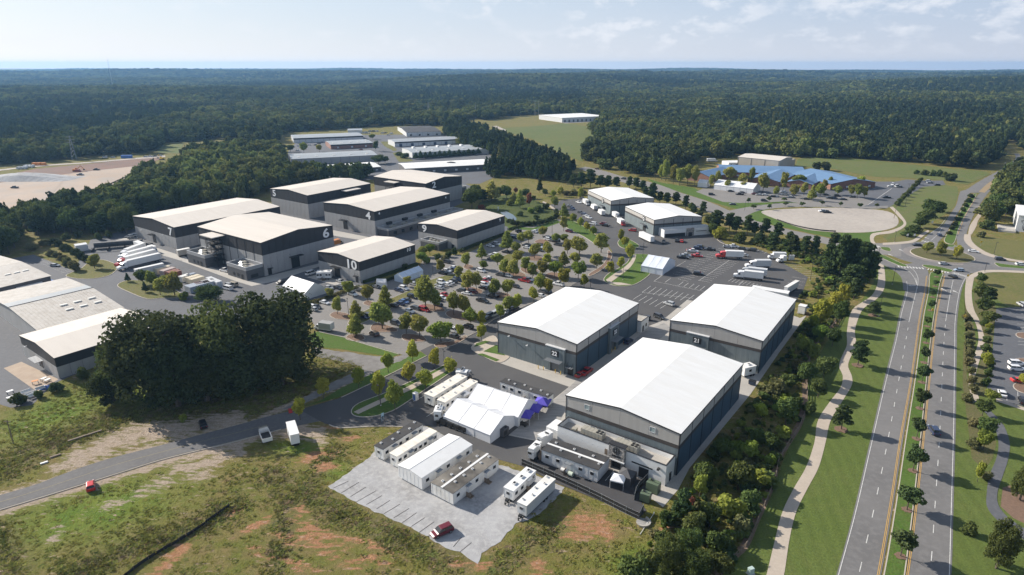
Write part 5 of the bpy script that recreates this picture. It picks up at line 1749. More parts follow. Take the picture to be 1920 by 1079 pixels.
def trunk_mesh(seed, shape):
 r = random.Random(seed)
 b = MB()
 w = {'oak': .045, 'bush': .02}.get(shape, .022)
 top = .85 if shape in ('cone', 'pine') else .6
 b.cyl((0, 0, -.01), (0, 0, top * .5), w, w * .7, 6, cap=False)
 b.cyl((0, 0, top * .5), (.01, 0, top), w * .7, w * .25, 6, cap=False)
 for i in range(6):
  a, z = i * 2.4 + r.random(), .22 + .06 * i
  q = .22 if shape != 'pine' else .16
  b.cyl((0, 0, z), (q * math.cos(a), q * math.sin(a), z + .2 if shape != 'pine' else z + .04), w * .45, w * .12, 4, cap=False)
 return b.mesh('trunk', BARK)

PROTO = {}

def proto(shape, leaf, n, size, var):
 key = (shape, leaf.name, var)
 if key not in PROTO:
  sd = hash((shape, var)) % 100000 if False else sum(map(ord, shape)) * 17 + var * 101
  v = leaf_cloud(sd, n, size, lobes_for(shape, sd), .05 if shape == 'bush' else .1)
  PROTO[key] = (cloud_mesh('crown', v, leaf), trunk_mesh(sd, shape))
 return PROTO[key]

SPEC = {  # look: (shape, leaves, count, leaf size, crown width at scale 1)
 'lot': ('oval', LEAF_A, 1890, 0.069, .80), 'lotb': ('cone', LEAF_A, 1890, 0.066, .66), 'bright': ('round', LEAF_G, 2100, 0.066, .86),
 'yellow': ('oval', LEAF_Y, 1680, 0.069, .80), 'oak': ('oak', LEAF_D, 12000, 0.027, .92), 'oakg': ('oak', LEAF_W, 9000, 0.031, .92), 'pine': ('pine', LEAF_P, 2730, 0.056, .72),
 'wood': ('round', LEAF_W, 2310, 0.066, .86), 'woodcone': ('cone', LEAF_P, 1890, 0.066, .66), 'bush': ('bush', LEAF_W, 1260, 0.099, .86), 'bushg': ('bush', LEAF_G, 1260, 0.099, .86),
 'bushy': ('bush', LEAF_Y, 1260, 0.099, .86), 'bushd': ('bush', LEAF_D, 1260, 0.092, .86), 'busho': ('bush', LEAF_O, 1260, 0.099, .86), 'red': ('oval', LEAF_R, 1470, 0.073, .80), 'redbush': ('bush', LEAF_R, 840, 0.106, .86),
 'median': ('wide', LEAF_P, 1890, 0.069, .92), 'small': ('wide', LEAF_W, 1050, 0.086, .92),
}
TREES = []      # (root, look, zone) - labelled at the end of the script
TREE_BASES = []

def tree(look, base, top, wpx, zone=None, name=None, mulch=0.0, hscale=1.0):
 """base, top: pixels of foot and tip; wpx: crown width in pixels"""
 shape, leaf, n, size, cw = SPEC[look]
 g = G(*base)
 h = max(height_at(base, (base[0], top)), .5) * hscale
 dep = g.y * CP + CAMZ * SP
 wid = wpx * dep / FPX
 cr, tr = proto(shape, leaf, n, size, RND.randrange(4))
 nm = name or ('shrub' if shape == 'bush' else 'pine_tree' if look in ('pine', 'woodcone', 'median') else 'tree')
 r = link(nm, None, None, (g.x, g.y, 0), RND.uniform(0, 6.28))
 r.empty_display_size = .3
 link('crown', cr, r)
 if shape != 'bush':
  link('trunk', tr, r)
 h *= HK.get(zone, 1.0)
 s = wid / cw * 1.06
 s *= RND.uniform(.90, 1.10)
 r.scale = (s * RND.uniform(.92, 1.08), s * RND.uniform(.92, 1.08), h * RND.uniform(.94, 1.08))
 TREES.append((r, look, zone, base))
 TREE_BASES.append((g.x, g.y))
 if mulch:
  MULCHES.append((g.x, g.y, mulch))
 return r

MULCHES = []
HK = {'in front of the school': 1.25, 'along the campus street': 1.06, 'in the pine row behind the two northern halls': 1.1}

def trees(look, zone, rows, conv=lambda x, y: (x, y), **k):
 for q in rows:
  x, yb, yt, w = q[:4]
  b = conv(x, yb)
  tree(look if len(q) < 5 else q[4], b, conv(x, yt)[1], w, zone, **k)

LOT = 'in the main car park'
trees('lot', LOT, [(654, 554, 528, 24), (690, 567, 532, 23), (723, 578, 537, 24, 'lotb'), (764, 538, 517, 18), (633, 590, 556, 22), (668, 599, 562, 27, 'lotb'), (717, 617, 570, 45),
                   (668, 630, 591, 30, 'lotb'), (762, 627, 588, 30), (787, 632, 590, 32), (826, 512, 485, 19), (873, 501, 472, 20), (903, 486, 458, 16, 'lotb'),
                   (907, 506, 487, 20), (860, 525, 498, 21), (951, 471, 434, 26, 'lotb'), (977, 458, 434, 18), (991, 456, 431, 19), (1018, 444, 424, 20), (967, 476, 453, 18),
                   (1042, 455, 437, 17, 'bright'), (1057, 456, 438, 17), (1002, 485, 457, 24), (1027, 481, 453, 21), (1064, 476, 450, 23), (1086, 479, 445, 30), (933, 498, 473, 23),
                   (945, 517, 485, 20), (962, 521, 488, 25), (970, 495, 470, 23), (985, 511, 482, 24), (998, 523, 495, 22), (1017, 519, 488, 24), (1040, 519, 484, 27, 'bright'), (1056, 500, 470, 18, 'lotb'), (1078, 496, 472, 22),
                   (1026, 498, 476, 20, 'yellow'), (1084, 523, 487, 28, 'bright'), (1057, 536, 505, 27, 'yellow'), (1013, 549, 513, 24, 'bright'), (1028, 553, 522, 19, 'yellow'), (1000, 567, 538, 20, 'yellow'),
                   (928, 557, 520, 28), (951, 556, 523, 27), (953, 585, 553, 25), (970, 583, 551, 21, 'yellow'), (938, 599, 571, 19, 'yellow'), (878, 549, 507, 29), (893, 544, 510, 25),
                   (798, 579, 520, 42), (815, 581, 537, 28), (851, 591, 547, 27), (871, 593, 555, 29), (883, 611, 578, 27, 'bright'), (903, 614, 583, 18, 'yellow'), (827, 643, 600, 43, 'bright'), (863, 633, 608, 22, 'yellow'),
                   (1127, 474, 440, 30), (1118, 504, 475, 26), (1112, 441, 427, 13), (620, 560, 540, 16)])
AVE = 'along the campus street'
trees('yellow', AVE, [(774, 679, 643, 25), (815, 691, 656, 27), (728, 699, 662, 26), (767, 720, 680, 30), (798, 731, 692, 30), (845, 706, 672, 24), (673, 728, 687, 27), (711, 752, 703, 29), (741, 770, 718, 33, 'bright'), (607, 748, 709, 25), (563, 788, 747, 27),
                      (903, 640, 611, 22), (1095, 541, 513, 18), (1144, 516, 490, 18), (1163, 506, 482, 16), (1180, 491, 455, 20), (1164, 458, 432, 14), (1171, 464, 444, 15), (1074, 419, 400, 13), (1088, 428, 408, 13), (1100, 434, 418, 13), (1112, 443, 425, 14), (1088, 376, 352, 13), (1057, 434, 406, 15, 'lot'), (1057, 411, 384, 16, 'lotb')])
POND = 'in the pond garden'
trees('lot', POND, [(885, 391, 350, 36, 'wood'), (922, 377, 342, 25, 'lotb'), (905, 380, 355, 22, 'pine'), (950, 373, 347, 20, 'wood'), (975, 391, 357, 18, 'lotb'), (992, 389, 362, 13, 'red'), (903, 395, 383, 15, 'redbush'), (963, 379, 360, 15, 'lotb'), (967, 365, 350, 9, 'red'), (1012, 362, 330, 10, 'woodcone'),
     (1037, 373, 356, 12, 'yellow'), (1050, 369, 351, 13, 'yellow'), (1040, 391, 366, 15, 'lot'), (935, 372, 350, 20, 'wood'), (985, 372, 350, 18, 'wood'), (1000, 380, 366, 12, 'wood'), (1022, 368, 352, 12, 'wood'), (1010, 398, 384, 16, 'bush'), (975, 405, 395, 14, 'bush'), (995, 400, 388, 14, 'bushg'), (955, 385, 372, 15, 'bushg'), (1025, 392, 380, 14, 'bush'),
     (890, 372, 345, 24, 'wood'), (1006, 412, 402, 12, 'bush')])
trees('busho', POND, [(1060, 366, 356, 18), (1075, 366, 354, 18), (1092, 366, 355, 16)])
NEARS = 'beside the entrance of the hall numbered 9'
trees('bush', NEARS, [(793, 482, 461, 18, 'lot'), (806, 478, 456, 17, 'bright'), (790, 492, 470, 18, 'bright'), (800, 494, 476, 16, 'bushg'), (822, 488, 474, 13), (842, 482, 470, 14), (852, 478, 462, 9), (835, 490, 478, 12, 'busho'), (760, 506, 492, 12)])
BELT = 'in the tree belt between halls and boulevard'
trees('pine', BELT, [(1572, 524, 440, 40), (1553, 516, 458, 30), (1588, 522, 449, 46), (1615, 530, 457, 46), (1630, 530, 480, 30), (1596, 545, 497, 42), (1552, 520, 488, 28), (1526, 482, 445, 20), (1508, 480, 445, 22), (1487, 472, 441, 22), (1448, 464, 438, 24), (1423, 460, 436, 22), (1470, 468, 446, 18, 'wood'),
                     (1580, 576, 532, 26, 'yellow'), (1562, 586, 547, 28, 'yellow'), (1537, 618, 563, 33, 'yellow'), (1524, 621, 590, 22, 'yellow'), (1573, 610, 563, 30, 'wood'), (1600, 562, 520, 30, 'pine'), (1537, 642, 605, 28, 'bright'), (1502, 664, 625, 25, 'bright'),
                     (1510, 720, 673, 38, 'wood'), (1543, 713, 668, 38, 'wood'), (1533, 746, 705, 30, 'wood'), (1425, 786, 754, 26, 'yellow'), (1472, 797, 750, 37, 'wood'), (1560, 650, 612, 26, 'wood'), (1520, 668, 640, 24, 'bushg'),
                     (1455, 742, 705, 34, 'busho'), (1480, 728, 700, 30, 'bush'), (1445, 848, 812, 32, 'wood'), (1403, 862, 826, 32, 'bright'), (1350, 853, 818, 32, 'wood'), (1320, 914, 862, 40, 'wood'), (1311, 934, 888, 26, 'bright'), (1383, 919, 866, 47, 'wood'),
                     (1427, 911, 880, 32, 'bushg'), (1443, 873, 848, 24, 'bushg'), (1467, 820, 798, 26, 'bushg'), (1296, 946, 928, 11, 'redbush'), (1277, 980, 920, 38, 'pine'), (1365, 972, 925, 46, 'bushg'), (1330, 990, 942, 40, 'wood'), (1402, 962, 918, 36, 'bush'),
                     (1300, 1010, 955, 44, 'wood'), (1290, 1050, 985, 52, 'oakg'), (1340, 1040, 995, 44, 'bush'), (1252, 1072, 1008, 52, 'oakg'), (1212, 1092, 1028, 50, 'wood'), (1185, 1110, 1045, 50, 'wood'), (1385, 1000, 960, 34, 'busho'), (1300, 1090, 1035, 60, 'oakg'), (1350, 1085, 1035, 46, 'wood'), (1240, 1030, 990, 34, 'bush'),
                     (1515, 775, 748, 24, 'bush'), (1490, 770, 742, 26, 'wood'), (1440, 915, 890, 20, 'bush'), (1420, 830, 802, 26, 'bush'), (1380, 850, 825, 26, 'bushg'), (1250, 985, 955, 26, 'bush'), (1495, 700, 672, 26, 'busho')])
trees('pine', 'on the wide lawn west of the boulevard', [(1608, 686, 640, 33), (1636, 592, 566, 26), (1577, 806, 763, 36), (1640, 500, 470, 20)], mulch=1.6)
trees('median', 'on the grass median of the boulevard', [(1756, 520, 503, 14), (1753, 538, 523, 15), (1748, 558, 543, 13), (1744, 583, 562, 14), (1738, 613, 592, 16), (1736, 644, 615, 19), (1732, 681, 647, 21), (1728, 718, 682, 26), (1724, 767, 728, 30), (1718, 824, 780, 33), (1711, 884, 833, 38), (1700, 957, 905, 47), (1688, 1044, 986, 47)], mulch=1.0)
EAST = 'east of the boulevard'
trees('wood', EAST, [(1839, 533, 511, 21), (1835, 567, 530, 25), (1850, 577, 537, 27, 'pine'), (1843, 590, 555, 27), (1853, 607, 583, 28), (1853, 624, 606, 14, 'yellow'), (1848, 691, 660, 22, 'yellow'), (1857, 753, 732, 26, 'bright'), (1841, 780, 750, 32), (1848, 817, 782, 35), (1843, 844, 804, 27, 'bright'), (1832, 904, 864, 17, 'yellow'),
                     (1868, 1066, 975, 56, 'oakg'), (1912, 938, 862, 42, 'oakg'), (1916, 722, 702, 16, 'yellow'), (1846, 900, 882, 24, 'busho'), (1815, 1000, 975, 26, 'bush'), (1827, 800, 782, 22, 'busho'), (1825, 840, 820, 22, 'busho')])
trees('busho', EAST, [(1812 + i * 1.4 % 12, 600 + i * 17, 586 + i * 16.6, 15 + i * .5) for i in range(10)])
trees('bush', EAST, [(1845 + (i * 7) % 9, 610 + i * 16, 597 + i * 15.6, 15 + i * .3) for i in range(8)])
trees('lot', 'on the roundabout island', [(1737, 476, 453, 18), (1762, 483, 453, 20), (1793, 488, 460, 18, 'yellow')])
NORTH = 'by the boulevard north of the roundabout'
trees('wood', NORTH, [(1748, 407, 372, 38), (1735, 420, 392, 32), (1725, 428, 405, 28), (1712, 436, 418, 24, 'bush'), (1762, 398, 378, 22), (1700, 443, 430, 18, 'bush'), (1885, 405, 370, 30), (1905, 395, 350, 34), (1868, 395, 360, 26), (1850, 430, 412, 24, 'bush'), (1862, 420, 400, 24, 'bush'), (1840, 445, 432, 16, 'busho')])
trees('bushd', NORTH, [(1780 + i * 5.0, 440 - i * 8.6, 431 - i * 8.6, 11) for i in range(9)])
trees('bush', 'along the edge of the school lot', [(1682 + i * 5.4, 386 - i * 5.6, 375 - i * 5.4, 11) for i in range(9)])
trees('bush', 'on the meadow beside the school lot', [(1718, 327, 317, 8), (1734, 329, 316, 13), (1748, 330, 318, 11), (1760, 331, 316, 12), (1770, 333, 320, 10), (1785, 340, 322, 18, 'bushd')])
trees('bushd', 'on the meadow behind the school', [(1530, 320, 302, 14), (1547, 320, 300, 20)])
SCH = 'in front of the school'
trees('lot', SCH, [(1302, 349, 316, 16), (1289, 346, 313, 20), (1274, 348, 322, 18), (1332, 353, 333, 12), (1362, 357, 342, 15), (1392, 359, 345, 14), (1367, 341, 318, 22), (1392, 346, 328, 20), (1408, 346, 320, 14), (1430, 362, 330, 20), (1454, 369, 352, 13), (1468, 360, 330, 18), (1488, 371, 350, 19), (1507, 366, 347, 15), (1521, 376, 353, 15, 'lotb'),
                   (1537, 371, 348, 17, 'bright'), (1497, 351, 330, 25), (1545, 356, 340, 14), (1570, 366, 352, 17), (1555, 351, 335, 12), (1595, 369, 352, 14), (1575, 349, 337, 12), (1607, 372, 350, 15), (1620, 372, 353, 13), (1612, 351, 333, 18, 'bushy'), (1590, 351, 336, 16, 'bushy'), (1345, 345, 326, 14), (1600, 352, 338, 12, 'bushy'), (1248, 340, 308, 19), (1262, 345, 315, 17), (1240, 338, 312, 16)])
trees('small', 'along the drive below the school', [(1403, 383, 370, 11), (1442, 380, 368, 11), (1470, 378, 370, 14), (1413, 393, 384, 13), (1442, 394, 381, 10), (1472, 387, 378, 12), (1503, 388, 378, 12), (1541, 386, 376, 11), (1575, 389, 378, 9), (1612, 391, 380, 10), (1644, 390, 380, 10)])
PIN = 'in the pine row behind the two northern halls'
trees('pine', PIN, [(1075, 352, 330, 16), (1090, 353, 328, 20), (1107, 352, 322, 24), (1125, 354, 330, 20), (1140, 355, 332, 18), (1155, 354, 335, 16), (1180, 354, 334, 16), (1192, 356, 336, 16), (1205, 358, 340, 16), (1222, 380, 348, 20), (1237, 382, 363, 16), (1250, 384, 363, 14), (1267, 384, 362, 16), (1285, 393, 370, 14), (1296, 396, 380, 12, 'wood'), (1318, 402, 381, 14), (1342, 434, 400, 32), (1367, 434, 403, 26), (1380, 438, 408, 22), (1400, 443, 407, 21), (1433, 446, 412, 21), (1414, 444, 418, 16), (1457, 450, 420, 19),
     (1328, 425, 405, 18, 'wood'), (1310, 415, 396, 15, 'wood'), (1480, 460, 436, 18), (1563, 466, 440, 20), (1350, 448, 424, 24, 'bushy'), (1386, 455, 432, 22, 'bush'), (1335, 440, 418, 20, 'bush'), (1060, 345, 328, 16), (1045, 342, 326, 14), (1210, 372, 352, 14), (1300, 402, 388, 12)])
YARD = 'by the western truck yard'
trees('bushd', YARD, [(100 + i * 10.6, 460 + i * 5.2, 444 + i * 4.9, 16) for i in range(8)])
trees('busho', YARD, [(97, 480, 466, 15), (108, 486, 470, 17), (119, 492, 475, 17), (130, 500, 480, 20), (140, 508, 486, 20), (60, 470, 452, 22), (85, 462, 446, 18)])
trees('lot', YARD, [(178, 504, 475, 25), (240, 529, 513, 9, 'woodcone'), (273, 549, 530, 10, 'woodcone'), (269, 535, 502, 24, 'wood'), (288, 540, 508, 26), (301, 554, 522, 27), (328, 554, 513, 36), (347, 562, 546, 18, 'bushg'), (392, 566, 534, 50, 'oakg'), (310, 540, 516, 20), (205, 446, 430, 14, 'bush'), (125, 452, 436, 16, 'bush'), (150, 445, 430, 16, 'bush'), (185, 450, 434, 13, 'bush')])
OAK = 'in the dark grove above the access road'
trees('oak', OAK, [(300, 748, 553, 165), (415, 728, 546, 120, 'oakg'), (525, 700, 541, 150), (335, 762, 622, 120), (213, 752, 688, 74), (245, 742, 628, 88, 'oakg'), (440, 738, 630, 130), (530, 722, 632, 120), (390, 752, 660, 110)])
SHD = 'by the cream roofed hall near the grove'
trees('bush', SHD, [(158, 712, 684, 22), (108, 735, 712, 24, 'bushd'), (72, 747, 731, 16), (37, 758, 736, 26), (345, 790, 775, 14, 'bushg')])
trees('wood', 'by the industrial street', [(524, 285, 268, 12, 'wood'), (570, 288, 267, 15, 'bright'), (599, 285, 271, 11, 'yellow'), (545, 285, 270, 16), (710, 308, 290, 22), (722, 306, 292, 16), (698, 262, 250, 10, 'bright'), (705, 284, 262, 10), (748, 292, 283, 14, 'bush'), (760, 297, 286, 16, 'bush')])
trees('woodcone', 'in the fir row before the long white roofed shed', [(545 + i * 13.5, 336 - i * .6, 314 - i * .4 - (i % 3) * 3, 14) for i in range(12)])
trees('woodcone', 'in the fir row before the vented shed', [(780 + i * 9.0, 299 - i * .7, 287 - i * .5 - (i % 2) * 2, 10) for i in range(14)])

# ring of clipped shrubs round the pond garden
trees('bushd', 'in the clipped ring round the pond', [(x, y + 4, y - 6, 10) for x, y in smooth([(955, 414), (965, 418), (985, 420), (1010, 418), (1030, 412), (1044, 404), (1043, 396)], 3)])

# mulch rings
mm = MB()
for x, y, r in MULCHES:
 mm = MB()
 P = [(r * (1 + .15 * math.sin(3 * i + x)) * math.cos(i * math.pi / 8), r * (1 + .15 * math.cos(2 * i + y)) * math.sin(i * math.pi / 8)) for i in range(16)]
 mm.prism(P, 0, .2)
 tag(mm.obj('mulch_bed', MULCH, None, (x, y, 0)), kind='structure')

# ------------------------------------------------------------------ woodland
FA = [(-700, 330), (-200, 318), (0, 311), (60, 306), (130, 300), (200, 293), (270, 288), (296, 284), (300, 270), (345, 267), (400, 262), (520, 268), (535, 250), (650, 242), (745, 236), (850, 238), (880, 221), (905, 228), (960, 219), (1030, 214), (1125, 221), (1132, 232), (1106, 242),
      (1123, 262), (1101, 277), (1097, 302), (1112, 312), (1180, 330), (1225, 334), (1240, 325), (1300, 308), (1330, 298), (1385, 293), (1480, 293), (1497, 296), (1640, 300), (1700, 306), (1810, 317), (1850, 318), (1872, 300), (1880, 280), (1892, 270), (1905, 276), (1925, 286), (2010, 300), (2700, 340), (2700, 123.5), (-700, 123.5)]
FB = [(45, 425), (65, 408), (115, 390), (190, 378), (245, 366), (257, 343), (297, 332), (335, 322), (350, 298), (425, 284), (500, 284), (528, 292), (526, 305), (530, 330), (560, 337), (690, 332), (692, 338), (600, 346), (500, 362), (490, 372), (420, 380), (330, 394), (250, 412), (246, 440), (210, 444), (120, 440), (60, 444), (35, 435)]
FC = [(834, 246), (875, 244), (902, 253), (938, 266), (995, 287), (1040, 309), (1086, 326), (1080, 336), (1040, 342), (960, 332), (915, 334), (905, 324), (955, 318), (985, 314), (940, 296), (890, 284), (834, 258)]
FD = [(1858, 392), (1868, 358), (1893, 332), (1915, 318), (2000, 305), (2100, 420), (1910, 382), (1896, 398), (1872, 420), (1850, 428), (1844, 408)]
FE = [(-120, 425), (15, 412), (32, 440), (28, 478), (-20, 490), (-150, 500)]
PT_W = []
r_ = np.random.default_rng(21)

def scatter(P, step, kind, edge=1.0):
 P = [(x, y) for x, y in P]
 wx = [G(x, max(y, 126)).x for x, y in P]
 wy = [G(x, max(y, 126)).y for x, y in P]
 xs, ys = np.arange(min(wx), max(wx), step), np.arange(min(wy), max(wy), step)
 X, Y = np.meshgrid(xs, ys)
 X = X.ravel() + r_.uniform(-.45, .45, X.size) * step
 Y = Y.ravel() + r_.uniform(-.45, .45, Y.size) * step
 qx, qy = px_np(X, Y, 0 * X)
 k = in_poly(qx, qy, P)
 return X[k], Y[k], qx[k], qy[k]

near = []
for P, step, kind in ((FB, 6.6, 'm'), (FC, 6.0, 'p'), (FD, 7.0, 'm'), (FE, 6.5, 'm')):
 X, Y, qx, qy = scatter(P, step, kind)
 for i in range(len(X)):
  near.append((X[i], Y[i], qx[i], qy[i], kind))
# the far wood in rings of growing spacing
far = []
for lo, hi, step, sc in ((0, 1100, 9.0, 1.05), (1100, 2000, 11.5, 1.3), (2000, 3600, 16.0, 1.7), (3600, 9100, 34.0, 3.0)):
 xs, ys = np.arange(-min(hi, 7200) * 1.0, min(hi, 7200) * 1.0, step), np.arange(250, hi, step)
 X, Y = np.meshgrid(xs, ys)
 X, Y = X.ravel() + r_.uniform(-.5, .5, X.size) * step, Y.ravel() + r_.uniform(-.5, .5, Y.size) * step
 D = np.hypot(X, Y)
 k = (D >= lo) & (D < hi) & (np.abs(X) < Y * .98 + 120)
 X, Y = X[k], Y[k]
 qx, qy = px_np(X, Y, 0 * X)
 k = in_poly(qx, qy, FA)
 X, Y, qx, qy = X[k], Y[k], qx[k], qy[k]
 k = np.ones(len(X), bool)
 far.append(np.stack([X[k], Y[k], qx[k], qy[k], np.full(k.sum(), sc)], 1))
FARP = np.concatenate(far)
# the trees of the wood's edge that show largest stand as single trees
cand = [(a[0], a[1], a[2], a[3], a[4]) for a in near]
keep_n = 95

def vis_score(a):
 d = math.hypot(a[0], a[1])
 if not 4 < a[2] < 1916:
  return 0.0
 return 1.0 / d * (1.6 if a[4] == 'm' else 1.0)

order = sorted(range(len(cand)), key=lambda i: -vis_score(cand[i]))
single = set(order[:keep_n])
stuff_pts = []
for i, (x, y, qx, qy, kind) in enumerate(cand):
 if i in single:
  shp = ('wood', 'wood', 'oakg', 'pine')[r_.integers(4)] if kind == 'm' else ('pine', 'woodcone')[r_.integers(2)]
  shape, leaf, n, size, cw = SPEC[shp]
  cr, tr = proto(shape, leaf, n, size, int(r_.integers(4)))
  h = (r_.uniform(11, 17) if kind == 'm' else r_.uniform(8, 12))
  w = (r_.uniform(8.5, 12.5) if kind == 'm' else r_.uniform(5, 6.5))
  r0 = link('pine_tree' if shp in ('pine', 'woodcone') else 'woodland_tree', None, None, (x, y, 0), r_.uniform(0, 6.28))
  link('crown', cr, r0)
  link('trunk', tr, r0)
  r0.scale = (w / cw, w / cw, h)
  zone = {True: 'at the edge of the western wood'}.get(qx < 760, 'in the belt of pines by the meadow' if kind == 'p' else 'in the wood by the northern boulevard')
  if qx < 40:
   zone = 'in the dark wood at the western edge'
  TREES.append((r0, shp, zone, (qx, qy)))
 else:
  stuff_pts.append((x, y, 1.0, 1 if kind == 'p' else 0))
sp = np.array(stuff_pts)
allp = np.concatenate([np.stack([sp[:, 0], sp[:, 1], sp[:, 2], sp[:, 3]], 1),
                       np.stack([FARP[:, 0], FARP[:, 1], FARP[:, 4], (np.sin(FARP[:, 0] / 240 + 2) * np.cos(FARP[:, 1] / 300) > .25).astype(float)], 1)])
zz = hill(allp[:, 0], allp[:, 1])

def gn_scatter(name, pts, scl, hgt, pick, protos, label=None, rot=True):
 """one object: copies of PROTOS on the points of a mesh"""
 me = bpy.data.meshes.new(name)
 me.vertices.add(len(pts))
 me.vertices.foreach_set('co', np.asarray(pts, np.float32).ravel())
 for an, arr, ty in (('sxy', scl, 'FLOAT'), ('sz', hgt, 'FLOAT'), ('pick', pick, 'INT'), ('turn', np.random.default_rng(3).uniform(0, 6.28, len(pts)), 'FLOAT')):
  a = me.attributes.new(an, ty, 'POINT')
  a.data.foreach_set('value', np.asarray(arr, np.int32 if ty == 'INT' else np.float32))
 o = link(name, me)
 col = bpy.data.collections.new(name + '_sources')
 for i, (pm, pmt) in enumerate(protos):
  po = bpy.data.objects.new('%s_source_%02d' % (name, i), pm)
  col.objects.link(po)
 ng = bpy.data.node_groups.new(name, 'GeometryNodeTree')
 ng.interface.new_socket('Geometry', in_out='INPUT', socket_type='NodeSocketGeometry')
 ng.interface.new_socket('Geometry', in_out='OUTPUT', socket_type='NodeSocketGeometry')
 N = ng.nodes.new
 gi, go = N('NodeGroupInput'), N('NodeGroupOutput')
 ci = N('GeometryNodeCollectionInfo')
 ci.inputs['Collection'].default_value = col
 ci.inputs['Separate Children'].default_value = True
 ci.inputs['Reset Children'].default_value = True
 iop = N('GeometryNodeInstanceOnPoints')
 iop.inputs['Pick Instance'].default_value = True

 def attr(n, t):
  a = N('GeometryNodeInputNamedAttribute')
  a.data_type = t
  a.inputs[0].default_value = n
  return a.outputs[0]
 cx = N('ShaderNodeCombineXYZ')
 L = ng.links.new
 sx = attr('sxy', 'FLOAT')
 L(sx, cx.inputs[0])
 L(sx, cx.inputs[1])
 L(attr('sz', 'FLOAT'), cx.inputs[2])
 rx = N('ShaderNodeCombineXYZ')
 L(attr('turn', 'FLOAT'), rx.inputs[2])
 L(gi.outputs[0], iop.inputs['Points'])
 L(ci.outputs[0], iop.inputs['Instance'])
 L(attr('pick', 'INT'), iop.inputs['Instance Index'])
 e2r = N('FunctionNodeEulerToRotation')
 L(rx.outputs[0], e2r.inputs[0])
 L(e2r.outputs[0], iop.inputs['Rotation'])
 L(cx.outputs[0], iop.inputs['Scale'])
 L(iop.outputs[0], go.inputs[0])
 md = o.modifiers.new('scatter', 'NODES')
 md.node_group = ng
 return tag(o, label, None, None, 'stuff')

wp = []
for i in range(5):
 wp.append((cloud_mesh('crown', leaf_cloud(900 + i, 700, .125, lobes_for('round' if i < 3 else 'oak', 900 + i), .08), LEAF_F), None))
for i in range(3):
 wp.append((cloud_mesh('crown', leaf_cloud(950 + i, 620, .12, lobes_for('pine' if i < 2 else 'cone', 950 + i), .12), LEAF_FP), None))
npk = len(allp)
pk = np.where(allp[:, 3] > .5, 5 + r_.integers(0, 3, npk), r_.integers(0, 5, npk))
mixk = r_.random(npk) < .22
pk = np.where(mixk, r_.integers(0, 8, npk), pk)
sc_ = allp[:, 2]
isP = pk >= 5
wv = np.where(isP, r_.uniform(6.5, 11.0, npk), r_.uniform(9.0, 18.0, npk)) * sc_
dd = np.hypot(allp[:, 0], allp[:, 1])
grow = np.clip((dd - 330) / 400, 0, 1)
wv *= .72 + .28 * grow
hv = np.where(isP, r_.uniform(10, 19, npk), r_.uniform(8, 19, npk)) * np.minimum(1 + (sc_ - 1) * .12, 1.2) * (.85 + .15 * grow)
gn_scatter('woodland', np.stack([allp[:, 0], allp[:, 1], zz - .3], 1), wv, hv, pk, wp, 'unbroken mixed woodland reaching to the horizon')

# ------------------------------------------------------------------ rough growth of the fields
wpts = []
xs, ys = np.arange(-170, 150, .65), np.arange(78, 215, .65)
X, Y = np.meshgrid(xs, ys)
X, Y = X.ravel() + r_.uniform(-.5, .5, X.size) * .65, Y.ravel() + r_.uniform(-.5, .5, Y.size) * .65
qx, qy = px_np(X, Y, 0 * X)
FIELD = [(-60, 960), (0, 960), (160, 912), (300, 868), (433, 836), (530, 812), (590, 800), (640, 808), (755, 806), (700, 850), (612, 912), (640, 932), (700, 965), (770, 995), (815, 1026), (895, 1064), (948, 1014), (975, 985), (1058, 918), (1110, 945), (1200, 975), (1245, 958), (1275, 922), (1300, 885), (1420, 745), (1470, 665), (1520, 610), (1560, 600), (1520, 690), (1508, 740),
         (1498, 790), (1468, 860), (1440, 940), (1398, 1020), (1330, 1100), (1000, 1300), (-200, 1300)]
F2 = [(-60, 925), (0, 924), (60, 905), (130, 880), (200, 855), (300, 832), (447, 792), (555, 764), (600, 730), (650, 700), (690, 688), (640, 672), (590, 660), (550, 690), (240, 715), (170, 690), (120, 715), (60, 762), (0, 790), (-100, 800)]
k = in_poly(qx, qy, FIELD) | in_poly(qx, qy, F2)
X, Y, qx, qy = X[k], Y[k], qx[k], qy[k]
ix = np.clip(np.searchsorted(GX, X), 0, nx - 1)
iy = np.clip(np.searchsorted(GY, Y), 0, ny - 1)
tv, cv_, wv_, lv_ = tan[iy, ix], clay[iy, ix], weed[iy, ix], lush[iy, ix]
nzv = .5 + .5 * np.sin(X * .21 + 2 * np.sin(Y * .13)) * np.cos(Y * .27 + 1.5 * np.sin(X * .09))
prob = .10 + .42 * nzv + .50 * wv_ - 1.7 * tv - .8 * cv_
k = r_.random(len(X)) < prob * .85
X, Y, wv_, lv_, nzv = X[k], Y[k], wv_[k], lv_[k], nzv[k]
W_A = leaf_mat('field_grass_blades', (0.230, 0.225, 0.060), (0.180, 0.190, 0.050), .03, .25)
W_B = leaf_mat('dry_weed_stalks', (0.26, 0.21, 0.115), (0.19, 0.155, 0.085), .03, .2)
W_C = leaf_mat('dark_weed_leaves', (0.205, 0.205, 0.066), (0.150, 0.165, 0.052), .03, .25)

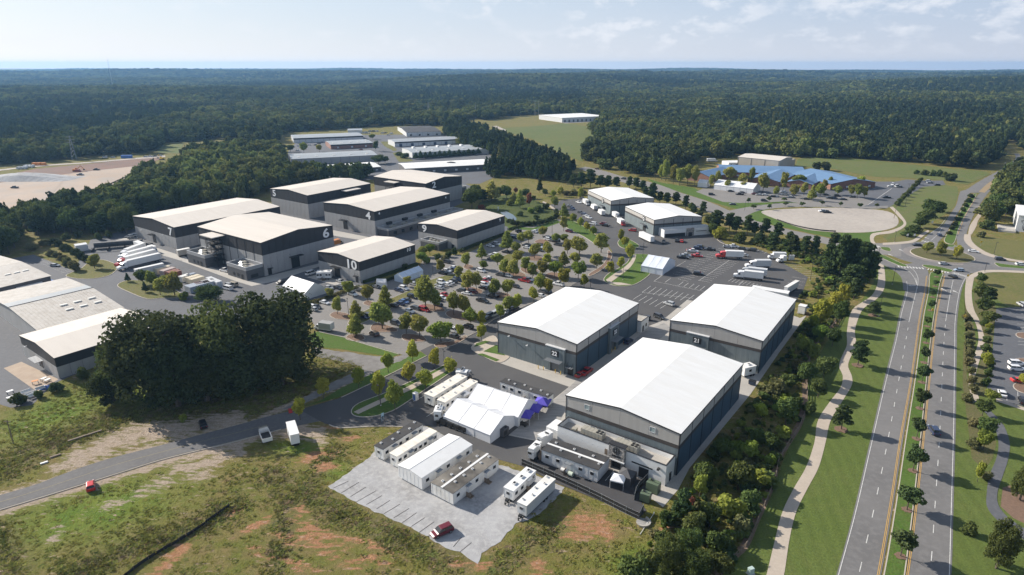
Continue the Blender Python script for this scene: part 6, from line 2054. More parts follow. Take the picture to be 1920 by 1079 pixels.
def tuft(seed, m, n=22, h=1.0):
 r = np.random.default_rng(seed)
 a = r.uniform(0, 6.28, n)
 q = np.sqrt(r.uniform(0, 1, n)) * .5
 c = np.stack([q * np.cos(a), q * np.sin(a), np.zeros(n)], 1)
 lean = np.stack([np.cos(a), np.sin(a), np.zeros(n)], 1) * r.uniform(.1, .5, n)[:, None]
 tip = c + lean + np.array([0, 0, 1.0]) * r.uniform(.5, 1.1, n)[:, None] * h
 t = np.stack([-np.sin(a), np.cos(a), np.zeros(n)], 1) * r.uniform(.10, .2, n)[:, None]
 mid = c * .45 + tip * .55
 v = np.stack([c - t * .6, c + t * .6, mid + t, tip], 1)
 return cloud_mesh('tuft', v.reshape(-1, 3), m)

tp = [(tuft(1, W_A), None), (tuft(2, W_A), None), (tuft(3, W_B), None), (tuft(4, W_C), None), (tuft(5, W_C), None)]
nt_ = len(X)
pick = np.where(r_.random(nt_) < .15 + .45 * wv_ - .3 * lv_, r_.integers(2, 5, nt_), r_.integers(0, 2, nt_))
sxy = r_.uniform(.35, .95, nt_) * (1 + .5 * wv_)
sz_ = r_.uniform(.07, .20, nt_) * (1 + 1.5 * wv_ * r_.random(nt_)) * (.7 + .6 * nzv)
gn_scatter('field_weeds', np.stack([X, Y, 0 * X], 1), sxy, sz_, pick, tp, 'tall grass and weeds over the rough field')
BELTP = [(1275, 925), (1300, 885), (1420, 745), (1470, 665), (1515, 600), (1500, 560), (1520, 520), (1500, 490), (1440, 470), (1400, 455), (1440, 448), (1500, 462), (1560, 470), (1630, 490), (1640, 515), (1600, 560), (1560, 610), (1520, 665), (1508, 740), (1498, 795), (1466, 850), (1440, 930), (1395, 1018), (1330, 1100), (1180, 1130), (1210, 1030), (1240, 985)]
X, Y, qx, qy = scatter(BELTP, 1.7, 'u')
den = .5 + .5 * np.sin(X * .17 + np.sin(Y * .11)) * np.cos(Y * .13)
lightp = in_poly(qx, qy, [(1440, 470), (1500, 480), (1540, 520), (1560, 570), (1500, 600), (1515, 520)])
k = (r_.random(len(X)) < .45 + .5 * den) & (~lightp | (r_.random(len(X)) < .25))
X, Y, den = X[k], Y[k], den[k]
up = [(cloud_mesh('crown', leaf_cloud(700 + i, 240, .22, lobes_for('bush', 700 + i), .03), m), None) for i, m in enumerate((LEAF_W, LEAF_G, LEAF_W, LEAF_O, LEAF_P))]
nu = len(X)
hu = r_.uniform(.6, 2.2, nu) * (.6 + 1.1 * den)
gn_scatter('undergrowth', np.stack([X, Y, 0 * X], 1), hu * r_.uniform(1.1, 1.9, nu), hu, r_.choice(5, nu, p=(.34, .18, .2, .13, .15)), up, 'dense scrub filling the belt between the halls and the rail fence')

# ------------------------------------------------------------------ vehicles

def car_meshes(kind):
 """body (paint), glasshouse, roof, wheels; x forward, origin on the ground under the middle"""
 D = {'saloon': (4.7, 1.8, .72, .98, 1.42, (-1.95, -1.25, .35, 1.15)), 'suv': (4.8, 1.92, .85, 1.12, 1.74, (-2.2, -1.95, .45, 1.2)), 'van': (5.3, 2.0, .8, 1.15, 2.0, (-2.55, -2.4, 1.1, 1.75)),
         'hatchback': (4.2, 1.78, .74, 1.0, 1.5, (-1.95, -1.55, .4, 1.15)), 'pickup': (5.8, 1.98, .9, 1.15, 1.85, (-.75, -.6, .75, 1.4)), 'jeep': (4.3, 1.85, .9, 1.15, 1.82, (-1.95, -1.9, .5, .75)),
         'minivan': (5.1, 1.95, .8, 1.08, 1.75, (-2.35, -2.1, .9, 1.9))}[kind]
 ln, w, hood, belt, top, (r0, r1, f1, f0) = D
 h, hw = ln / 2, w / 2
 b = MB()
 # lower hull: sections along x of (x, half width low, z low, half width at the shoulder, z shoulder)
 S = [(-h, hw * .86, .38, hw * .86, belt - .16), (-h + .18, hw, .26, hw * .95, belt - .04), (r0, hw, .24, hw * .95, belt), (f0, hw, .24, hw * .95, belt - .02), (f0 + .25, hw, .24, hw * .92, hood + .1), (h - .28, hw * .97, .25, hw * .86, hood - .04), (h, hw * .80, .36, hw * .74, hood - .22)]
 if kind == 'pickup':
  S[1] = (-h + .1, hw, .3, hw * .96, belt - .05)
 n = 6
 vs, fs = [], []
 for x, a, z0, c, z1 in S:
  vs += [(x, -a * .9, z0), (x, -a, z0 + .22), (x, -c, z1), (x, c, z1), (x, a, z0 + .22), (x, a * .9, z0)]
 for i in range(len(S) - 1):
  for j in range(n):
   k = (j + 1) % n
   fs.append((i * n + j, (i + 1) * n + j, (i + 1) * n + k, i * n + k))
 fs += [tuple(range(n)), tuple(range((len(S) - 1) * n, len(S) * n))[::-1]]
 b.add(vs, [f[::-1] for f in fs])
 g = MB()
 tw = hw * .74
 sw = hw * .92
 g.add([(r0, -sw, belt - .02), (f0, -sw, belt - .02), (f0, sw, belt - .02), (r0, sw, belt - .02), (r1, -tw, top - .05), (f1, -tw, top - .05), (f1, tw, top - .05), (r1, tw, top - .05)],
          [(4, 5, 6, 7), (0, 1, 5, 4), (1, 2, 6, 5), (2, 3, 7, 6), (3, 0, 4, 7)])
 r = MB()
 t2 = tw + .03
 r.add([(r1 - .05, -t2, top - .06), (f1 + .05, -t2, top - .06), (f1 + .05, t2, top - .06), (r1 - .05, t2, top - .06), (r1 + .12, -t2 + .14, top), (f1 - .12, -t2 + .14, top), (f1 - .12, t2 - .14, top), (r1 + .12, t2 - .14, top)],
          [(4, 5, 6, 7), (0, 1, 5, 4), (1, 2, 6, 5), (2, 3, 7, 6), (3, 0, 4, 7), (3, 2, 1, 0)])
 # pillars
 for x0, x1 in ((f0, f1), (r0, r1), ((r0 + f0) / 2 - .05, (r1 + f1) / 2 - .05)):
  for s in (-1, 1):
   P = [(x0 - .05, s * (sw + .012), belt - .03), (x0 + .05, s * (sw + .012), belt - .03), (x1 + .05, s * (tw + .02), top - .05), (x1 - .05, s * (tw + .02), top - .05)]
   r.add(P, [(0, 1, 2, 3) if s < 0 else (3, 2, 1, 0)])
 if kind == 'pickup':
  bed = MB()
  bed.add([(-h + .15, -hw * .84, belt - .04), (r0 - .12, -hw * .84, belt - .04), (r0 - .12, hw * .84, belt - .04), (-h + .15, hw * .84, belt - .04)], [(0, 1, 2, 3)], 0, Matrix.Translation((0, 0, .012)))
 else:
  bed = None
 wh = MB()
 wh.cyl((0, -.11, 0), (0, .11, 0), .34, n=10)
 rim = MB()
 rim.cyl((0, -.125, 0), (0, .125, 0), .20, n=8)
 hl = MB()
 hl.box(h - .32, h - .06, -.28, .0, hood - .22, hood - .08)
 tl = MB()
 tl.box(-h - .01, -h + .06, -.22, 0, belt - .42, belt - .2)
 return dict(body=b, glass=g, roof=r, bed=bed, wheel=wh, rim=rim, head=hl, tail=tl, dims=(ln, w, r0, f0, h, hw))

TAIL = mat('red_tail_lamp', (0.35, 0.02, 0.015), 0.3)
CARS, FARCARS = {}, {}

def car_proto(kind):
 if kind in CARS:
  return CARS[kind]
 p = car_meshes(kind)
 m = dict(body=p['body'].mesh('body', PAINT), glass=p['glass'].mesh('window_glass', GLASS), roof=p['roof'].mesh('roof', PAINT), wheel=p['wheel'].mesh('wheel', TYRE), rim=p['rim'].mesh('rim', RIM), head=p['head'].mesh('headlight', CHROME), tail=p['tail'].mesh('tail_light', TAIL))
 if p['bed']:
  m['bed'] = p['bed'].mesh('load_bed', DARK)
 # far version: all in one mesh
 a = MB()
 a.v, a.f, a.m = list(p['body'].v), list(p['body'].f), [0] * len(p['body'].f)
 for q, mi in (('glass', 1), ('roof', 0), ('bed', 1)):
  if p[q]:
   a.add(p[q].v, p[q].f, mi)
 ln, w, r0, f0, h, hw = p['dims']
 for x in (-h * .62, h * .62):
  for s in (-1, 1):
   a.cyl((x, s * (hw - .2), .33), (x, s * (hw + .01), .33), .33, n=8, mi=2)
 m['far'] = a.mesh('car', [PAINT, GLASS, TYRE])
 m['dims'] = p['dims']
 CARS[kind] = m
 return m

CARS_OUT = []
AZ_L = math.radians(144.3)
AZ_R = math.radians(54.3)
CCOL = {'white': (.72, .72, .72), 'black': (.012, .012, .014), 'silver': (.42, .43, .44), 'grey': (.13, .135, .14), 'dark grey': (.045, .047, .05), 'dark blue': (.025, .04, .09), 'blue': (.05, .12, .30), 'red': (.36, .025, .025), 'maroon': (.13, .012, .02),
  'tan': (.36, .32, .25), 'bright red': (.55, .04, .035), 'pale blue': (.30, .38, .48), 'brown': (.10, .065, .05)}

def car(px, py, colour, kind='saloon', az=AZ_L, zone='in the main car park', full=None, z=.06):
 m = car_proto(kind)
 g = G(px, py)
 dep = g.y * CP + CAMZ * SP
 ln, w, r0, f0, h, hw = m['dims']
 az += RND.uniform(-.03, .03)
 nm = {'saloon': 'saloon_car', 'suv': 'suv', 'van': 'van', 'hatchback': 'hatchback_car', 'pickup': 'pickup_truck', 'jeep': 'off_road_car', 'minivan': 'minivan'}[kind]
 big = (FPX * ln / dep > 21) if full is None else full
 if not big:
  o = link(nm, m['far'], None, (g.x, g.y, z), az)
  o.color = (*CCOL[colour], 1)
 else:
  o = link(nm, None, None, (g.x, g.y, z), az)
  for q, n in (('body', 'body'), ('glass', 'window_glass'), ('roof', 'roof')) + ((('bed', 'load_bed'),) if 'bed' in m else ()):
   c = link(n, m[q], o)
   c.color = (*CCOL[colour], 1)
  for x in (-h * .62, h * .60):
   for s in (-1, 1):
    wo_ = link('wheel', m['wheel'], o, (x, s * (hw - .10), .34))
    link('rim', m['rim'], wo_)
  for s in (-1, 1):
   link('headlight', m['head'], o, (0, s * hw * .74 + (.28 if s < 0 else 0), 0))
   link('tail_light', m['tail'], o, (0, s * hw * .82 + (.22 if s < 0 else 0), 0))
 CARS_OUT.append((o, colour, kind, zone, (px, py)))
 return o

def cars(rows, conv, az=AZ_L, zone='in the main car park'):
 for q in rows:
  x, y = conv(q[0], q[1])
  car(x, y, q[2], q[3] if len(q) > 3 else 'saloon', az + (math.radians(q[4]) if len(q) > 4 else 0) + (math.pi if RND.random() < .5 else 0), zone)

c7 = lambda x, y: (780 + x / 6, 430 + y / 6)
cars([(840, 200, 'white'), (872, 188, 'dark grey'), (910, 180, 'white', 'suv'), (1010, 268, 'black'), (880, 300, 'white', 'suv'), (820, 312, 'silver'), (850, 345, 'grey'), (340, 380, 'dark grey', 'suv'), (345, 482, 'white'), (375, 468, 'silver'), (405, 470, 'dark blue', 'suv'), (300, 508, 'black', 'suv'), (430, 448, 'white'),
      (735, 482, 'white', 'suv'), (950, 525, 'dark grey', 'suv'), (1035, 535, 'white'), (810, 562, 'white'), (775, 598, 'red', 'pickup'), (825, 580, 'dark grey'), (770, 640, 'white', 'suv'), (755, 672, 'black'), (830, 628, 'white'), (290, 610, 'white', 'suv'), (265, 645, 'silver', 'suv'), (262, 672, 'silver'), (380, 618, 'white'), (345, 636, 'white'), (415, 600, 'dark grey', 'suv'), (470, 582, 'dark blue', 'suv'),
      (510, 705, 'dark grey', 'suv'), (570, 735, 'white'), (640, 718, 'maroon', 'suv'), (325, 758, 'red', 'pickup'), (295, 785, 'white'), (860, 765, 'black', 'pickup'), (750, 820, 'black', 'pickup'), (250, 868, 'black', 'hatchback'), (250, 805, 'dark grey'), (95, 920, 'red', 'suv'), (10, 905, 'dark grey'), (1220, 592, 'red', 'pickup'), (1270, 578, 'white'), (1600, 632, 'white', 'pickup'), (1110, 655, 'dark grey'), (1070, 640, 'dark grey'),
      (1240, 195, 'black', 'suv'), (1250, 218, 'white'), (1385, 210, 'white'), (1350, 225, 'silver'), (1395, 250, 'dark grey'), (1490, 128, 'white', 'suv'), (1530, 140, 'grey'), (1575, 150, 'black', 'suv'), (1595, 185, 'dark grey', 'suv'), (1470, 100, 'black'), (1330, 35, 'white'), (1365, 28, 'grey'), (1320, 42, 'silver'), (1725, 35, 'maroon'), (1080, 100, 'dark grey'), (1110, 105, 'dark blue'),
      (1430, 715, 'grey'), (1465, 722, 'dark grey', 'suv'), (1395, 760, 'white')], c7)
cars([(835, 990, 'black', 'van'), (805, 1020, 'dark grey', 'suv'), (880, 975, 'silver', 'van'), (1015, 945, 'silver'), (1060, 925, 'dark grey', 'suv'), (1110, 905, 'black')], c7, AZ_R)
c6 = lambda x, y: (500 + x / 6, 430 + y / 6)
cars([(970, 745, 'white', 'suv'), (1055, 705, 'dark grey'), (835, 600, 'silver'), (800, 672, 'dark grey'), (845, 645, 'silver'), (700, 672, 'silver'), (655, 840, 'white'), (565, 888, 'dark grey'), (525, 890, 'white', 'hatchback'), (525, 915, 'silver', 'hatchback'), (1225, 660, 'grey'), (1490, 700, 'dark blue'), (1545, 680, 'white', 'suv'), (1665, 632, 'silver'), (1500, 850, 'dark blue'), (1545, 830, 'blue'), (1570, 810, 'dark grey'), (1430, 870, 'dark grey'), (1640, 775, 'black', 'suv'),
      (1675, 900, 'dark grey'), (1770, 915, 'red', 'suv'), (1610, 935, 'white'), (1120, 985, 'dark grey', 'suv'), (1095, 1000, 'dark blue')], c6)
cars([(500, 510, 'white', 'van', -90), (170, 610, 'black', 'suv', -90)], c6, AZ_L, 'by the tent beside the hall numbered 10')
c8 = lambda x, y: (560 + x / 6, 560 + y / 6)
car(*c8(850, 415), 'brown', 'suv', AZ_L + math.radians(-12), 'in the aisle of the main car park')
cars([(1095, 295, 'dark grey', 'suv'), (1735, 375, 'white', 'van'), (1740, 440, 'dark grey'), (1900, 335, 'black', 'suv')], c8, AZ_L)
c4 = lambda x, y: (1060 + x / 6, 320 + y / 6)
NL = 'by the two northern halls'
cars([(150, 368, 'white'), (180, 362, 'silver'), (50, 415, 'dark grey'), (80, 435, 'dark blue'), (170, 482, 'dark grey'), (205, 500, 'dark blue'), (230, 520, 'silver'), (265, 540, 'white'), (310, 610, 'white', 'minivan', 20), (425, 610, 'maroon', 'suv', 20), (450, 630, 'black', 'suv', 20), (755, 684, 'red', 'suv', 20), (40, 692, 'maroon', 'suv'), (25, 405, 'grey'), (185, 320, 'dark grey')], c4, math.radians(125), NL)
TL = 'in the truck lot'
cars([(1105, 815, 'dark grey', 'pickup', 100), (1255, 800, 'dark grey', 'suv', 90), (1310, 805, 'bright red', 'saloon', 90), (1490, 890, 'dark blue', 'suv'), (1525, 876, 'dark blue', 'suv'), (1625, 900, 'black', 'pickup'), (1430, 918, 'white', 'pickup'), (1410, 908, 'red'), (1350, 968, 'silver', 'pickup'), (1320, 990, 'black', 'pickup'), (1480, 972, 'bright red', 'pickup'), (1825, 870, 'silver'), (1885, 865, 'white', 'pickup')], c4, math.radians(160), TL)
cars([(1375, 515, 'dark grey', 'suv'), (1045, 855, 'silver', 'suv', -35), (935, 1003, 'dark grey', 'suv', -40)], lambda x, y: (1080 + x / 6, 430 + y / 6), math.radians(165), TL)
cars([(315, 172, 'dark grey'), (415, 187, 'dark grey', 'suv'), (320, 245, 'silver'), (205, 215, 'dark grey')], lambda x, y: (1340 + x / 6, 440 + y / 6), math.radians(150), TL)
RB = 'on the roundabout'
c2 = lambda x, y: (1600 + x / 6, 430 + y / 6)
for x, y, c, k, az, zn in ((965, 75, 'dark blue', 'saloon', 72, 'on the north leg of the roundabout'), (715, 190, 'black', 'saloon', 170, RB), (1350, 262, 'white', 'saloon', -35, RB), (1650, 352, 'dark grey', 'suv', -15, 'on the east leg of the roundabout'), (1885, 408, 'white', 'saloon', -12, 'on the east leg of the roundabout'), (1020, 402, 'silver', 'saloon', -5, RB),
                          (1185, 475, 'pale blue', 'hatchback', 165, RB), (1115, 545, 'black', 'saloon', 95, 'on the boulevard just south of the roundabout')):
 car(*c2(x, y), c, k, math.radians(az), zn, z=.08)
car(1750, 811, 'dark blue', 'suv', math.radians(76), 'driving on the boulevard', True, z=.08)
for x, y, c, k, az in ((1906, 685, 'white', 'suv', -10), (1906, 695, 'white', 'suv', -10), (1878, 741, 'white', 'saloon', 62), (1917, 755, 'black', 'suv', 62), (1911, 717, 'bright red', 'saloon', -8), (1915, 574, 'silver', 'suv', 80)):
 car(x, y, c, k, math.radians(az), 'in the small car park east of the boulevard')
c9 = lambda x, y: (1280 + x / 6, 270 + y / 6)
SL = 'on the school lots'
cars([(325, 578, 'dark grey', 'suv'), (640, 575, 'black', 'pickup'), (660, 555, 'grey'), (540, 540, 'dark grey'), (810, 572, 'maroon'), (855, 580, 'silver'), (930, 582, 'white'), (1050, 600, 'silver'), (1010, 600, 'black'), (915, 648, 'dark grey', 'suv'), (1700, 615, 'dark blue'), (1650, 615, 'dark grey'), (1740, 595, 'black', 'suv'), (1810, 632, 'dark grey'), (1390, 628, 'dark grey'), (1610, 580, 'dark grey'), (1905, 605, 'dark grey'), (1620, 778, 'black', 'pickup'), (1580, 768, 'white', 'pickup'), (1130, 545, 'silver'), (380, 445, 'white'), (560, 688, 'grey'), (1150, 575, 'white', 'van'), (1220, 602, 'white')], c9, math.radians(-8), SL)
cars([(370, 672, 'black', 'pickup'), (490, 545, 'white', 'van', 30), (415, 545, 'white'), (440, 525, 'white', 'suv', 60), (515, 552, 'grey'), (850, 490, 'white', 'suv'), (940, 530, 'black'), (860, 505, 'silver')], lambda x, y: (1600 + x / 6, 260 + y / 6), math.radians(-5), 'on the school lots')
cars([(655, 100, 'dark grey', 'suv', 0)], c4, math.radians(-40), 'on the road behind the northern halls')
car(1120, 318, 'brown', 'saloon', math.radians(-40), 'on the road behind the northern halls')
WY = 'in the western yard'
car(104, 500, 'silver', 'saloon', math.radians(-8), WY)
cars([(1330, 478, 'white', 'pickup', 0), (260, 95, 'silver', 'suv', 30), (300, 85, 'white', 'suv', 30), (305, 115, 'grey', 'pickup', 30), (480, 195, 'dark grey', 'van', 0), (1390, 650, 'silver', 'suv', 0), (1360, 680, 'white', 'van', 0), (1420, 640, 'tan', 'van', 0)], lambda x, y: (200 + x / 6, 430 + y / 6), math.radians(-30), WY)
cars([(30, 585, 'maroon'), (205, 590, 'maroon', 'suv'), (165, 680, 'dark grey', 'pickup'), (1085, 478, 'black', 'pickup'), (880, 495, 'red', 'van'), (905, 535, 'grey', 'pickup')], lambda x, y: (x / 6, 240 + y / 6), math.radians(-2), 'on the building site')
cars([(1180, 340, 'white', 'van'), (1270, 340, 'silver'), (1690, 328, 'white', 'pickup'), (1740, 325, 'dark grey'), (1800, 320, 'white'), (1640, 332, 'silver')], lambda x, y: (x / 6, 240 + y / 6), math.radians(8), 'on the dirt road above the building site')
cars([(1100, 185, 'white', 'van'), (1120, 178, 'pale blue', 'van'), (1160, 165, 'silver', 'van'), (1200, 165, 'dark blue', 'van'), (1150, 185, 'white'), (1240, 165, 'white', 'van'), (1300, 185, 'white', 'van'), (1340, 180, 'dark grey'), (1400, 190, 'white', 'van'), (1370, 205, 'silver'), (480, 318, 'white'), (550, 318, 'dark grey'), (360, 330, 'white'), (420, 345, 'silver'), (620, 290, 'dark blue'), (590, 300, 'dark grey'), (1060, 372, 'maroon'), (350, 380, 'white')], lambda x, y: (500 + x / 6, 220 + y / 6), math.radians(6), 'between the sheds of the industrial park')
cars([(1110, 50, 'white', 'van'), (1145, 55, 'silver'), (1200, 75, 'white'), (1235, 90, 'white', 'van'), (1165, 45, 'dark grey'), (1010, 20, 'dark blue')], lambda x, y: (760 + x / 6, 300 + y / 6), math.radians(40), 'east of the long white roofed warehouse')
AR = 'beside the access road'
car(171, 915, 'bright red', 'hatchback', math.radians(122), AR, True)
car(381, 800, 'black', 'jeep', math.radians(122), AR, True)
car(829, 1001, 'maroon', 'suv', math.radians(214), 'in the gravel lot', True)
car(1100, 700, 'red', 'pickup', AZ_R, 'beside the hall signed 22', True)
car(1088, 705, 'red', 'saloon', AZ_R, 'beside the hall signed 22', True)
car(1178, 643, 'dark blue', 'suv', AZ_R, 'beside the hall signed 22', True)
car(1208, 600, 'dark grey', 'suv', AZ_L + .3, 'beside the hall signed 22', True)

# trucks -------------------------------------------------------------
def lorry(label, px, py, az, cab='white', box=7.2, boxm=None, semi=True, name=None, group='lorries of the studio lot', z=.06):
 """x forward; px,py = middle of the vehicle on the ground"""
 g = G(px, py)
 o = thing(name or ('articulated_lorry' if semi else 'box_lorry'), label, 'lorry', (g.x, g.y, z), az, group)
 cl = 5.6 if semi else 2.2
 tot = box + cl * (.8 if semi else 1.0)
 xf = tot / 2
 b = MB()
 if semi:
  b.extr_y([(xf - 2.2, .9), (xf - .1, .7), (xf, 1.0), (xf - .1, 1.75), (xf - 1.7, 2.05), (xf - 2.0, 2.9), (xf - 2.6, 3.35), (xf - 4.4, 3.6), (xf - 4.4, .9)][::1], -1.15, 1.15)
 else:
  b.extr_y([(xf - 2.1, .5), (xf, .5), (xf, 1.25), (xf - .75, 1.5), (xf - 1.1, 2.25), (xf - 2.1, 2.35)], -1.0, 1.0)
 c = b.obj('cab', PAINT, o)
 c.color = (*CCOL[cab], 1)
 w = MB()
 if semi:
  w.add([(xf - 1.68, -1.0, 2.1), (xf - 1.68, 1.0, 2.1), (xf - 1.97, 1.0, 2.85), (xf - 1.97, -1.0, 2.85)], [(0, 1, 2, 3)], 0, Matrix.Translation((.04, 0, .02)))
  for s in (-1, 1):
   w.box(xf - 2.9, xf - 2.1, min(s * 1.15, s * 1.17), max(s * 1.15, s * 1.17), 2.0, 2.75)
 else:
  w.add([(xf - .72, -.9, 1.52), (xf - .72, .9, 1.52), (xf - 1.06, .85, 2.2), (xf - 1.06, -.85, 2.2)], [(0, 1, 2, 3)], 0, Matrix.Translation((.03, 0, .02)))
  for s in (-1, 1):
   w.box(xf - 1.9, xf - 1.15, min(s * 1.0, s * 1.02), max(s * 1.0, s * 1.02), 1.45, 2.1)
 w.obj('windscreen', GLASS, c)
 x1 = -tot / 2
 b = MB()
 zb = 1.2 if semi else .85
 zt = 4.0 if semi else 3.3
 b.box(x1, x1 + box, -1.27, 1.27, zb, zt)
 bo = b.obj('cargo_box', boxm or WHITE, o)
 t = MB()
 for s in (-1.28, 1.24):
  t.box(x1, x1 + box, s, s + .04, zb - .06, zb + .14)
  t.box(x1, x1 + box, s, s + .04, zt - .08, zt + .03)
 t.obj('rail', LTGREYP, bo)
 t = MB()
 t.box(x1 - .03, x1, -1.2, -.03, zb + .05, zt - .1)
 t.box(x1 - .03, x1, .03, 1.2, zb + .05, zt - .1)
 t.obj('rear_door', LTGREYP, bo)
 ch = MB()
 ch.box(x1 + .3, xf - 1.2, -.45, .45, .55, zb - .01)
 ch.obj('chassis', DARK, o)
 r = .5 if semi else .42
 for x in ((x1 + 1.2, x1 + 2.4, xf - 4.6, xf - 3.4, xf - .9) if semi else (x1 + 1.6, xf - 1.0)):
  for s in (-1, 1):
   q = MB()
   q.cyl((x, s * .85, r), (x, s * 1.2, r), r, n=10)
   wo_ = q.obj('wheel', TYRE, o)
   q = MB()
   q.cyl((x, s * 1.05, r), (x, s * 1.215, r), r * .5, n=8)
   q.obj('rim', RIM, wo_)
 return o

def mid(a, b_):
 return (a[0] + b_[0]) / 2, (a[1] + b_[1]) / 2

def heading(rear, front):
 a, c = G(*rear), G(*front)
 return math.atan2(c.y - a.y, c.x - a.x)

for i, (f, r, cab, lab) in enumerate((((229, 507), (295, 491), 'white', 'white cabbed articulated lorry parked first in the yard row, its long side open to view'), ((226, 500), (285, 484), 'red', 'red cabbed articulated lorry second in the row of the western yard'),
                                      ((234, 490), (278, 478), 'white', 'white articulated lorry third in the row of the western yard'), ((236, 483), (262, 473), 'white', 'white articulated lorry at the back of the yard row'))):
 lorry(lab, *mid(f, r), heading(r, f), cab, 15.5 if i < 2 else 12.5)
lorry('red cabbed box lorry standing among the parking lines of the truck lot', 1367, 485, math.radians(172), 'bright red', 8.4, None, True)
lorry('white articulated lorry nearest the white tipped roof of the hall signed 21', 1402, 524, heading((1421, 526), (1376, 521)), 'white', 8.0, None, True)
lorry('grey boxed lorry parked tight behind the white articulated lorry', 1409, 518, heading((1427, 520), (1386, 515)), 'silver', 8.0, LTGREYP, True)
lorry('white conventional lorry with its ramp down in the truck lot', 1420, 503, heading((1437, 505), (1403, 505)), 'white', 7.0, LTGREYP, True)
lorry('white box lorry at the north edge of the truck lot', 1456, 486, heading((1470, 485), (1443, 484)), 'white', 6.0, LTGREYP, False)
lorry('small white cab and chassis lorry beside the white box lorry', 1464, 492, heading((1474, 491), (1457, 492)), 'white', 2.0, WHITE, False)
for i, (x, y, lab) in enumerate(((1099, 386, 'white box lorry nearest the corner of the farther northern hall'), (1113, 395, 'white box lorry second along the wall of the farther northern hall'), (1127, 405, 'white box lorry by the loading door of the farther northern hall'), (1155, 411, 'white box lorry between the two northern halls'), (1165, 424, 'red cabbed white lorry beside the nearer northern hall'))):
 lorry(lab, x, y - 2, heading((1100, 380), (1165, 424)) + (math.pi if i in (1, 2) else 0), 'red' if i == 4 else 'white', 6.4, None, False)
lorry('white box lorry with a cream front beside the main hall numbered 7', 263, 466, math.radians(-40), 'white', 6.5, None, False)
lorry('white compact lorry below the hall numbered 7', 288, 474, math.radians(-40), 'white', 5.0, None, False)
lorry('lone grey sided box lorry beside the dark grove', 608, 620, math.radians(160), 'white', 5.0, mat('grey_box_side', (0.3, 0.3, 0.29), 0.6), False)
lorry('yellow box lorry peeping out behind the hall numbered 10', 631, 461, math.radians(54), 'tan', 6.0, ORANGE, False)
lorry('white box lorry parked by the hedge in front of the school wing', 1335, 304, math.radians(0), 'white', 8, None, False)
o = lorry('old cream dumper lorry with an empty open bed beside the access road', 498, 823, heading((505, 838), (493, 810)), 'tan', 4.6, None, False)
c = next(x for x in bpy.data.objects if x.parent == o and x.name.startswith('cargo_box'))
for d in [x for x in bpy.data.objects if x.parent == c]:
 bpy.data.objects.remove(d)
me = MB()
x1, zb, zt = -3.4, .95, 2.0
me.box(x1, x1 + 4.6, -1.2, 1.2, zb, zb + .12)
for s in (-1.2, 1.12):
 me.box(x1, x1 + 4.6, s, s + .08, zb + .12, zt)
me.box(x1, x1 + .08, -1.12, 1.12, zb + .12, zt)
me.box(x1 + 4.52, x1 + 4.6, -1.12, 1.12, zb + .12, zt + .5)
c.data = me.mesh('open_bed', [WHITE_D])
c.name = 'open_bed'
f = MB()
f.box(x1 + .09, x1 + 4.5, -1.1, 1.1, zb + .13, zb + .2)
f.obj('bed_floor', DARK, c)

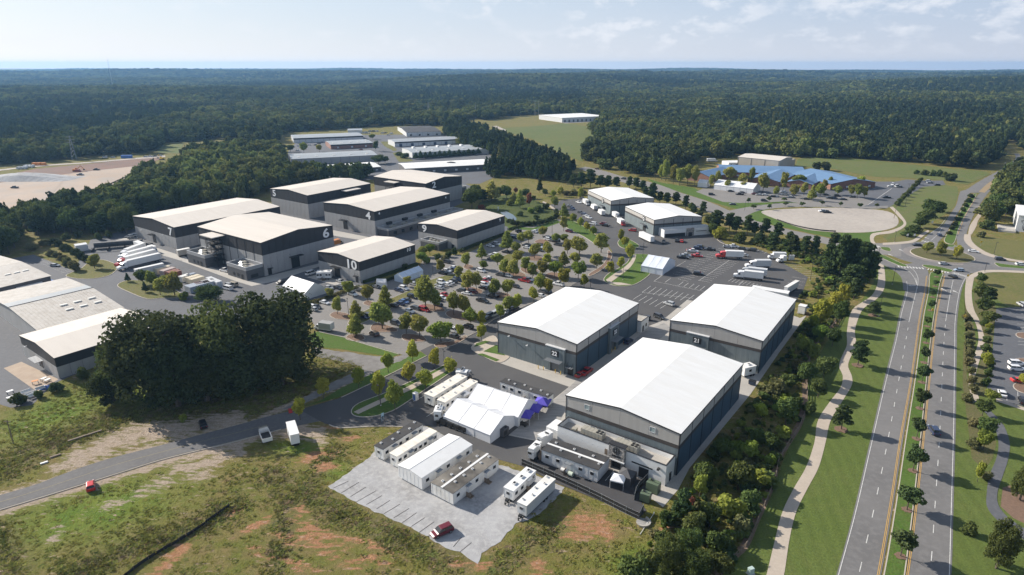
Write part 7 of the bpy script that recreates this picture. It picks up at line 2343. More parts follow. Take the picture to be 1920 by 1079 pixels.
# trailers and cabins -------------------------------------------------
def cabin(label, N, E, W, H, wall=WHITE_D, roof=None, name='office_trailer', cat='trailer', group='white production trailers', skirt=.45, wins=4, doors=1, rooft=.0, wheels=False, side=0, acs=0, ribs=True, winm=GLASS, endwin=True, hitch=False, stairs=True, strip_=None, vents=0, z=.05):
 o, a, L, Wd, sy = frame(N, E, W, H)
 o = Vector((o.x, o.y, z))
 T = thing(name, label, cat, o, a, group)
 b = MB(sy)
 b.box(0, L, 0, Wd, skirt, H)
 w = b.obj('body', wall, T)
 if ribs:
  b = MB(sy)
  for i in range(int(L / 1.22) + 1):
   b.box(min(i * 1.22, L - .05), min(i * 1.22 + .05, L), -.03, 0, skirt, H - .1)
  for i in range(int(Wd / 1.22) + 1):
   b.box(-.03, 0, min(i * 1.22, Wd - .05), min(i * 1.22 + .05, Wd), skirt, H - .1)
  b.obj('wall_batten', wall, w)
 b = MB(sy)
 rise = rooft
 for y0, y1, z0, z1 in ((-.08, Wd / 2, H, H + rise), (Wd / 2, Wd + .08, H + rise, H)):
  b.add([(-.08, y0, z0 + .003), (L + .08, y0, z0 + .003), (L + .08, y1, z1 + .003), (-.08, y1, z1 + .003), (-.08, y0, z0 + .12), (L + .08, y0, z0 + .12), (L + .08, y1, z1 + .12), (-.08, y1, z1 + .12)],
              [(3, 2, 1, 0), (4, 5, 6, 7), (0, 1, 5, 4), (1, 2, 6, 5), (2, 3, 7, 6), (3, 0, 4, 7)])
 r = b.obj('roof', roof or WHITE, T)
 if rooft > .1:
  b = MB(sy)
  for x in (-.01, L - .02):
   b.add([(x, 0, H), (x, Wd, H), (x, Wd / 2, H + rise), (x + .03, 0, H), (x + .03, Wd, H), (x + .03, Wd / 2, H + rise)], [(0, 2, 1), (3, 4, 5), (0, 1, 4, 3), (1, 2, 5, 4), (2, 0, 3, 5)])
  b.obj('gable_end', wall, w)
 if strip_:
  b = MB(sy)
  b.box(-.1, L + .1, Wd / 2 - strip_, Wd / 2 + strip_, H + rise + .125, H + rise + .17)
  b.obj('ridge_strip', WHITE, r)
 for i in range(vents):
  b = MB(sy)
  x = L * (.09 + .84 * i / max(vents - 1, 1))
  y = Wd * (.3 if i % 2 else .66)
  zz = H + rise * (1 - abs(2 * y / Wd - 1)) + .1
  b.box(x, x + .5, y, y + .5, zz, zz + .28)
  vo = b.obj('roof_vent', WHITE, r)
  b = MB(sy)
  b.box(x + .12, x + .38, y + .12, y + .38, zz + .28, zz + .31)
  b.obj('vent_louvre', DARK, vo)
 for i in range(acs):
  b = MB(sy)
  x = L * (i + .6) / (acs + .2)
  b.box(x, x + 1.1, Wd * .5 - .4, Wd * .5 + .4, H + rise + .1, H + rise + .45)
  ao = b.obj('air_conditioner', WHITE, r)
  b = MB(sy)
  b.box(x + .2, x + .9, Wd * .5 - .25, Wd * .5 + .25, H + rise + .45, H + rise + .48)
  b.obj('grille', DARK, ao)
 hm_ = (skirt + H) / 2
 k = 0
 n = wins + doors
 for i in range(n):
  x = L * (i + .5) / n
  isd = doors and i % max(1, n // doors) == n // (2 * doors) and k < doors
  if isd:
   k += 1
   b = MB(sy)
   b.box(x - .48, x + .48, -.06, .0, skirt + .05, skirt + 2.15)
   d = b.obj('door', LTGREYP, T)
   b = MB(sy)
   b.box(x - .8, x + .8, -.9, -.06, skirt + 2.35, skirt + 2.45)
   b.obj('door_awning', GREYM, d)
   if stairs:
    b = MB(sy)
    for j in range(4):
     b.box(x - .6, x + .6, -.5 - .32 * j, -.1 - .32 * j + .0, 0 if j == 3 else max(skirt - .2 * (j + 1) - .05, 0), max(skirt - .2 * j, .12))
    b.box(x - .65, x - .6, -1.5, -.1, .1, skirt + .9)
    st_ = b.obj('steps', WOODF, T)
  else:
   b = MB(sy)
   b.box(x - .55, x + .55, -.06, 0, hm_ - .25, hm_ + .65)
   f = b.obj('window', LTGREYP, T)
   b = MB(sy)
   b.box(x - .47, x + .47, -.08, -.06, hm_ - .17, hm_ + .57)
   b.obj('pane', winm, f)
 if endwin:
  b = MB(sy)
  b.box(-.06, 0, Wd * .35, Wd * .35 + 1.0, hm_ - .2, hm_ + .6)
  f = b.obj('window', LTGREYP, T)
  b = MB(sy)
  b.box(-.08, -.06, Wd * .35 + .08, Wd * .35 + .92, hm_ - .12, hm_ + .52)
  b.obj('pane', winm, f)
 b = MB(sy)
 b.box(.3, L - .3, .2, Wd - .2, 0 if not wheels else .3, skirt - .01)
 b.obj('underframe', DARK if wheels else wall, T)
 if wheels:
  for x in (L * .62, L * .62 + 1.1):
   for y in (.12, Wd - .12):
    q = MB(sy)
    q.cyl((x, y - .12, .38), (x, y + .12, .38), .38, n=10)
    q.obj('wheel', TYRE, T)
 if hitch:
  b = MB(sy)
  for y in (.5, Wd - .5):
   b.add([(0, y - .06, .4), (0, y + .06, .4), (-1.5, Wd / 2 + .06, .4), (-1.5, Wd / 2 - .06, .4), (0, y - .06, .55), (0, y + .06, .55), (-1.5, Wd / 2 + .06, .55), (-1.5, Wd / 2 - .06, .55)],
                  [(0, 1, 2, 3), (7, 6, 5, 4), (0, 3, 7, 4), (2, 1, 5, 6), (3, 2, 6, 7), (1, 0, 4, 5)])
  b.box(-1.4, -1.2, Wd / 2 - .1, Wd / 2 + .1, 0, .6)
  b.box(-.9, -.3, Wd / 2 - .35, Wd / 2 + .35, .56, 1.0)
  b.obj('tow_hitch', DARK, T)
 return T

def cz(x0, y0, s):
 return lambda x, y: (x0 + x / s, y0 + y / s)

q = cz(640, 720, 3)
cabin('office cabin with a black roof at the end of the gravel lot, beside the grass', q(235, 372), q(480, 240), q(180, 352), 3.3, WHITE_D, DKROOF, vents=5, wins=4, doors=2, name='office_cabin')
cabin('narrow cream roofed office cabin second from the grass', q(313, 412), q(567, 285), q(265, 395), 3.3, WHITE_D, CREAM_R, vents=0, wins=6, doors=2, name='office_cabin')
cabin('broad white gabled cabin, the whitest and widest in the gravel lot', q(452, 533), q(735, 345), q(318, 460), 3.4, WHITE, WHITE, rooft=.55, vents=0, wins=3, doors=2, name='office_cabin', strip_=.05, endwin=False)
b_ = cabin('double cabin with a worn dark roof and white centre strip in the gravel lot', q(628, 620), q(888, 428), q(503, 558), 3.2, WHITE_D, WORNR, rooft=.12, vents=10, wins=3, doors=2, name='office_cabin', strip_=.28, endwin=False)
cabin('white star trailer with slide outs in the gravel lot, nearer the cabins', q(968, 607), q(1103, 495), q(912, 585), 3.2, WHITE, WHITE, acs=3, wins=3, doors=1, wheels=True, hitch=True, name='star_trailer', skirt=.8)
cabin('plain white long trailer at the gravel edge nearest the fence', q(1042, 690), q(1217, 545), q(988, 668), 3.3, LTGREYP, WHITE_D, vents=5, wins=0, doors=0, wheels=True, hitch=True, name='office_trailer', skirt=.7, ribs=False)
q = cz(680, 690, 6)
cabin('cream roofed long trailer nearest the lawn island beside the tent', q(795, 332), q(1180, 105), q(692, 295), 3.4, WHITE_D, CREAM_R, vents=4, wins=5, doors=1, name='office_trailer', skirt=.6, wheels=True)
cabin('cream roofed long trailer between the lawn trailer and the white tent', q(925, 395), q(1318, 165), q(832, 365), 3.4, WHITE_D, CREAM_R, vents=4, wins=6, doors=1, name='office_trailer', skirt=.6, wheels=True)
cabin('short white trailer with roof units parked nose to the white tent', q(880, 500), q(893, 430), q(800, 495), 3.3, WHITE, WHITE, acs=2, wins=1, doors=1, wheels=True, hitch=True, name='star_trailer', skirt=.7, stairs=False)
cabin('small white trailer with patterned roof gear at the island tip', q(1165, 60), q(1190, 25), q(1045, 50), 3.2, WHITE, WHITE, acs=3, wins=1, doors=1, wheels=True, name='star_trailer', skirt=.7)
q = cz(900, 560, 6)
cabin('white long trailer with a black roof standing before the apron of the hall signed 22', q(225, 940), (900 + 778 / 6, 560 + 1062 / 6 + 8), q(290, 900), 3.3, WHITE, DKROOF, vents=6, wins=5, doors=1, name='office_trailer', skirt=.6, wheels=True)
q = cz(960, 780, 6)
cabin('double cabin with a black roof and white strip inside the fenced court', q(335, 385), q(968, 618), q(470, 258), 3.6, LTGREYP, DKROOF, rooft=.1, vents=6, wins=4, doors=1, name='office_cabin', strip_=.3, endwin=False)
cabin('small white trailer with black roof vents at the court entrance', q(185, 365), q(240, 385), q(270, 280), 3.4, WHITE, WHITE, acs=2, wins=1, doors=1, wheels=True, hitch=False, name='star_trailer', skirt=.7, stairs=False)
cabin('small white trailer tucked against the white annex corner', q(290, 215), q(345, 245), q(420, 165), 3.4, WHITE, WHITE, acs=2, wins=1, doors=1, wheels=True, name='star_trailer', skirt=.7, stairs=False)
q = cz(0, 720, 3)
cabin('plain white box trailer beside the cream dumper lorry', q(1632, 293), q(1585, 225), q(1683, 285), 3.6, WHITE, WHITE, wins=0, doors=0, name='box_trailer', wheels=True, skirt=1.0, ribs=False, endwin=False, group=None)
q = cz(0, 440, 6)
cabin('white trailer docked under the eave of the metal roofed warehouse', q(190, 605), q(478, 540), q(170, 585), 3.6, WHITE, WHITE, wins=0, doors=0, name='box_trailer', wheels=True, skirt=1.0, ribs=False, endwin=False, group=None)
q = cz(200, 430, 6)
cabin('pale grey long box trailer next to the rust red containers', q(325, 460), q(630, 385), q(308, 450), 3.9, LTGREYP, WHITE, wins=0, doors=0, name='box_trailer', wheels=True, skirt=1.1, ribs=False, endwin=False, group=None)
cabin('beige box trailer between the halls numbered 7 and 6', q(800, 245), q(930, 215), q(785, 235), 3.4, CONC, WHITE_D, wins=0, doors=0, name='box_trailer', wheels=True, skirt=.8, ribs=False, endwin=False, group=None)
q = cz(500, 430, 6)
cabin('white star trailer beside the loading door of the hall numbered 10', q(555, 490), q(705, 500), q(550, 465), 3.4, WHITE, WHITE, wins=4, doors=1, name='star_trailer', acs=2, wheels=True, skirt=.7, ribs=False)
q = cz(1060, 320, 6)
cabin('white box trailer standing beside the nearer northern hall', q(960, 750), q(840, 690), q(1003, 745), 3.6, WHITE, WHITE, wins=0, doors=0, name='box_trailer', wheels=True, skirt=.9, ribs=False, endwin=False, group=None)
q = cz(1340, 440, 6)
cabin('weathered grey box trailer with a blue square emblem behind the hall signed 21', q(825, 600), q(930, 520), q(785, 590), 3.6, LTGREYP, WHITE_D, wins=0, doors=0, name='box_trailer', wheels=True, skirt=.9, ribs=False, endwin=False, group=None)
cabin('long white low cabin along the back of the hall signed 21', q(825, 672), q(415, 600), q(840, 640), 2.9, WHITE, WHITE, wins=0, doors=0, name='office_cabin', skirt=.3, ribs=False, endwin=False)
cabin('white utility cabin off the corner of the hall signed 21', q(1020, 820), q(1030, 795), q(945, 800), 3.2, WHITE, WHITE, wins=0, doors=1, name='office_cabin', skirt=.3, ribs=False, endwin=False)
cabin('white star trailer between the halls signed 21 and the nearest hall', (1397, 692), (1412, 684), (1388, 684), 3.2, WHITE, WHITE, wins=1, doors=0, name='star_trailer', acs=1, wheels=True, skirt=.6, ribs=False, endwin=True)
q = cz(1280, 270, 6)
cabin('white cabin beside the beige gymnasium wall', q(520, 215), q(635, 200), q(515, 190), 4.0, WHITE, WHITE, wins=3, doors=0, name='office_cabin', skirt=.4, ribs=False, endwin=False)

# containers of the yard
def container(label, N, E, W, m, H=2.7):
 o, a, L, Wd, sy = frame(N, E, W, H)
 T = thing('shipping_container', label, 'container', (o.x, o.y, .05), a, 'containers in the western yard')
 b = MB(sy)
 b.box(0, L, 0, Wd, .12, H)
 c = b.obj('shell', m, T)
 b = MB(sy)
 for i in range(int(L / .6)):
  b.box(i * .6 + .1, i * .6 + .4, -.04, 0, .3, H - .2)
  b.box(i * .6 + .1, i * .6 + .4, .1, Wd - .1, H, H + .035)
 b.obj('corrugation', m, c)
 b = MB(sy)
 b.box(-.06, 0, .08, Wd / 2 - .03, .2, H - .1)
 b.box(-.06, 0, Wd / 2 + .03, Wd - .08, .2, H - .1)
 b.obj('door', m, T)
 return T

q = cz(200, 430, 6)
CT = mat('cream_container', (0.62, 0.55, 0.42), 0.6)
CB = mat('grey_blue_container', (0.30, 0.34, 0.40), 0.6)
for lab, n, e, w, m in (('cream container at the head of the container block', (560, 455), (715, 415), (535, 445), CT), ('worn pink grey container between the cream and the rust red ones', (640, 475), (760, 430), (600, 462), mat('pink_grey_container', (0.42, 0.34, 0.31), .7)),
      ('dark rust red container at the front of the block', (735, 500), (845, 468), (680, 490), RUST), ('rust red container behind the trees of the yard', (700, 490), (810, 450), (660, 480), RUST),
      ('white container beside the blue topped one', (845, 540), (920, 505), (820, 525), WHITE_D), ('blue topped small container', (920, 520), (990, 492), (900, 508), CB), ('first of the two cream containers beside the trees', (920, 555), (1055, 515), (880, 545), CT),
      ('second of the two cream containers beside the trees', (960, 572), (1095, 530), (920, 560), CT), ('grey blue container nearest the dark grove', (940, 660), (1120, 600), (890, 630), CB), ('faded rust roofed container in the grey block', (1010, 625), (1165, 590), (985, 600), RUST),
      ('light grey container beside the faded rust roofed one', (1100, 610), (1230, 580), (1060, 580), LTGREYP), ('pale container at the outer end of the grey block', (1240, 600), (1300, 585), (1115, 545), LTGREYP)):
 container(lab, q(*n), q(*e), q(*w), m)
q = cz(0, 440, 6)
container('blue open skip by the warehouse corner', q(590, 540), q(635, 525), q(545, 500), BLUEP, 1.6)
container('dark cabin beside the clipped evergreen row', q(850, 130), q(985, 110), q(830, 110), LTGREYP, 3.4)

def truss_stage(label, px, py):
 g = G(px, py)
 o = thing('truss_frame', label, 'truss', (g.x, g.y, .05), AZ_R - .6)
 for y in (0, 5):
  b = MB()
  for z in (0.2, 1.1):
   for d in (0, .8):
    b.cyl((0, y + d, z + 1.0), (22, y + d, z + 1.0), .07, n=4)
  for i in range(22):
   b.cyl((i, y, 1.2), (i + 1, y + .8, 2.1), .05, n=4)
   b.cyl((i, y + .8, 1.2), (i + 1, y, 2.1), .05, n=4)
  b.obj('truss', LAMPM, o)
 for x in (0, 7, 14, 22):
  b = MB()
  b.box(x - .15, x + .15, -.2, 6, 0, 1.1)
  b.obj('trestle', LAMPM, o)
 b = MB()
 b.box(0, 22, 6.0, 8.2, .8, 3.2)
 b.obj('flat_panel', CHAR2, o)
 return o

truss_stage('dark steel truss sections laid out on trestles in the western yard', 172, 474)

# tents ---------------------------------------------------------------
def tent(label, N, E, W, H, rise, ridge='x', name='marquee', fabric=FABRIC_W, group=None, bays=4, walls=True, seams=True, panes=0):
 o, a, L, Wd, sy = frame(N, E, W, H)
 T = thing(name, label, 'tent', (o.x, o.y, .06), a, group)
 b = MB(sy)
 w = MB(sy)
 if ridge == 'x':
  for y0, z0, y1, z1 in ((-.15, H - .1, Wd / 2, H + rise), (Wd / 2, H + rise, Wd + .15, H - .1)):
   n = bays * 2
   for i in range(n):
    x0, x1 = L * i / n, L * (i + 1) / n
    sag0, sag1 = (0 if i % 2 == 0 else -.10), (-.10 if i % 2 == 0 else 0)
    zm = lambda yy, zz, s: zz + s
    b.add([(x0, y0, z0), (x1, y0, z0), (x1, (y0 + y1) / 2, (z0 + z1) / 2 + sag1), (x0, (y0 + y1) / 2, (z0 + z1) / 2 + sag0), (x1, y1, z1 + sag1 * .6), (x0, y1, z1 + sag0 * .6)], [(0, 1, 2, 3), (3, 2, 4, 5)])
  ends = [(0, 1), (L, -1)]
  for x, s in ends:
   P = [(x, 0, 0), (x, 0, H), (x, Wd / 2, H + rise), (x, Wd, H), (x, Wd, 0)]
   w.add(P, [(0, 1, 2, 3, 4)])
  for y in (0, Wd):
   n = bays * 3
   for i in range(n):
    x0, x1 = L * i / n, L * (i + 1) / n
    d = .06 if i % 2 else -.0
    w.add([(x0, y, 0), (x1, y, 0), (x1, y + d * .4, H), (x0, y + d * .4, H)], [(0, 1, 2, 3)])
 else:
  for x0, z0, x1, z1 in ((-.15, H - .1, L / 2, H + rise), (L / 2, H + rise, L + .15, H - .1)):
   n = bays * 2
   for i in range(n):
    y0, y1 = Wd * i / n, Wd * (i + 1) / n
    s0, s1 = (0 if i % 2 == 0 else -.10), (-.10 if i % 2 == 0 else 0)
    b.add([(x0, y0, z0), ((x0 + x1) / 2, y0, (z0 + z1) / 2 + s0), ((x0 + x1) / 2, y1, (z0 + z1) / 2 + s1), (x0, y1, z0), (x1, y0, z1 + s0 * .6), (x1, y1, z1 + s1 * .6)], [(0, 1, 2, 3), (1, 4, 5, 2)])
  for y in (0, Wd):
   w.add([(0, y, 0), (L, y, 0), (L, y, H), (L / 2, y, H + rise), (0, y, H)], [(0, 1, 2, 3, 4)])
  for x in (0, L):
   n = bays * 3
   for i in range(n):
    y0, y1 = Wd * i / n, Wd * (i + 1) / n
    w.add([(x, y0, 0), (x, y1, 0), (x, y1, H), (x, y0, H)], [(0, 1, 2, 3)])
 ro = b.obj('tent_roof', fabric, T)
 if walls:
  w.obj('tent_wall', fabric, T)
 if seams:
  s = MB(sy)
  for i in range(bays + 1):
   if ridge == 'x':
    x = L * i / bays
    for y0, z0, y1, z1 in ((-.15, H - .1, Wd / 2, H + rise), (Wd / 2, H + rise, Wd + .15, H - .1)):
     s.cyl((x, y0, z0), (x, y1, z1), .07, n=5)
    for y in (0, Wd):
     s.cyl((x, y, 0), (x, y, H), .07, n=5)
   else:
    y = Wd * i / bays
    for x0, z0, x1, z1 in ((-.15, H - .1, L / 2, H + rise), (L / 2, H + rise, L + .15, H - .1)):
     s.cyl((x0, y, z0), (x1, y, z1), .07, n=5)
    for x in (0, L):
     s.cyl((x, y, 0), (x, y, H), .07, n=5)
  s.obj('tent_frame', LTGREYP, T)
 return T, L, Wd, sy

q = cz(680, 690, 6)
tent('large white marquee nearer the gravel cabins, black generators along its side', q(1435, 755), q(1740, 545), q(895, 545), 2.6, 2.6, 'y', group='joined white marquees', bays=3)
T_, L_, Wd_, sy_ = tent('large white marquee behind the first, its ridge standing higher', q(1750, 555), q(1945, 380), q(1200, 345), 3.0, 2.9, 'y', group='joined white marquees', bays=3)
g = G(*q(1135, 370))
o = thing('pop_up_tent', 'little white pointed tent squeezed between trailer and marquee', 'tent', (g.x, g.y, .06), AZ_R)
b = MB()
b.add([(-1.5, -1.5, 2.3), (1.5, -1.5, 2.3), (1.5, 1.5, 2.3), (-1.5, 1.5, 2.3), (0, 0, 3.6)], [(0, 1, 4), (1, 2, 4), (2, 3, 4), (3, 0, 4)])
b.obj('tent_roof', FABRIC_W, o)
b = MB()
for x in (-1.45, 1.45):
 for y in (-1.45, 1.45):
  b.cyl((x, y, 0), (x, y, 2.3), .05, n=5)
b.obj('tent_frame', LTGREYP, o)
# purple canopies in a row
pa, pb = G(1000, 791), G(1019, 760)
dirp = math.atan2((pb - pa).y, (pb - pa).x)
for i in range(3):
 c = G(984 + i * 16.5, 790 - i * 11.5)
 o = thing('pop_up_canopy', ('purple pop up canopy nearest the white marquee front', 'middle one of the three purple pop up canopies', 'purple pop up canopy at the far end of the row')[i], 'canopy', (c.x, c.y, .08), dirp, 'purple pop up canopies')
 b = MB()
 e, h, t = 2.05, 2.3, 3.5
 b.add([(-e, -e, h), (e, -e, h), (e, e, h), (-e, e, h), (0, 0, t)], [(0, 1, 4), (1, 2, 4), (2, 3, 4), (3, 0, 4)])
 b.add([(-e, -e, h - .3), (e, -e, h - .3), (e, e, h - .3), (-e, e, h - .3), (-e, -e, h), (e, -e, h), (e, e, h), (-e, e, h)], [(0, 1, 5, 4), (1, 2, 6, 5), (2, 3, 7, 6), (3, 0, 4, 7)])
 b.obj('canopy_top', PURPLE, o)
 b = MB()
 for x in (-1.95, 1.95):
  for y in (-1.95, 1.95):
   b = MB()
   b.cyl((x, y, 0), (x, y, h), .045, n=5)
   b.obj('leg', LTGREYP, o)
q = cz(1080, 430, 6)
T_, L_, Wd_, sy_ = tent('white clear topped marquee beside the lawn of the truck lot', q(975, 450), q(1130, 355), q(730, 410), 3.0, 3.2, 'y', bays=3, fabric=mat('clear_vinyl_fabric', (0.62, 0.66, 0.74), 0.25, col2=(0.70, 0.73, 0.78), scale=.2))
q = cz(500, 430, 6)
tent('plain white gabled tent beside the dark grove and the hall numbered 10', q(432, 725), q(660, 655), q(170, 640), 2.8, 3.2, 'y', bays=3)
tent('low long pale blue tent along the wall of the hall numbered 10', q(1530, 545), q(1760, 460), q(1435, 522), 2.6, 1.5, 'x', bays=4, fabric=mat('pale_blue_fabric', (0.60, 0.68, 0.78), .6))
tent('tiny white tent with a dark doorway in the aisle by the hall numbered 10', q(1335, 600), q(1345, 580), q(1235, 595), 2.6, 1.2, 'y', bays=1)
q = cz(1280, 270, 6)
tent('long white marquee on the school lot', q(795, 510), q(390, 450), q(830, 470), 3.6, 3.0, 'x', bays=6, group='white marquees on the school lot')
tent('short white marquee on the school lot beyond the tree', q(275, 445), q(180, 432), q(285, 425), 3.4, 2.0, 'x', bays=2, group='white marquees on the school lot')

# ------------------------------------------------------------------ street furniture, fences, yard clutter

def lamp_post(px, yb, yt, label, arms=1, group='lamp posts', z=.1):
 g = G(px, yb)
 h = height_at((px, yb), (px, yt))
 o = thing('lamp_post', label, 'lamp post', (g.x, g.y, 0), RND.uniform(0, 6.28), group)
 b = MB()
 b.cyl((0, 0, 0), (0, 0, .5), .22, .2, 8)
 b.obj('base', CONC, o)
 b = MB()
 b.cyl((0, 0, .5), (0, 0, h), .10, .07, 8)
 b.obj('post', LAMPM, o)
 for s in ((1,), (1, -1))[arms - 1]:
  b = MB()
  b.cyl((0, 0, h - .1), (s * .5, 0, h - .05), .05, n=5)
  b.box(min(s * .45, s * 1.15), max(s * .45, s * 1.15), -.2, .2, h - .12, h + .04)
  b.obj('lantern', LAMPM, o)
 return o

for x, yb, yt, arms, lab in ((833, 688, 657, 2, 'twin headed lamp post at the street corner opposite the hall signed 22'), (1205, 484, 454, 1, 'lamp post on the lawn behind the clear topped marquee'), (1168, 526, 497, 1, 'lamp post on the curved lawn island south of the clear topped marquee'),
                         (1107, 542, 521, 1, 'lamp post at the bend by the back corner of the hall signed 22'), (654, 594, 561, 1, 'lamp post with a rusty head beside the hedge of the car park'), (714, 762, 724, 1, 'lamp post among the yellow trees on the long island'), (812, 517, 498, 1, 'lamp post by the pale blue tent'),
                         (1519, 527, 494, 1, 'lamp post at the corner of the truck lot by the trees'), (1673, 534, 500, 1, 'lamp post on the lawn just below the roundabout slip road'), (1647, 594, 556, 1, 'lamp post beside the meandering path at the single pine'), (1645, 489, 466, 1, 'lamp post by the western crossing of the roundabout'),
                         (1846, 511, 494, 1, 'lamp post on the south-east kerb of the roundabout'), (1863, 479, 454, 1, 'lamp post on the meadow north-east of the roundabout'), (1677, 455, 435, 1, 'lamp post on the verge north-west of the roundabout'), (1035, 440, 416, 1, 'lamp post at the north end of the main car park'), (941, 472, 456, 1, 'lamp post between cars by the hall numbered 9'),
                         (1697, 387, 345, 2, 'tall mast light above the school lot'), (1396, 396, 378, 1, 'lamp post at the junction below the school'), (1228, 338, 322, 1, 'lamp post on the road behind the northern halls')):
 lamp_post(x, yb, yt, lab, arms)
for x, yb, yt, lab in ((25, 832, 788, 'wooden pole standing in the weeds at the western edge'), (272, 320, 301, 'slim pole by the building site'), (1676, 410, 385, 'leaning wooden pole by the footpath of the gravel oval')):
 g = G(x, yb)
 h = height_at((x, yb), (x, yt))
 o = thing('utility_pole', lab, 'pole', (g.x, g.y, 0))
 b = MB()
 b.cyl((0, 0, -.3), (.1, 0, h), .14, .10, 7)
 b.obj('pole', WOODF, o)
 b = MB()
 b.box(-.8, 1.0, -.06, .06, h - .5, h - .38)
 b.obj('crossarm', WOODF, o)

def pylon(px, yb, yt, label, w=3.0, kind='lattice'):
 g = G(px, yb)
 h = height_at((px, yb), (px, yt))
 o = thing('pylon', label, 'pylon', (g.x, g.y, 0), .4, 'pylons along the far power line')
 b = MB()
 if kind == 'lattice':
  k = 7
  for i in range(k):
   z0, z1 = h * i / k, h * (i + 1) / k
   r0, r1 = w * (1 - .82 * i / k) / 2, w * (1 - .82 * (i + 1) / k) / 2
   for sx in (-1, 1):
    for sy_ in (-1, 1):
     b.cyl((sx * r0, sy_ * r0, z0), (sx * r1, sy_ * r1, z1), .12, n=4)
    b.cyl((sx * r0, -r0, z0), (sx * r1, r1, z1), .07, n=3)
    b.cyl((-r0, sx * r0, z0), (r1, sx * r1, z1), .07, n=3)
  b.obj('lattice_mast', GREYM, o)
  for z in (.72, .84, .95):
   c = MB()
   c.box(-w * .9, w * .9, -.12, .12, h * z, h * z + .25)
   c.obj('crossarm', GREYM, o)
 else:
  b.cyl((0, 0, 0), (0, 0, h), .35, .2, 6)
  b.obj('mast', GREYM, o)
  for z in (.8, .93):
   c = MB()
   c.box(-2.4, 2.4, -.12, .12, h * z, h * z + .25)
   c.obj('crossarm', GREYM, o)

pylon(140, 301, 255, 'lattice pylon above the dirt road of the building site', 4.0)
pylon(396, 258, 238, 'lattice pylon rising from the western wood', 4.0)
pylon(562, 245, 230, 'lattice pylon behind the long grey shed', 4.0)
pylon(698, 228, 201, 'lattice pylon behind the store at the street end', 4.5)
pylon(804, 222, 192, 'lattice pylon behind the black roofed shed', 4.5)
pylon(892, 222, 192, 'slim pole pylon at the meadow corner', 3, 'pole')
pylon(1003, 218, 189, 'first of the two slim pole pylons beyond the meadow', 3, 'pole')
pylon(1010, 218, 189, 'second of the two slim pole pylons beyond the meadow', 3, 'pole')
# radio mast on the skyline
o = thing('radio_mast', 'thin guyed radio mast standing on the western skyline', 'mast', (-1548, 2600, 0))
b = MB()
b.cyl((0, 0, 0), (0, 0, 108), 0.9, 0.5, 5)
b.obj('mast', LTGREYP, o)

# rail fence along the tree belt
def path_things(name, pxs, label, cat, builder, step, sm=5):
 P = wline(pxs, sm)
 g = P[0]
 o = thing(name, label, cat, (g.x, g.y, 0))
 builder(o, [p - g for p in P], step)
 return o

def along(P, step):
 d = [0.0]
 for a, c in zip(P, P[1:]):
  d.append(d[-1] + (c - a).length)
 n = max(2, int(d[-1] / step))
 out, j = [], 0
 for i in range(n + 1):
  t = d[-1] * i / n
  while j < len(P) - 2 and d[j + 1] < t:
   j += 1
  out.append(P[j].lerp(P[j + 1], (t - d[j]) / max(d[j + 1] - d[j], 1e-6)))
 return out

def rail_fence(o, P, step):
 Q = along(P, step)
 rails = MB()
 post = MB()
 post.box(-.09, .09, -.09, .09, 0, 1.35)
 pm_ = post.mesh('post', WOODF)
 for q_ in Q:
  link('post', pm_, o, (q_.x, q_.y, 0))
 for a, c in zip(Q, Q[1:]):
  for z in (.35, .75, 1.15):
   n = Vector((-(c - a).y, (c - a).x)).normalized() * .03
   rails.add([(*(a - n), z), (*(c - n), z), (*(c + n), z), (*(a + n), z), (*(a - n), z + .15), (*(c - n), z + .15), (*(c + n), z + .15), (*(a + n), z + .15)],
                      [(3, 2, 1, 0), (4, 5, 6, 7), (0, 1, 5, 4), (2, 3, 7, 6)])
 tag(rails.obj('rails', WOODF, o), kind='stuff')

FL = [(1338, 1090), (1380, 1045), (1402, 1022), (1422, 975), (1438, 940), (1452, 905), (1460, 867), (1478, 835), (1500, 800), (1510, 770), (1513, 737), (1512, 700), (1520, 668), (1538, 640), (1560, 615), (1575, 590), (1590, 572)]
path_things('rail_fence', FL, 'brown timber rail fence curving between the tree belt and the mown lawn', 'fence', rail_fence, 2.5)
P = wline(FL, 5)
b = MB()
line_mb(b, [p + Vector((-.5, 0)) for p in P], 1.5, Z2)
tag(b.obj('bare_earth_track', mat('bare_earth', (0.24, 0.165, 0.115), 0.95, col2=(0.17, 0.12, 0.085), scale=.6)), kind='structure')

def screen_fence(o, P, step):
 """black mesh screens between grey posts with rails"""
 Q = along(P, step)
 post = MB()
 post.cyl((0, 0, 0), (0, 0, 1.95), .05, n=6)
 pm_ = post.mesh('post', GREYM)
 for q_ in Q:
  link('post', pm_, o, (q_.x, q_.y, 0))
 for i, (a, c) in enumerate(zip(Q, Q[1:])):
  L = (c - a).length
  b = MB()
  b.box(.06, L - .06, -.02, .02, .08, 1.82)
  f = b.obj('screen_panel', mat('black_screen_mesh', (0.018, 0.018, 0.019), .8), o, (a.x, a.y, 0), math.atan2((c - a).y, (c - a).x))
  b = MB()
  for z in (.05, .95, 1.83):
   b.cyl((0, -.045, z), (L, -.045, z), .028, n=4)
  b.obj('rail', GREYM, f)

path_things('screen_fence', [(978, 872), (1047, 902), (1120, 936), (1160, 957), (1198, 975)], 'black screened fence along the grass side of the courtyard', 'fence', screen_fence, 3.0, 2)
path_things('screen_fence', [(1198, 975), (1206, 958)], 'short return of black screened fence at the courtyard corner', 'fence', screen_fence, 2.2, 1)
path_things('screen_fence', [(1189, 939), (1193, 922), (1210, 905), (1222, 890)], 'black screened fence hiding the two green generators from the court', 'fence', screen_fence, 2.2, 1)
path_things('screen_fence', [(1006, 862), (1016, 850), (1012, 838)], 'black screened fence beside the two small trailers at the court entrance', 'fence', screen_fence, 2.0, 1)

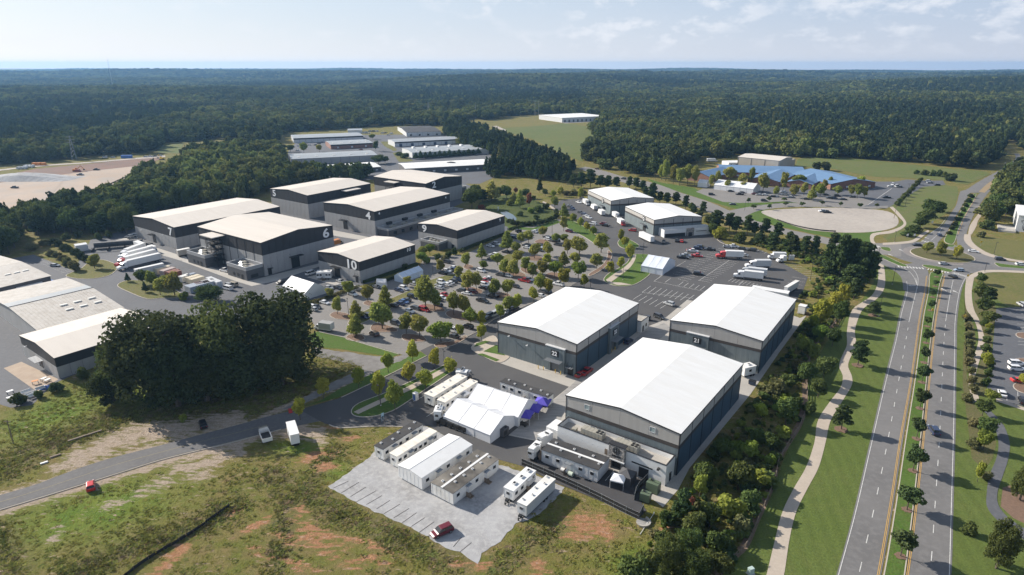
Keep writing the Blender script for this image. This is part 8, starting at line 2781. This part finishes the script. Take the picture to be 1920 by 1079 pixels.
def silt_fence(o, P, step):
 Q = along(P, step)
 b = MB()
 for a, c in zip(Q, Q[1:]):
  n = Vector((-(c - a).y, (c - a).x)).normalized() * .02
  s = Vector((RND.uniform(-.1, .1), RND.uniform(-.1, .1)))
  b.add([(*(a - n), 0), (*(c - n), 0), (*(c + n), 0), (*(a + n), 0), (*(a - n + s), .72), (*(c - n + s), .72), (*(c + n + s), .72), (*(a + n + s), .72)], [(4, 5, 6, 7), (0, 1, 5, 4), (2, 3, 7, 6)])
 b.obj('fabric', mat('black_silt_fabric', (0.022, 0.021, 0.02), .9), o)
 p = MB()
 p.box(-.04, .04, -.04, .04, 0, .95)
 m_ = p.mesh('stake', WOODF)
 for q_ in Q[::2]:
  link('stake', m_, o, (q_.x, q_.y, 0))

path_things('silt_fence', [(225, 1090), (262, 1060), (300, 1036), (335, 1016), (367, 996), (400, 972), (430, 950)], 'low black silt fence running through the rough field', 'fence', silt_fence, 1.5, 3)
path_things('silt_fence', [(1457, 413), (1490, 424), (1530, 432), (1567, 435)], 'low black silt fence along the near edge of the gravel oval', 'fence', silt_fence, 3, 3)

# bollards, generators, court furniture
bo = MB()
bo.cyl((0, 0, 0), (0, 0, 1.15), .11, n=8)
bom = bo.mesh('post', YEL)
bc = MB()
bc.cyl((0, 0, 1.15), (0, 0, 1.22), .10, .03, n=8)
bcm = bc.mesh('cap', YEL)
for i, (x, y, lab) in enumerate(((1009, 692, 'westernmost yellow bollard before the 22 portal'), (1019, 694, 'yellow bollard just west of the 22 roller door'), (1041, 700, 'yellow bollard just east of the 22 roller door'), (1051, 703, 'yellow bollard between the 22 roller door and the side door'), (1080, 709, 'yellow bollard at the corner of the hall signed 22'),
                                 (1147, 661, 'first yellow bollard of the shaded side portal of the hall signed 22'), (1153, 657, 'second yellow bollard of the shaded side portal of the hall signed 22'), (1169, 646, 'last yellow bollard of the shaded side portal of the hall signed 22'))):
 g = G(x, y)
 o = thing('bollard', lab, 'bollard', (g.x, g.y, .07), 0, 'yellow bollards of the hall signed 22')
 link('post', bom, o)
 link('cap', bcm, o)

def genset(label, px, py, az, m, l=3.2, w=1.7, h=2.0, name='generator', group=None, wheels=False, cat='generator'):
 g = G(px, py)
 o = thing(name, label, cat, (g.x, g.y, .09), az, group)
 b = MB()
 z = .45 if wheels else .15
 b.box(-l / 2, l / 2, -w / 2, w / 2, z, h, taper=.04)
 c = b.obj('casing', m, o)
 b = MB()
 for i in range(5):
  b.box(-l / 2 + .2 + i * .28, -l / 2 + .4 + i * .28, -w / 2 - .03, -w / 2, z + .3, h - .4)
 b.obj('louvre', DARK, c)
 b = MB()
 b.box(-l / 2 - .03, l / 2 + .03, -.04, .04, h, h + .06)
 b.box(l * .1, l * .3, -w * .3, -w * .1, h, h + .25)
 b.obj('exhaust', DARK, o)
 b = MB()
 if wheels:
  for x in (-.3, .3):
   for s in (-w / 2 - .1, w / 2 - .1):
    b.cyl((x * l * .4, s, .32), (x * l * .4, s + .2, .32), .32, n=8)
  b.cyl((l / 2, 0, .5), (l / 2 + 1.0, 0, .45), .06, n=5)
  b.obj('trailer_gear', TYRE, o)
 else:
  b.box(-l / 2, l / 2, -w / 2, w / 2, 0, .15)
  b.obj('skid', DARK, o)
 return o

q = cz(960, 780, 6)
genset('larger olive green generator on the slab behind the black fence', *q(1585, 850), AZ_L, GREENB, 2.8, 2.0, 2.4, group='olive green generators behind the court fence')
genset('smaller olive green generator at the outer end of the black fence', *q(1498, 955), AZ_L + .1, GREENB, 2.2, 1.7, 2.0, group='olive green generators behind the court fence')
q = cz(680, 690, 6)
for i, lab in enumerate(('black tow generator at the corner of the white marquee by the trailers', 'black tow generator second from the trailers along the marquee', 'black tow generator third from the trailers along the marquee', 'black tow generator farthest from the trailers along the marquee')):
 x, y = q(915 + i * 73, 640 + i * 27)
 genset(lab, x, y, AZ_L, DARK, 2.2, 1.3, 1.6, wheels=True, group='black tow generators along the marquee')
genset('dark air unit standing by the marquee front', *q(1590, 760), AZ_R, CHAR2, 2.4, 1.6, 2.2, name='air_unit', cat='air unit')
g = G(*q(1810, 650))
o = thing('golf_cart', 'small dark buggy with a cream roof beside the purple canopies', 'buggy', (g.x, g.y, .09), AZ_L)
b = MB()
b.box(-1.2, 1.2, -.6, .6, .3, .65)
b.box(.7, 1.2, -.6, .6, .65, .95)
b.box(-.7, 0, -.55, .55, .65, .85)
b.obj('body', BROWNB, o)
b = MB()
b.box(-1.1, .8, -.65, .65, 1.85, 1.95)
b.obj('roof', mat('cream_plastic', (0.6, .52, .42), .5), o)
b = MB()
for x in (-1.0, .7):
 for y in (-.6, .6):
  b.cyl((x, y, .6), (x, y, 1.86), .03, n=4)
b.obj('roof_frame', DARK, o)
for x in (-.8, .8):
 for y in (-.65, .55):
  b = MB()
  b.cyl((x, y, .25), (x, y + .12, .25), .25, n=8)
  b.obj('wheel', TYRE, o)

q = cz(960, 780, 6)

def popup(label, px, py, az, m, e=1.7, h=2.2, t=3.2, walls=False, name='pop_up_canopy'):
 g = G(px, py)
 o = thing(name, label, 'canopy', (g.x, g.y, .09), az)
 b = MB()
 b.add([(-e, -e, h), (e, -e, h), (e, e, h), (-e, e, h), (0, 0, t)], [(0, 1, 4), (1, 2, 4), (2, 3, 4), (3, 0, 4)])
 b.add([(-e, -e, h - .25), (e, -e, h - .25), (e, e, h - .25), (-e, e, h - .25), (-e, -e, h), (e, -e, h), (e, e, h), (-e, e, h)], [(0, 1, 5, 4), (1, 2, 6, 5), (2, 3, 7, 6), (3, 0, 4, 7)])
 b.obj('canopy_top', m, o)
 if walls:
  b = MB()
  b.add([(-e, -e, 0), (-e, e, 0), (-e, e, h), (-e, -e, h)], [(0, 1, 2, 3)])
  b.add([(-e, -e, 0), (e, -e, 0), (e, -e, h), (-e, -e, h)], [(0, 1, 2, 3)])
  b.obj('side_wall', m, o)
 lg = MB()
 lg.cyl((0, 0, 0), (0, 0, h), .045, n=5)
 lm_ = lg.mesh('leg', LTGREYP)
 for x in (-e + .06, e - .06):
  for y in (-e + .06, e - .06):
   link('leg', lm_, o, (x, y, 0))
 return o

popup('white pop up canopy open in the court before the dark one', *q(1190, 790), AZ_R + .25, FABRIC_W, 1.55, 2.1, 2.9)
popup('dark grey pop up canopy with walls in the court', *q(1285, 740), AZ_R + .05, mat('charcoal_fabric', (0.07, .07, .075), .7), 1.75, 2.2, 3.3, True)
for i, (x, y, lab) in enumerate(((590, 640, 'white propane tank lying by the court cabin'), (660, 680, 'pale green tank by the steps of the court cabin'))):
 g = G(*q(x, y))
 o = thing('storage_tank', lab, 'tank', (g.x, g.y, .1), AZ_L)
 b = MB()
 b.cyl((-.9 if i == 0 else -.55, 0, .55), (.9 if i == 0 else .55, 0, .55), .42 if i == 0 else .55, n=12)
 b.obj('shell', WHITE if i == 0 else mat('pale_green_plastic', (0.5, .56, .47), .5), o)
 b = MB()
 for xx in (-.5, .4):
  b.box(xx, xx + .12, -.35, .35, 0, .3)
 b.obj('saddle', DARK, o)
o = thing('ramp_stair', 'tan sloping ramp stair beside the court cabin end', 'stair', G(*q(330, 500)) + Vector((0, 0, .09)), AZ_R + .9)
b = MB()
b.add([(0, -.6, 0), (0, .6, 0), (3.0, .6, 1.5), (3.0, -.6, 1.5), (0, -.6, .12), (0, .6, .12), (3, .6, 1.62), (3, -.6, 1.62)], [(0, 1, 2, 3), (7, 6, 5, 4), (0, 3, 7, 4), (2, 1, 5, 6), (3, 2, 6, 7), (1, 0, 4, 5)])
b.obj('ramp', WOODF, o)
b = MB()
for y in (-.6, .56):
 for i in range(5):
  b.box(i * .73, i * .73 + .05, y, y + .04, i * .37, i * .37 + 1.1)
 b.add([(0, y, 1.05), (0, y + .04, 1.05), (3, y + .04, 2.55), (3, y, 2.55), (0, y, 1.12), (0, y + .04, 1.12), (3, y + .04, 2.62), (3, y, 2.62)], [(7, 6, 5, 4), (0, 3, 7, 4), (2, 1, 5, 6)])
b.obj('handrail', WOODF, o)
# parking stripes of the court
b = MB()
for i in range(6):
 p = G(*q(1110 + i * 17, 720 - i * 20)).xy
 line_mb(b, [p, p + Vector((math.cos(AZ_R - 1.2), math.sin(AZ_R - 1.2))) * 2.0], .1, Z5 + .03)
line_mb(b, wline([q(1050, 735), q(1150, 615)]), .1, Z5 + .035)
tag(b.obj('parking_lines', LINE_W), kind='structure')
# concrete drain mouth at the end of the court
o = thing('drain_culvert', 'pale concrete drain mouth at the outer corner of the court', 'drain', G(1205, 980))
b = MB()
for i in range(8):
 a0, a1 = math.pi * i / 8 - 2.2, math.pi * (i + 1) / 8 - 2.2
 for r0, r1, z0, z1 in ((1.3, 1.7, 0, .45),):
  P = [(r * math.cos(t), r * math.sin(t)) for r, t in ((r0, a0), (r1, a0), (r1, a1), (r0, a1))]
  b.prism(P, z0, z1)
b.obj('rim', CONC, o)
b = MB()
b.prism([(1.35 * math.cos(i * .5236), 1.35 * math.sin(i * .5236)) for i in range(12)], 0, .12)
b.obj('apron', CONC_D, o)
o = thing('white_pipe', 'slender white pipe lying on the grass below the drain', 'pipe', G(1226, 965))
e_ = G(1200, 1003) - G(1226, 965)
b = MB()
b.cyl((0, 0, .3), (e_.x, e_.y, .1), .06, n=6)
b.obj('pipe', WHITE, o)
b = MB()
b.cyl((0, 0, .05), (0, 0, .55), .12, n=6)
b.obj('pipe_end', WHITE, o)

# white cabinet, portable toilet, signs
g = G(1407, 1076)
o = thing('utility_cabinet', 'pale green utility cabinet on the lawn beside the path', 'cabinet', g, .4)
b = MB()
b.box(-.55, .55, -.4, .4, .1, 1.35, taper=.03)
b.obj('casing', mat('pale_green_paint', (0.42, .52, .48), .5), o)
b = MB()
b.box(-.7, .7, -.55, .55, 0, .1)
b.obj('plinth', CONC, o)
q = cz(680, 690, 6)
g = G(*q(597, 362))
o = thing('portable_toilet', 'white portable cabin toilet on the lawn edge beside the trailers', 'toilet', (g.x, g.y, .1), AZ_R)
b = MB()
b.box(-.6, .6, -.6, .6, 0, 2.2, taper=.02)
b.obj('cabin', LTGREYP, o)
b = MB()
b.add([(-.65, -.65, 2.2), (.65, -.65, 2.2), (.65, .65, 2.2), (-.65, .65, 2.2), (0, 0, 2.5)], [(0, 1, 4), (1, 2, 4), (2, 3, 4), (3, 0, 4)])
b.obj('roof', WHITE, o)
b = MB()
b.box(-.62, -.60, -.35, .35, .1, 1.9)
b.obj('door', BLUEP, o)
q = cz(1340, 440, 6)
for i in range(3):
 g = G(*q(845 + i * 15, 285))
 o = thing('portable_toilet', ('first of three white toilets at the lot edge, nearest the lorries', 'middle of three white toilets at the lot edge', 'last of three white toilets at the lot edge, by the grass')[i], 'toilet', (g.x, g.y, .06), .3, 'white toilets at the lot edge')
 b = MB()
 b.box(-.55, .55, -.55, .55, 0, 2.2, taper=.02)
 b.obj('cabin', WHITE, o)
 b = MB()
 b.box(-.6, .6, -.6, .6, 2.2, 2.32)
 b.obj('roof', LTGREYP, o)
for x, y, lab, dx in ((1746, 592, 'yellow diamond road sign on the grass median', 0), (1807, 604, 'yellow diamond road sign on the eastern verge', 0), (1813, 526, 'yellow warning sign at the south-east crossing', 0), (1838, 462, 'yellow warning sign on the north-east meadow', 0)):
 g = G(x, y)
 o = thing('road_sign', lab, 'road sign', (g.x, g.y, 0), 0, 'yellow road signs round the roundabout')
 b = MB()
 b.cyl((0, 0, 0), (0, 0, 2.7), .04, n=5)
 b.obj('post', GREYM, o)
 b = MB()
 s = .62
 b.add([(0, -.03, 2.3 - s), (s, -.03, 2.3), (0, -.03, 2.3 + s), (-s, -.03, 2.3), (0, .0, 2.3 - s), (s, .0, 2.3), (0, .0, 2.3 + s), (-s, .0, 2.3)], [(0, 1, 2, 3), (7, 6, 5, 4), (0, 4, 5, 1), (1, 5, 6, 2), (2, 6, 7, 3), (3, 7, 4, 0)])
 b.obj('sign_plate', YEL, o)
for x, y, lab in ((1747, 422, 'white sign on the verge of the north leg'), (1714, 446, 'small white sign on the north-west verge'), (1701, 446, 'small white sign west of the north leg'), (1735, 600 - 220, 'white sign on the far meadow slope'), (1884, 309, 'small white sign beside the distant road')):
 g = G(x, y)
 o = thing('road_sign', lab, 'road sign', (g.x, g.y, 0), .2, 'white signs along the north leg')
 b = MB()
 b.cyl((0, 0, 0), (0, 0, 1.5), .05, n=5)
 b.obj('post', GREYM, o)
 b = MB()
 b.box(-.6, .6, -.05, 0, 1.0, 2.2)
 b.obj('sign_plate', WHITE, o)
# sign on blue posts at the bend
q = cz(680, 690, 6)
g = G(*q(228, 600))
o = thing('direction_sign', 'pale blue sign on two leaning posts at the street bend', 'sign', (g.x, g.y, .05), .8)
for x in (-.35, .35):
 b = MB()
 b.cyl((x, 0, 0), (x * .6, 0, 2.4), .05, n=5)
 b.obj('post', mat('pale_blue_paint', (.3, .45, .55), .5), o)
b = MB()
b.box(-.4, .4, -.06, 0, 1.5, 2.4)
b.obj('sign_plate', mat('pale_blue_paint', (.3, .45, .55), .5), o)
# mailbox red, hydrant-like box near the track
g = G(545, 774)
o = thing('utility_box', 'small red box where the gravel track meets the access road', 'box', g, .4)
b = MB()
b.box(-.5, .5, -.4, .4, 0, 1.0, taper=.05)
b.obj('casing', REDP, o)
b = MB()
b.box(-.55, .55, -.45, .45, 1.0, 1.08)
b.obj('lid', REDP, o)

# boom lift by stage 9, dumpsters, clutter in front of the west hall
g = G(972, 436)
o = thing('boom_lift', 'black boom lift with its arm folded up behind the hall numbered 9', 'boom lift', (g.x, g.y, .06), .4)
b = MB()
b.box(-1.6, 1.6, -1.1, 1.1, .5, 1.6)
b.obj('chassis', DARK, o)
for a, c in (((0, 0, 1.6), (-2.2, 0, 6.5)), ((-2.2, 0, 6.5), (-3.4, 0, 8.5))):
 b = MB()
 b.cyl(a, c, .22, .18, 6)
 b.obj('boom', DARK, o)
for x in (-1.1, 1.1):
 for y in (-1.2, .9):
  b = MB()
  b.cyl((x, y, .5), (x, y + .3, .5), .5, n=10)
  b.obj('wheel', TYRE, o)
q = cz(0, 600, 6)
CL = [(120, 835, 'white stacked table tops'), (120, 905, 'white crate pile'), (300, 835, 'white bench row'), (345, 860, 'white bench row'), (380, 875, 'low white bench'), (460, 800, 'grey bench'), (500, 690, 'white chair stack'), (540, 705, 'white set wall'), (400, 720, 'orange cart')]
for i, (x, y, kind) in enumerate(CL):
 g = G(*q(x, y))
 o = thing('set_bench' if 'bench' in kind else 'cart' if 'cart' in kind else 'prop_crate', ('white stacked table tops farthest from the cream roofed hall', 'white crate pile at the corner of the western pad', 'white bench row by the round shrub of the pad', 'second white bench row on the pad', 'low white bench at the grass edge of the pad', 'grey bench beside the blue tarpaulin', 'white chair stack under the slatted canopy wall', 'white set wall leaning at the hall corner', 'orange cart on the stained pad')[i], ('bench' if 'bench' in kind else 'cart' if 'cart' in kind else 'crate'), (g.x, g.y, .06), AZ_R + RND.uniform(-.3, .3), 'furniture stored before the cream roofed hall')
 b = MB()
 l, w, h = (2.4, .9, .8) if 'bench' in kind else (1.6, 1.0, 1.0)
 b.box(-l / 2, l / 2, -w / 2, w / 2, h - .12, h)
 if 'bench' in kind:
  b.box(-l / 2, l / 2, w / 2 - .1, w / 2, h, h + .45)
 b.obj('top', ORANGE if 'cart' in kind else LTGREYP if 'grey' in kind else WHITE, o)
 lg = MB()
 lg.box(-.06, .06, -.06, .06, 0, h - .12)
 lm_ = lg.mesh('leg', GREYM)
 for xx in (-l / 2 + .1, l / 2 - .1):
  for yy in (-w / 2 + .1, w / 2 - .1):
   link('leg', lm_, o, (xx, yy, 0))
g = G(*q(520, 770))
o = thing('tarpaulin_pile', 'crumpled blue tarpaulin over a pile on the western pad', 'tarpaulin', (g.x, g.y, .06), .3)
b = MB()
n = 7
rr2 = random.Random(4)
H_ = [[max(0, .9 * (1 - ((i - 3) / 3) ** 2) * (1 - ((j - 3) / 3) ** 2)) * rr2.uniform(.6, 1.2) for j in range(n)] for i in range(n)]
b.add([((i - 3) * .5, (j - 3) * .35, H_[i][j]) for i in range(n) for j in range(n)], [(i * n + j, (i + 1) * n + j, (i + 1) * n + j + 1, i * n + j + 1) for i in range(n - 1) for j in range(n - 1)])
b.obj('sheet', BLUEP, o)

# slabs and logs in the weeds
for x, y, l, lab in ((160, 818, 7.5, 'pale timber beam lying in the weeds above the access road'), (104, 856, 2.2, 'tan board lying in the weeds by the access road'), (83, 869, 1.5, 'small white board lying near the access road')):
 g = G(x, y)
 o = thing('timber_beam' if l > 3 else 'board', lab, 'timber', (g.x, g.y, .0), .75)
 b = MB()
 b.box(-l / 2, l / 2, -.25, .25, 0, .3)
 b.obj('beam', WOODF if l > 2 else WHITE, o)
 b = MB()
 b.box(-l / 2 + .2, -l / 2 + .5, -.5, .5, -.05, .1)
 b.obj('bearer', WOODF, o)

# fountain of the pond
o = thing('fountain', 'white fountain jet at the edge of the pond', 'fountain', G(934, 396))
b = MB()
for i in range(7):
 a = i * .9
 b.cyl((0, 0, .2), (.5 * math.cos(a), .5 * math.sin(a), 3.4), .12, .02, 5)
b.obj('water_jet', mat('white_water', (.8, .85, .9), .3), o)
b = MB()
b.cyl((0, 0, 0), (0, 0, .25), .6, n=10)
b.obj('nozzle', DARK, o)

# spoil heap and plant on the building site
o = thing('gravel_heap', 'long pale grey gravel heap on the building site', 'heap', G(50, 336))
b = MB()
n = 14
b.add([(x * 6.0, (j - 2) * 7.0, max(0, 5.5 * (1 - (abs(x) / 7) ** 1.5) * (1 - ((j - 2) / 2) ** 2))) for x in range(-7, 8) for j in range(5)], [(i * 5 + j, (i + 1) * 5 + j, (i + 1) * 5 + j + 1, i * 5 + j + 1) for i in range(n) for j in range(4)])
b.obj('heap', GRAVEL, o)

def digger(label, px, py, az, m):
 o = thing('excavator', label, 'excavator', G(px, py), az)
 b = MB()
 for y in (-1.4, .9):
  b.box(-2, 2, y, y + .5, 0, .9)
 b.obj('track', DARK, o)
 b = MB()
 b.box(-2, 1.2, -1.3, 1.3, .95, 2.2)
 b.box(-.2, 1.2, .2, 1.3, 2.2, 3.2)
 b.obj('body', m, o)
 for a, c in (((1.2, 0, 1.6), (4.5, 0, 4.8)), ((4.5, 0, 4.8), (6.6, 0, 2.0))):
  b = MB()
  b.cyl(a, c, .3, .22, 6)
  b.obj('arm', m, o)
 b = MB()
 b.box(6.2, 7.2, -.6, .6, .9, 2.0)
 b.obj('bucket', DARK, o)

digger('orange excavator at the foot of the red bank', 142, 322, .3, ORANGE)
digger('yellow excavator beside the dirt road on the building site', 304, 300, 2.6, YEL)
for i, (x, y, lab) in enumerate(((33, 318, 'grey concrete pipe stack at the west end of the red bank'), (46, 315, 'white concrete pipe stack on the red bank'), (60, 311, 'orange pallet stack above the red bank'))):
 o = thing('pipe_stack' if i < 2 else 'pallet_stack', lab, 'stack', G(x, y), .1)
 for k in range(3):
  b = MB()
  if i < 2:
   b.cyl((k * 3.0, 0, 1.2), (k * 3.0, 4, 1.2), 1.2, n=10)
   b.obj('pipe', LTGREYP if i == 0 else WHITE, o)
  else:
   b.box(k * 4.0, k * 4 + 3.4, 0, 3, 0, 2.6)
   b.obj('pallet', ORANGE, o)
# blue dumpsters
for i, (x, y, m, lab) in enumerate(((238, 297, BLUEP, 'blue skip beside the dirt road of the building site'), (1345, 731, BLUEP, 'dark blue skip'),)):
 if i == 0:
  o = thing('skip', lab, 'skip', G(x, y), .1)
  b = MB()
  b.box(-5, 5, -1.6, 1.6, .2, 2.8)
  b.obj('body', m, o)
  b = MB()
  b.box(-5.1, 5.1, -1.7, 1.7, 2.8, 3.0)
  b.obj('rim', m, o)
g = G(1410, 722)
o = thing('rubbish_skip', 'dark blue wheeled bin on the slab between the halls signed 21 and the nearest hall', 'bin', (g.x, g.y, .07), AZ_L)
b = MB()
b.box(-.9, .9, -.6, .6, .2, 1.3, taper=-.1)
b.obj('body', mat('navy_bin', (.03, .05, .09), .5), o)
b = MB()
b.box(-1.0, 1.0, -.7, .7, 1.31, 1.38)
b.obj('lid', DARK, o)
# hedges along the car park edge
for pts, lab, h, w in (([(578, 572), (600, 566), (625, 557), (650, 548)], 'rough olive hedge between the gabled tent and the car park', 1.4, 2.2), ([(650, 548), (672, 540)], 'short olive hedge at the corner of the hall numbered 10', 1.2, 1.6), ([(862, 473), (900, 458), (950, 440)], 'dark hedge along the wall of the hall numbered 9', 1.5, 2.0), ([(782, 505), (720, 530), (690, 541)], 'dark hedge behind the tiny white tent', 1.0, 1.6),
                       ([(954, 432), (975, 426), (1000, 420)], 'clipped hedge between the service lane and the car park', 1.3, 2.0)):
 P = wline(pts, 4)
 g = P[0]
 Q = along([p - g for p in P], .9)
 lob = [(p.x, p.y, h * .55, w * .55, h * .5) for p in Q]
 v = leaf_cloud(len(lab), 60 * len(Q), .42, lob, .05)
 o = thing('hedge', lab, 'hedge', (g.x, g.y, 0), 0, 'hedges along the halls and car park')
 link('foliage', cloud_mesh('foliage', v, LEAF_O if 'olive' in lab else LEAF_D), o)

# ------------------------------------------------------------------ labels: every tree and car gets the words that find it
MARKS = [('hall 10', 674, 532), ('hall 9', 857, 470), ('the gabled white tent', 570, 555), ('the pale blue tent', 770, 520), ('the tiny white tent', 714, 540), ('hall 22', 1000, 600), ('the clear topped marquee', 1240, 495), ('the lone grey box lorry', 608, 620),
         ('the red pickup in the open aisle', 983, 529), ('the black pickup in the open aisle', 905, 567), ('the brown car in the aisle', 702, 629), ('the pond', 955, 405), ('the joined white marquees', 890, 770), ('the cream dumper lorry', 498, 823), ('hall 21', 1425, 700), ('the nearest hall', 1270, 890), ('the rail fence bend', 1512, 737),
         ('the corner lamp', 1519, 527), ('the roundabout', 1766, 479), ('the court fence corner', 1200, 973), ('the utility cabinet', 1407, 1076), ('the front northern hall', 1250, 440), ('the rear northern hall', 1150, 405), ('the gravel oval', 1560, 412), ('the school marquee', 1380, 350), ('the beige gymnasium', 1440, 315),
         ('the yellow shrubs of the school', 1612, 352), ('the painted building', 1903, 434), ('hall 7', 332, 468), ('the cream roofed hall', 111, 711), ('the yard lorries', 260, 490), ('the container block', 380, 530), ('hall 5', 500, 390), ('the building site', 150, 340), ('the long white roofed warehouse', 840, 318), ('the meadow', 1000, 270),
         ('the industrial street end', 690, 250), ('the brick shed', 655, 283), ('the boulevard sign on the median', 1746, 592), ('the eastern car park cars', 1906, 690), ('the white sedan in the eastern lot', 1878, 741), ('hall 4', 704, 443), ('the mast light', 1697, 387), ('the junction lamp below the school', 1396, 396), ('the red lorry', 1367, 485), ('the white toilets', 1483, 488),
         ('the twin headed lamp', 833, 688), ('the bright red hatchback', 170, 909), ('the industrial dark shed', 790, 250)]
MW = [(n, G(x, y).xy) for n, x, y in MARKS]
ORD = ['nearest to', 'second nearest to', 'third nearest to', 'fourth nearest to', 'fifth nearest to', 'sixth nearest to', 'seventh nearest to', 'eighth nearest to', 'ninth nearest to', 'tenth nearest to', 'eleventh nearest to', 'twelfth nearest to']
TLOOK = {'lot': 'green oval crowned tree', 'lotb': 'green pointed tree', 'bright': 'bright green round tree', 'yellow': 'yellow green tree', 'oak': 'huge dark oak', 'oakg': 'broad dark leafy tree', 'pine': 'dark pine', 'wood': 'dull green leafy tree', 'woodcone': 'dark pointed conifer', 'bush': 'dull green bush', 'bushg': 'bright green bush', 'bushy': 'yellow green bush', 'bushd': 'dark rounded evergreen bush',
         'busho': 'olive brown bush', 'red': 'rust red tree', 'redbush': 'rust red bush', 'median': 'spreading dark green street tree', 'small': 'thin small tree'}
TCAT = {'bush': 'shrub', 'bushg': 'shrub', 'bushy': 'shrub', 'bushd': 'shrub', 'busho': 'shrub', 'redbush': 'shrub'}
SHORT = {'in the tree belt between halls and boulevard': 'in the tree belt', 'on the grass median of the boulevard': 'on the median', 'on the wide lawn west of the boulevard': 'on the lawn', 'in the pine row behind the two northern halls': 'in the pine row', 'by the boulevard north of the roundabout': 'north of the roundabout',
         'beside the entrance of the hall numbered 9': 'by the entrance', 'on the dirt road above the building site': 'on the dirt road', 'between the sheds of the industrial park': 'between the sheds', 'in the dark grove above the access road': 'in the dark grove', 'in the fir row before the long white roofed shed': 'in the longer fir row',
         'in the fir row before the vented shed': 'in the shorter fir row', 'by the tent beside the hall numbered 10': 'by the tent', 'in the clipped ring round the pond': 'in the pond ring', 'on the boulevard just south of the roundabout': 'on the boulevard', 'along the drive below the school': 'along the drive', 'on the meadow beside the school lot': 'on the meadow',
         'along the edge of the school lot': 'along the lot edge', 'by the cream roofed hall near the grove': 'near the grove', 'in the wood by the northern boulevard': 'in the roadside wood', 'in the belt of pines by the meadow': 'in the pine belt', 'at the edge of the western wood': 'in the western wood', 'in the dark wood at the western edge': 'in the edge wood',
         'east of the long white roofed warehouse': 'east of the warehouse', 'in the small car park east of the boulevard': 'in the eastern lot', 'on the road behind the northern halls': 'on the road', 'in the aisle of the main car park': 'in the aisle', 'by the two northern halls': 'by the halls', 'on the meadow behind the school': 'behind the school', 'in front of the school': 'at the school'}
used = set()

def assign(items, cat_of, group_of):
 """items: (object, look, zone, world xy).  A label names look, place and the order of distance from a landmark, towards another one where many stand together."""
 buckets = {}
 for o, look, zone, xy in items:
  ds = sorted(((xy - w).length, n) for n, w in MW)
  buckets.setdefault((look, zone, ds[0][1]), []).append((ds[0][0], o, ds[1][1]))

 def give(o, t):
  w = t.split()
  if len(w) > 16:
   t = t.replace(' the nearer northern hall', ' the front northern hall').replace(' on the median', '').replace('the joined white marquees', 'the marquees').replace('the red pickup in the open aisle', 'the red pickup').replace('the black pickup in the open aisle', 'the black pickup').replace('the white sedan in the eastern lot', 'the eastern white sedan')
   t = t.replace('the yellow shrubs of the school', 'the yellow shrubs').replace('the junction lamp below the school', 'the junction lamp').replace('the boulevard sign on the median', 'the median sign').replace('the long white roofed warehouse', 'the gabled warehouse').replace('the brown car in the aisle', 'the brown car').replace('the three white toilets', 'the white toilets')
  w = t.split()
  t = ' '.join(w[:16])
  used.add(t)
  tag(o, t, cat_of(o), group_of(o))

 for (look, zone, lm), L in buckets.items():
  z = SHORT.get(zone, zone)
  L.sort(key=lambda t: t[0])
  if len(L) == 1:
   give(L[0][1], '%s %s, near %s' % (look, z, lm))
   continue
  if len(L) <= 3:
   for i, (d, o, l2) in enumerate(L):
    give(o, '%s %s, %s %s' % (look, z, ORD[i], lm))
   continue
  sub = {}
  for d, o, l2 in L:
   sub.setdefault(l2, []).append(o)
  for l2, S in sub.items():
   for i, o in enumerate(S):
    x = ' %s' % z if len((look + z + lm + l2).split()) <= 10 else ''
    if len(S) == 1:
     give(o, '%s%s between %s and %s' % (look, x, lm, l2))
    else:
     if i > 7:
      give(o, '%s %s, among the crowded rest by %s' % (look, z, lm))
      continue
     e = ', %s %s towards %s' % (ORD[min(i, 11)].replace(' nearest to', ' closest to') if i else 'closest to', lm, l2)
     t = look + (' ' + z if len((look + ' ' + z + e).split()) <= 16 else '') + e
     give(o, t)

ti = [(r, TLOOK[look], zone, r.location.xy) for r, look, zone, b in TREES]
tz = {r.name: (look, zone) for r, look, zone, b in TREES}
assign(ti, lambda o: TCAT.get(tz[o.name][0], 'tree'), lambda o: ('bushes ' if TCAT.get(tz[o.name][0]) else 'trees ') + tz[o.name][1])
KW = {'saloon': 'saloon car', 'suv': 'sport utility car', 'van': 'van', 'hatchback': 'hatchback', 'pickup': 'pickup truck', 'jeep': 'open off-road car', 'minivan': 'minivan'}
cz_ = {o.name: (zone, kind) for o, c, kind, zone, p in CARS_OUT}
ci = [(o, c + ' ' + KW[kind], zone, o.location.xy) for o, c, kind, zone, p in CARS_OUT]
assign(ci, lambda o: {'van': 'van', 'pickup': 'pickup', 'minivan': 'van'}.get(cz_[o.name][1], 'car'), lambda o: 'cars ' + cz_[o.name][0])

# ------------------------------------------------------------------ air
hz = MB()
hz.box(-9200, 9200, -450, 9700, -1.5, 111)
hm, nt = new_mat('thin_haze')
vol = mk(nt, 'ShaderNodeVolumePrincipled', {'Color': (0.31, 0.60, 1.0, 1), 'Density': 0.000078, 'Anisotropy': 0.25})
mk(nt, 'ShaderNodeOutputMaterial', {1: vol.outputs[0]})
tag(hz.obj('haze', hm), 'thin blue summer haze over the whole landscape', None, None, 'stuff')
